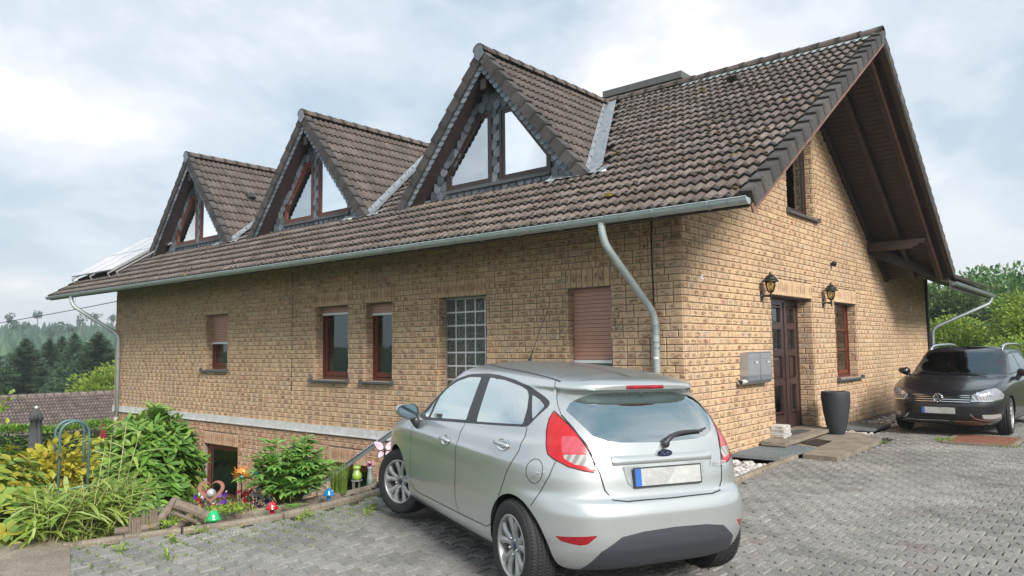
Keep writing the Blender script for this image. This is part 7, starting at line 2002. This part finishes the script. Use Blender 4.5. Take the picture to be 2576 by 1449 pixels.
# --- yellow vine on a metal arch
t = thing('climbing_vine', 'yellow leaved climbing vine growing through the metal garden arch', 'vine', (-12.2, -3.6, -2.0))
P, D, C = crown_points(1900, (0, -.05, 1.25), (.75, .85, .62), 40, .30, .35, -.8); leafcloud(P, D, .14, L_yel, t, 'leaves', .7)
P, D, C2_ = crown_points(700, (0.1, .95, 1.0), (.6, .55, .62), 22, .3, .35, -.8); leafcloud(P, D, .13, L_hydy, t, 'leaves', .7)
P, D, C3_ = crown_points(700, (0.2, .1, .45), (.9, 1.1, .42), 22, .3, .35, -.8); leafcloud(P, D, .13, L_mid, t, 'leaves', .6)
g = G(); [g.tube([(rng.normal(0, .1), rng.normal(0, .2), 0), C[i]], [.015, .005], 5) for i in range(20)]; g.part('stems', M_bark, t)
M_arch = M_plain('blue_green_steel', (0.10, 0.19, 0.21), 0.45, 0.3, var=0.15)
t = thing('garden_arch', 'blue green tubular metal garden arch with two hoops', 'arch', (-11.75, -3.65, -2.0))
ad = np.array([0.12, 0.99, 0]); aw = 0.26
for dx in (-0.18, 0.22):
    o = np.array([dx*0.99, -dx*0.12, 0]); g = G(); g.tube([o-ad*aw, o-ad*aw+Z3*2.05]+arc(o+Z3*2.058, aw, math.pi, 0, 14, ad, Z3)+[o+ad*aw+Z3*2.05, o+ad*aw], 0.026, 8); g.part('hoop', M_arch, t, smooth=True)
g = G(); o = np.array([0.22*0.99, -0.22*0.12, 0]); g.tube([o-ad*aw+Z3*0.98, o+ad*aw+Z3*1.02], 0.024, 8); g.part('cross_bar', M_arch, t)
# --- parasol, table, chairs in the lower garden
M_gfab = M_plain('grey_parasol_cloth', (0.075, 0.078, 0.085), 0.9, var=0.2, scale=8)
t = thing('parasol', 'closed dark grey garden parasol standing in the lower garden', 'parasol', (-15.57, -3.1, -2.05))
g = G(); g.tube([(0, 0, 0), (0, 0, 2.42)], 0.024, 8); g.part('pole', M_alu, t)
def folds(prof, nf=8, tw=0.25):
    P = []
    for r_, z_ in prof: P.append([(r_*(1+tw*math.cos(nf*a+z_))*math.cos(a), r_*(1+tw*math.cos(nf*a+z_))*math.sin(a), z_) for a in np.linspace(0, 2*math.pi, 40, endpoint=False)])
    g = G(); g.grid(P, closed_u=True); return g
folds([(.02, 2.42), (.09, 2.30), (.13, 2.14), (.10, 2.135), (.11, 1.8), (.13, 1.45), (.12, 1.32), (.17, 1.1), (.24, .82), (.22, .80)]).part('canopy', M_gfab, t, smooth=True)
g = G(); g.lathe([(0, 2.40), (.05, 2.42), (.04, 2.46), (0, 2.48)], (0, 0, 0), 10); g.part('cap', M_alu, t)
g = G(); g.lathe([(0, 0), (.26, 0), (.26, .07), (.05, .10), (0, .10)], (0, 0, 0), 16); g.part('base', M_conc, t)
t = thing('garden_table', 'white round garden table covered with a light cloth', 'table', (-13.1, -3.62, -1.82))
g = G(); g.lathe([(0, .74), (.52, .74), (.55, .70), (.53, .52), (.52, .52), (.53, .70), (0, .73)], (0, 0, 0), 28); g.V[0][:, :2] *= (1+0.05*np.sin(6*np.arctan2(g.V[0][:, 1], g.V[0][:, 0])))[:, None]; g.part('tabletop', M_white, t)
for a in range(4): g = G(); g.tube([(.35*math.cos(a*1.571), .35*math.sin(a*1.571), .72), (.42*math.cos(a*1.571), .42*math.sin(a*1.571), 0)], .018, 6); g.part('leg', M_alu, t)
g = G(); g.tube([(0.02, -.02, .75), (.02, -.02, .85)], .05, 12); g.tube([(.22, .1, .75), (.22, .1, .83)], .03, 10); tag(g.part('cup', M_white, t), None)
for x, y, a, lb in ((-12.5, -2.75, 0.4, 'dark garden chair right of the white table'), (-14.2, -4.6, 2.2, 'dark garden chair behind the left side of the white table')):
    t = thing('garden_chair', lb, 'chair', (x, y, -1.85), rot=a, group='dark chairs at the garden table')
    g = G(); g.box((-.24, -.24, .42), (.24, .24, .45)); g.part('seat', M_gfab, t)
    g = G(); A = rotx(-0.22); V = np.array([(-.24, -.015, 0), (.24, -.015, 0), (.24, .015, 0), (-.24, .015, 0), (-.22, -.015, .62), (.22, -.015, .62), (.22, .015, .62), (-.22, .015, .62)])@A.T+[0, .24, .45]; g.add(V, [(0, 3, 2, 1), (4, 5, 6, 7), (0, 1, 5, 4), (1, 2, 6, 5), (2, 3, 7, 6), (3, 0, 4, 7)]); g.part('backrest', M_gfab, t)
    for sx in (-1, 1):
        for sy in (-1, 1): g = G(); g.tube([(sx*.22, sy*.22, .43), (sx*.24, sy*.26, 0)], .013, 6); g.part('leg', M_alu, t)
    
t = thing('closed_parasol', 'closed dark red parasol leaning at the left corner of the house', 'parasol', (-18.05, -0.6, -2.1), scale=0.74); folds([(.02, 2.35), (.07, 2.25), (.10, 1.9), (.14, 1.3), (.20, .9), (.18, .88)], 8).part('canopy', M_plain('wine_red_cloth', (.19, .012, .02), .8), t, smooth=True)
g = G(); g.tube([(0, 0, 0), (0, 0, 2.4)], .022, 8); g.blob((0, 0, 2.43), .05, 8, 6, 0); g.part('pole', M_bark, t)

# leafy branch reaching in from the left, in front of the neighbouring roof
t = thing('leafy_branch', 'leafy branch of a small tree reaching in at the left edge above the hedge', 'tree', (-9.6, -7.3, -1.9))
g = G(); bp_ = smooth_path([(0, 0, -.2), (-.1, .2, 1.6), (-.1, .9, 2.55), (-.3, 1.75, 2.75)], 5); g.tube(bp_, np.linspace(.06, .008, len(bp_)), 6); g.tube(smooth_path([bp_[8], (-.3, 1.1, 2.2), (-.4, 1.5, 2.25)], 3), .012, 5); g.part('trunk', M_bark, t)
P = np.concatenate([np.array(c)+rng.normal(0, 1, (k, 3))*[.12, .16, .12] for c, k in (((-.3, 1.75, 2.78), 60), ((-.2, 1.35, 2.70), 80), ((-.1, .9, 2.5), 70), ((-.35, 1.45, 2.28), 60), ((-.2, .6, 2.1), 90), ((0, .3, 2.5), 90), ((-.1, .7, 1.7), 90))]); leafcloud(P, rng.normal(0, 1, (len(P), 3)), .11, L_mid, t, 'leaves', .6)
# ------------------------------------------------------------------ small things in the bed
def lathe_obj(name, prof, mat, par, c=(0, 0, 0), n=20, **k): g = G(); g.lathe(prof, c, n); return g.part(name, mat, par, smooth=True, **k)
def glassy(name, col): t = MT(name); t.set(col, 0.12, 0, 0.6, 1.0, Transmission_Weight=0.35); return t.m
def mushroom(label, loc, col, cat='mushroom ornament', sc=1.0, dots=True):
    t = thing('glass_mushroom', label, cat, loc, scale=sc); m = glassy('glass_'+cat[:3]+str(int(col[1]*99)), col)
    lathe_obj('stalk', [(0, 0), (.035, 0), (.03, .03), (.026, .07), (.03, .075), (0, .075)], m, t)
    cp = lathe_obj('cap', [(0, .070), (.045, .066), (.082, .070), (.086, .082), (.070, .10), (.066, .112), (.058, .135), (.04, .158), (.02, .168), (0, .170)], m, t)
    if dots:
        for i in range(14):
            a, b = rng.uniform(0, 6.28), rng.uniform(0.25, 0.95); r_ = .078*math.cos(b*1.1); g = G(); g.blob((r_*math.cos(a), r_*math.sin(a), .085+.082*math.sin(b)), .0045, 6, 4, 0); g.part('dot', M_white, cp)
    return t
mushroom('bright green glass mushroom lamp on the garden kerb', (-2.26, -5.70, -0.06), (.02, .60, .18), sc=.95, dots=False)
mushroom('red glass mushroom with white dots on the kerb left of the peony', (-2.20, -5.08, -0.04), (.55, .01, .02), sc=.8)
mushroom('bright blue glass ornament on the kerb right of the peony', (-2.34, -4.26, -0.04), (.02, .30, .75), sc=.8)
M_copper = M_plain('pinkish_rusted_steel', (.36, .17, .13), .7, .2, var=.2, scale=12)
t = thing('heart_ornament', 'rusty pink metal heart with a grey glass ball on a stake', 'heart ornament', (-3.25, -5.20, -0.39))
HD = np.array([.62, .78, 0]); HD /= np.linalg.norm(HD)
def heart(s_): return [(s_*16*math.sin(a)**3/16, s_*(13*math.cos(a)-5*math.cos(2*a)-2*math.cos(3*a)-math.cos(4*a))/16) for a in np.linspace(0, 2*math.pi, 44, endpoint=False)]
o_, i_ = heart(.145), heart(.105); hn_ = np.cross(HD, Z3); V = []
for d in (-.006, .006):
    for Pp, dz in ((o_, 0), (i_, .01)): V += [HD*a+Z3*(b+dz+.50)+hn_*d for a, b in Pp]
m = 44; F = []
for i in range(m):
    j = (i+1) % m; F += [(i, j, m+j, m+i), (2*m+i, 3*m+i, 3*m+j, 2*m+j), (i, 2*m+i, 2*m+j, j), (m+i, m+j, 3*m+j, 3*m+i)]
g = G(); g.add(V, F); g.part('heart_plate', M_copper, t); g = G(); g.tube([(0, 0, -.15), Z3*.34], .006, 6); g.part('stake', M_copper, t)
g = G(); g.blob(Z3*.47, .052, 20, 14, 0); g.part('glass_ball', M_plain('grey_glass_ball', (.5, .52, .5), .12, .3, var=.25, scale=12, coat=1.0), t, smooth=True)
t = thing('sun_ornament', 'orange metal sun face with pointed rays on a stake', 'sun ornament', (-2.95, -5.0, -.36))
M_or = M_plain('orange_enamel', (.62, .24, .02), .35, var=.25, scale=20, coat=.5); M_ord = M_plain('red_orange_enamel', (.50, .09, .02), .4, var=.2, coat=.5)
SDv = np.array([.72, .69, 0]); sn = np.cross(SDv, Z3)
def disc_pt(a, r, d=0): return SDv*r*math.cos(a)+Z3*(r*math.sin(a)+.66)+sn*d
g = G()
P = [[disc_pt(a, r, d) for a in np.linspace(0, 2*math.pi, 28, endpoint=False)] for r, d in ((.062, 0), (.058, .012), (.035, .022), (0, .026))]; g.grid(P, closed_u=True); g.part('face', M_or, t, smooth=True)
g = G(); c_ = disc_pt(0, 0, .022)
for sx in (-1, 1): g.blob(c_+SDv*sx*.02+Z3*.014, (.010, .010, .006), 8, 5, 0)
g.blob(c_+Z3*-.004+sn*.004, (.007, .007, .013), 8, 5, 0); g.blob(c_-Z3*.026, (.016, .016, .005), 8, 5, 0); g.part('face_features', M_ord, t)
for k in range(18):
    a = 2*math.pi*k/18; L = .125 if k % 2 else .105; w = .10; g = G(); q = 5; P1, P2 = [], []
    for i in range(q): 
        f = i/(q-1); r_ = .062+(L-.062)*f; aa = a+.10*math.sin(f*5)*(1 if k % 2 else .3); P1.append(disc_pt(aa-w*(1-f), r_, .002)); P2.append(disc_pt(aa+w*(1-f), r_, .002))
    g.grid([P1, P2]); g.part('ray', M_or if k % 2 else M_ord, t)
g = G(); g.tube([(0, 0, -.1), (0, 0, .6)], .005, 6); g.part('stake', M_black, t)
# spinner with four enamel wheels
t = thing('garden_spinner', 'black wire garden spinner with small coloured glass discs', 'garden spinner', (-2.80, -4.97, -.24))
g = G(); g.tube([(0, 0, -.1), (0, 0, .50)], .005, 6); g.part('stake', M_black, t)
for i, (dx, dz, col) in enumerate(((-.10, .52, (.03, .3, .35)), (.05, .56, (.05, .35, .38)), (-.07, .36, (.30, .02, .05)), (.07, .38, (.02, .33, .42)), (.17, .40, (.40, .05, .03)), (.03, .24, (.35, .08, .04)))):
    c = SDv*dx+Z3*dz; g = G()
    for k in range(8): a = k*math.pi/4; e = c+SDv*.062*math.cos(a)+Z3*.062*math.sin(a); g.tube(smooth_path([c, (c+e)/2+SDv*.012*math.sin(a)-Z3*.012*math.cos(a), e], 3), .0028, 4)
    fl = g.part('wheel', M_black, t); g = G(); g.blob(c+sn*.01, (.020, .020, .020), 10, 7, 0); g.part('glass_bead', glassy('bead_%d' % i, col), fl, smooth=True)
g = G()
for k in range(6): g.tube([(0, 0, .25), SDv*(-.1+.05*k)+Z3*(.5-.06*(k % 3))], .0025, 4)
g.part('wires', M_black, t)
# petunias in a trough
t = thing('petunia_trough', 'dark trough of purple, red and white petunias below the basement window', 'flower trough', (-3.25, -4.92, -.40))
g = G(); V = np.array([(-.14, -.42, 0), (.14, -.42, 0), (.14, .42, 0), (-.14, .42, 0), (-.17, -.46, .2), (.17, -.46, .2), (.17, .46, .2), (-.17, .46, .2)])@rotz(-.5).T; g.add(V, [(0, 3, 2, 1), (4, 5, 6, 7), (0, 1, 5, 4), (1, 2, 6, 5), (2, 3, 7, 6), (3, 0, 4, 7)]); g.part('trough', M_pot, t)
R_ = rotz(-.5); P = (rng.uniform(-1, 1, (520, 3))*[.17, .44, .12]+[0, 0, .27])@R_.T; leafcloud(P, rng.normal(0, 1, (520, 3))+Z3*.6, .045, L_mid, t, 'leaves')
FLm = [M_plain('violet_petal', (.08, .01, .22), .7, var=.3), M_plain('red_petal', (.55, .01, .03), .7, var=.2), M_plain('white_petal', (.75, .74, .74), .7, var=.05), M_plain('lilac_petal', (.33, .13, .42), .7, var=.2), M_plain('pale_pink_petal', (.66, .38, .36), .7, var=.2)]
def flower(par, p, r, mat, nm='flower'):
    d = np.array([.4, -.6, .5])+rng.normal(0, .35, 3); d /= np.linalg.norm(d); a = np.cross(d, Z3); a /= np.linalg.norm(a); b = np.cross(d, a); g = G(); m = 10
    P = [[p+d*.3*r*k*1.0+(a*math.cos(t_)+b*math.sin(t_))*r*k*(1+.12*(i % 2)) for i, t_ in enumerate(np.linspace(0, 6.283, m, endpoint=False))] for k in (.15, .6, 1.0)]
    g.grid(P, closed_u=True); g.add(P[0], [tuple(range(m))]); g.part(nm, mat, par)
for i in range(70):
    p = (rng.uniform(-1, 1, 3)*[.18, .44, .08]+[0, 0, .36])@R_.T; f = p@np.array([.6, .75, 0]); mt = FLm[[0, 0, 3, 0, 1, 2][rng.integers(0, 6)]] if not (-.02 < f < .22) else FLm[[1, 1, 0, 2][rng.integers(0, 4)]]
    flower(t, p, .030, mt)
# logs and driftwood beside the grassy plant
M_log = M_plain('grey_brown_log', (.20, .155, .12), .9, var=.35, scale=14, bump=.008)
for (p, q, r_, lb) in (((-2.42, -6.02, .20), (-2.30, -5.72, .03), .052, 'thick grey log leaning down to the right on the kerb'), ((-2.42, -6.25, -.03), (-2.52, -5.95, .22), .042, 'grey log leaning up to the right behind the sticks'), ((-2.28, -6.12, -.03), (-2.40, -5.80, .12), .035, 'short grey log under the leaning log'), ((-2.20, -6.12, .15), (-2.22, -5.86, .0), .018, 'thin grey stick lying across the logs'), ((-2.48, -6.55, .02), (-2.33, -6.20, .03), .036, 'horizontal grey log in front of the upright sticks')):
    c = (np.array(p)+q)/2; g = G(); pth = smooth_path([np.array(p)-c, rng.normal(0, .012, 3), np.array(q)-c], 4); g.tube(pth, r_*(1+rng.uniform(-.08, .08, len(pth))), 10); o = g.part('log', M_log, None); o.location = c; tag(o, lb, 'log')
t = thing('stick_bundle', 'bundle of short upright grey sticks beside the leaning logs', 'sticks', (-2.38, -6.32, -.08))
for i in range(12): g = G(); x_ = -.13+i*.022; h = rng.uniform(.20, .27); g.tube([(rng.uniform(-.02, .02), x_, 0), (rng.uniform(-.02, .02), x_+rng.uniform(-.01, .01), h)], .011, 7); g.part('stick', M_log, t)
# grass tuft, weeds and herbs
def tuft(name, label, cat, loc, n, h, r0, mat, lean=.5, w=.006, kind=None):
    V, F = [], []
    for i in range(n):
        a, b = rng.uniform(0, 6.28), rng.uniform(0, 6.28); q = r0*math.sqrt(rng.random()); p = np.array([q*math.cos(a), q*math.sin(a), 0]); L = h*rng.uniform(.55, 1.05); ln = lean*rng.uniform(.1, 1)
        d = np.array([math.cos(b), math.sin(b), 0]); sd = np.array([-d[1], d[0], 0])*w; m_ = len(V)
        for f in (0, .4, .75, 1): c = p+d*ln*L*f*f+Z3*L*(f-.25*ln*f*f); V += [c-sd*(1-f*.95), c+sd*(1-f*.95)]
        F += [(m_+2*k, m_+2*k+1, m_+2*k+3, m_+2*k+2) for k in range(3)]
    t = thing(name, label, cat, loc); part('blades', np.array(V), F, mat, t); return t
tuft('grass_tuft', 'tuft of tall thin green grass right of the blue ornament', 'grass', (-2.66, -3.88, -.05), 260, .42, .10, L_grass, .55, .004)
WL = ['weed at the kerb left of the low mat of herbs', 'two-tufted weed in the paving below the peony', 'weed in the paving left of the two-tufted one', 'weed in the paving nearest the kerb by the blue ornament', 'weed right of the blue ornament next to the kerb', 'weed nearest the front wheel of the silver car', 'weed just in front of the silver front wheel, lower one', 'weed at the kerb below the green mushroom', 'weed at the kerb end near the corner wall block', 'weed in the paving straight below the red mushroom', 'weed nearest the bottom edge of the photo', 'weed between the corner wall block and the logs']
def weeds(spots, label, nm='weed', n=26, h=.07, r0=.05, mat=None, group=None):
    for i, (x, y) in enumerate(spots):
        t = thing(nm, 'small light green '+WL[i], 'weed', (x, y, -.018), group=group)
        P = rng.normal(0, 1, (n, 3))*[r0*.6, r0*.6, h*.3]+[0, 0, h*.4]; P[:, 2] = np.abs(P[:, 2]); leafcloud(P, rng.normal(0, 1, (n, 3))+Z3*.8, .045, mat or L_bri, t, 'leaves', .4)
        g = G(); [g.tube([(0, 0, 0), P[k]], .0015, 4) for k in range(0, n, 4)]; g.part('stems', M_stemg, t)
weeds([(-1.72, -4.95), (-1.45, -4.35), (-1.25, -4.55), (-1.15, -3.95), (-1.40, -3.72), (-.85, -3.30), (-.60, -3.55), (-1.95, -6.0), (-1.85, -6.75), (-1.62, -5.1), (-1.3, -6.6), (-1.75, -6.35)], 'small light green weed growing in a joint of the dark paving', group='weeds in the paving joints')
rv, rf = [], []
for i in range(2600):      # moss and tiny grass along the joints near the kerb
    y = rng.uniform(-7.4, -2.2); x = edge_x(y)+.12+abs(rng.normal(0, .55)); 
    if rng.random() < .5: y = round(y/PH)*PH+PH/2+rng.normal(0, .008)
    a = rng.uniform(0, 6.28); h = rng.uniform(.008, .028); m_ = len(rv); d = np.array([math.cos(a), math.sin(a), 0])*.006
    p = np.array([x, y, -.02]); rv += [p-d, p+d, p+Z3*h+rng.normal(0, .012, 3)*[1, 1, 0]]; rf.append((m_, m_+1, m_+2))
o = part('moss_and_grass', np.array(rv), rf, L_grass, None, kind='stuff'); tag(o, 'tiny grass and moss in the paving joints along the kerb', 'moss')
t = thing('creeping_herb', 'low creeping light green herb spilling over the kerb by the green mushroom', 'herb', (-2.45, -5.75, 0.02))
P = rng.uniform(-1, 1, (520, 3))*[.16, .55, .02]+[0, 0, .0]; P[:, 2] += .03*np.exp(-((P[:, 1])**2)*6); leafcloud(P, rng.normal(0, 1, (520, 3))+Z3, .05, L_bri, t, 'leaves', .6)
t = thing('heather', 'purple grey heather plants beyond the kerb below the rhododendron', 'heather', (-3.3, -5.35, -.25))
P = rng.uniform(-1, 1, (900, 3))*[.28, .42, .10]+[0, 0, .10]; leafcloud(P, rng.normal(0, .5, (900, 3))+Z3, .05, make_leaf_mat('heather_leaf', [(0, (.07, .07, .06)), (.6, (.16, .12, .15)), (1, (.33, .18, .24))], .2), t, 'sprigs', .3)
# dead leaves and earth crumbs on the bed
g = G()
for i in range(700):
    y = rng.uniform(-6.9, -1.2); x = edge_x(y)-rng.uniform(.05, .6); s_ = rng.uniform(.006, .022); g.blob((x, y, gzf(x, y)+.02+s_*.3), (s_*1.3, s_, s_*.7), 6, 3, .3)
o = g.part('bed_crumbs', M_soil, None, kind='stuff'); tag(o, 'loose soil and bark crumbs in the bed behind the kerb', 'soil')
# frog, butterfly, pink flowers, angel, little pots near the front wheel
M_frog = M_plain('lime_green_glaze', (.28, .42, .06), .25, var=.2, coat=.8)
t = thing('frog_figure', 'lime green ceramic frog figure sitting on a small wire stool', 'frog figure', (-3.05, -3.30, -.12))
lathe_obj('body', [(0, 0), (.045, .005), (.062, .04), (.058, .08), (.035, .12), (.03, .135), (0, .14)], M_frog, t, (0, 0, .10)); hd_ = lathe_obj('head', [(0, 0), (.03, .002), (.052, .022), (.045, .045), (.02, .055), (0, .056)], M_frog, t, (0, 0, .235))
for sx in (-1, 1): g = G(); g.blob(SDv*sx*.032+Z3*.292, .016, 10, 7, 0); e_ = g.part('eye', M_frog, t, smooth=True); g = G(); g.blob(SDv*sx*.034+Z3*.297+sn*.012, .008, 8, 5, 0); g.part('pupil', M_black, e_)
g = G(); g.tube([np.array([.07*math.cos(a), .07*math.sin(a), .10]) for a in np.linspace(0, 6.283, 20, endpoint=False)], .005, 5, closed=True); [g.tube([(.06*math.cos(a), .06*math.sin(a), .10), (.05*math.cos(a), .05*math.sin(a), -.05)], .004, 5) for a in (0, 2.1, 4.2)]; g.part('wire_stool', M_alu, t)
t = thing('butterfly_stake', 'pink and white metal butterfly on a black stake beside the front wheel', 'butterfly ornament', (-2.52, -3.28, -.10))
g = G(); g.tube([(0, 0, 0), (0.0, 0, .50)], .009, 6); g.part('stake', M_black, t); M_bf = M_plain('pale_pink_enamel', (.72, .56, .66), .35, var=.12, scale=20)
BU, BV = SDv, Z3
for sx in (-1, 1):
    for (cx, cz, a, b, rt_) in ((.075, .07, .075, .040, .7), (.05, -.045, .05, .032, -.9)):
        P = []
        for tt in np.linspace(0, 6.283, 20, endpoint=False): u_, v_ = a*math.cos(tt), b*math.sin(tt)*(1.1-.3*math.cos(tt)); P.append(BU*sx*(cx+u_*math.cos(rt_)-v_*math.sin(rt_))+Z3*(.50+cz+u_*math.sin(rt_)+v_*math.cos(rt_))+sn*.02*abs(u_)*8)
        g = G(); g.add(P, [tuple(range(20))]); w_ = g.part('wing', M_bf, t); g = G(); g.tube(P, .004, 5, closed=True); g.part('wing_rim', M_black, w_)
g = G(); g.blob(Z3*.50, (.012, .012, .035), 8, 6, 0); g.part('body', M_black, t)
t = thing('pink_flower_plant', 'leafy plant with pale pink flower clusters behind the front wheel', 'flowers', (-2.35, -2.55, -.12))
P, D, C = crown_points(520, (0, 0, .42), (.30, .42, .36), 26, .34, .3, -.7); leafcloud(P, D, .085, L_bri, t, 'leaves', .45)
for i in range(46): flower(t, C[i % len(C)]+rng.normal(0, .035, 3)+[.06, -.08, .12], .026, FLm[4])
g = G(); [g.tube([(0, 0, 0), C[i]], [.006, .003], 5) for i in range(20)]; g.part('stems', M_stemg, t)
t = thing('zinc_vase', 'tall grey zinc vase with a pink cloth rose beside the frog', 'vase', (-3.0, -3.12, -.12)); lathe_obj('vase', [(0, 0), (.055, 0), (.04, .12), (.03, .22), (.038, .26), (0, .26)], M_zinc, t)
for i in range(7): flower(t, np.array([0, 0, .30])+rng.normal(0, .02, 3), .034, FLm[[4, 1, 3][i % 3]])
t = thing('angel_figure', 'small pale stone angel figure beside the butterfly stake', 'angel figure', (-2.78, -3.12, -.10)); lathe_obj('robe', [(0, 0), (.035, 0), (.028, .05), (.018, .09), (.008, .105), (0, .11)], M_stonebnd, t); lathe_obj('head', [(0, 0), (.014, .006), (.014, .022), (0, .03)], M_stonebnd, t, (0, 0, .108))
for sx in (-1, 1): g = G(); g.add([SDv*sx*a+Z3*b-sn*.012 for a, b in ((.008, .09), (.05, .13), (.055, .09), (.04, .04), (.012, .05))], [(0, 1, 2, 3, 4)]); g.part('wing', M_stonebnd, t)
t = thing('plant_tray', 'low dark tray with small pots beside the front wheel', 'tray', (-2.62, -3.0, -.1)); g = G(); g.box((-.12, -.35, 0), (.12, .35, .03)); g.part('tray', M_pot, t)
for i in range(5): lathe_obj('small_pot', [(0, 0), (.03, 0), (.04, .07), (.036, .07), (0, .06)], [M_pot, M_zinc, M_stonebnd][i % 3], t, (0, -.28+i*.13, .03), 12); g = G(); P = rng.normal(0, 1, (26, 3))*[.02, .02, .02]+[0, -.28+i*.13, .12]; leafcloud(P, rng.normal(0, 1, (26, 3))+Z3, .035, L_mid, t, 'seedling')
# steel handrail going down along the wall
t = thing('handrail', 'silver tubular handrail sloping down along the basement wall', 'handrail', (-5.9, -1.25, -.4)); c = np.array(t.location); M_ss = M_plain('stainless_steel', (.55, .56, .58), .28, .9, var=.06)
a_, b_ = np.array([-4.2, -1.25, .62]), np.array([-7.3, -1.25, -1.02])
g = G(); g.tube([a_-c, b_-c], .022, 10); g.part('top_rail', M_ss, t, smooth=True); g = G(); g.beam(a_-c-Z3*.05, b_-c-Z3*.05, .012, .06); g.part('lower_rail', M_zincd, t)
for f in (.15, .5, .85): p = a_*(1-f)+b_*f-c; g = G(); g.tube([p, p-Z3*.95], .018, 8); g.part('post', M_ss, t)
t = thing('stone_steps', 'concrete steps leading down along the house wall below the handrail', 'steps', (-5.8, -.65, -.9)); c = np.array(t.location)
for i in range(9): x_ = -2.5-i*.52; z_ = -.10-i*.22; g = G(); g.box((x_-.56, -1.2, z_-.35), (x_, -.04, z_)); g.V = [v-c for v in g.V]; g.part('step', M_conc, t)
# lantern beside the peony, wall side
t = thing('garden_lantern', 'small black lantern on a pole behind the top of the peony', 'lantern', (-6.6, -1.9, -1.3)); g = G(); g.tube([(0, 0, 0), (0, 0, 1.0)], .02, 8); g.part('pole', M_black, t); lathe_obj('roof', [(.10, 1.24), (.09, 1.26), (.03, 1.32), (.02, 1.36), (0, 1.38)], M_black, t, n=4); lathe_obj('glass', [(.05, 1.0), (.08, 1.24)], M_amber, t, n=4)
# overhead wire at the left
g = G(); pth = [np.array([-18.2, 0.6, 2.92])*(1-f)+np.array([-60, -2.0, 7.0])*f-Z3*(1.6*f*(1-f)) for f in np.linspace(0, 1, 14)]
wa = D_ = None
p0_ = np.array([-18.8, 0.3, 3.3]); p1_ = np.array([-34.0, -4.2, 2.1])
g = G(); g.tube([p0_*(1-f)+p1_*f-Z3*.5*f*(1-f) for f in np.linspace(0, 1, 10)], .012, 5); tag(g.part('overhead_wire', M_black, None), 'thin dark wire running from the left end of the house', 'wire')
# grass tufts at the rusty plate and slab corner
tuft('grass_tuft', 'small grass tuft at the left corner of the rusty plate', 'grass', (2.12, 5.35, -.02), 120, .10, .16, L_grass, .7, .004); tuft('grass_tuft', 'sparse grass at the near right corner of the rusty plate', 'grass', (3.1, 5.05, -.02), 90, .06, .22, L_grass, .7, .004)
tuft('grass_tuft', 'tiny grass tuft at the outer corner of the entrance slab', 'grass', (1.38, 4.45, -.02), 60, .06, .07, L_grass, .7, .004)
# ------------------------------------------------------------------ air
hzm = bpy.data.materials.new('haze_air'); hzm.use_nodes = True
hn_t, hl_t = hzm.node_tree.nodes, hzm.node_tree.links; hn_t.clear()
pv = hn_t.new('ShaderNodeVolumePrincipled'); pv.inputs['Density'].default_value = 0.0008; pv.inputs['Color'].default_value = (0.86, 0.96, 1.0, 1); pv.inputs['Anisotropy'].default_value = 0.2
ho_ = hn_t.new('ShaderNodeOutputMaterial'); hl_t.new(pv.outputs[0], ho_.inputs['Volume'])
g = G(); g.box((-1000, -1000, -40), (1000, 1000, 60)); hzo = g.part('haze', hzm, None, kind='stuff'); hzo['label'] = 'thin bluish air between the garden and the wooded hill'; hzo['category'] = 'haze'
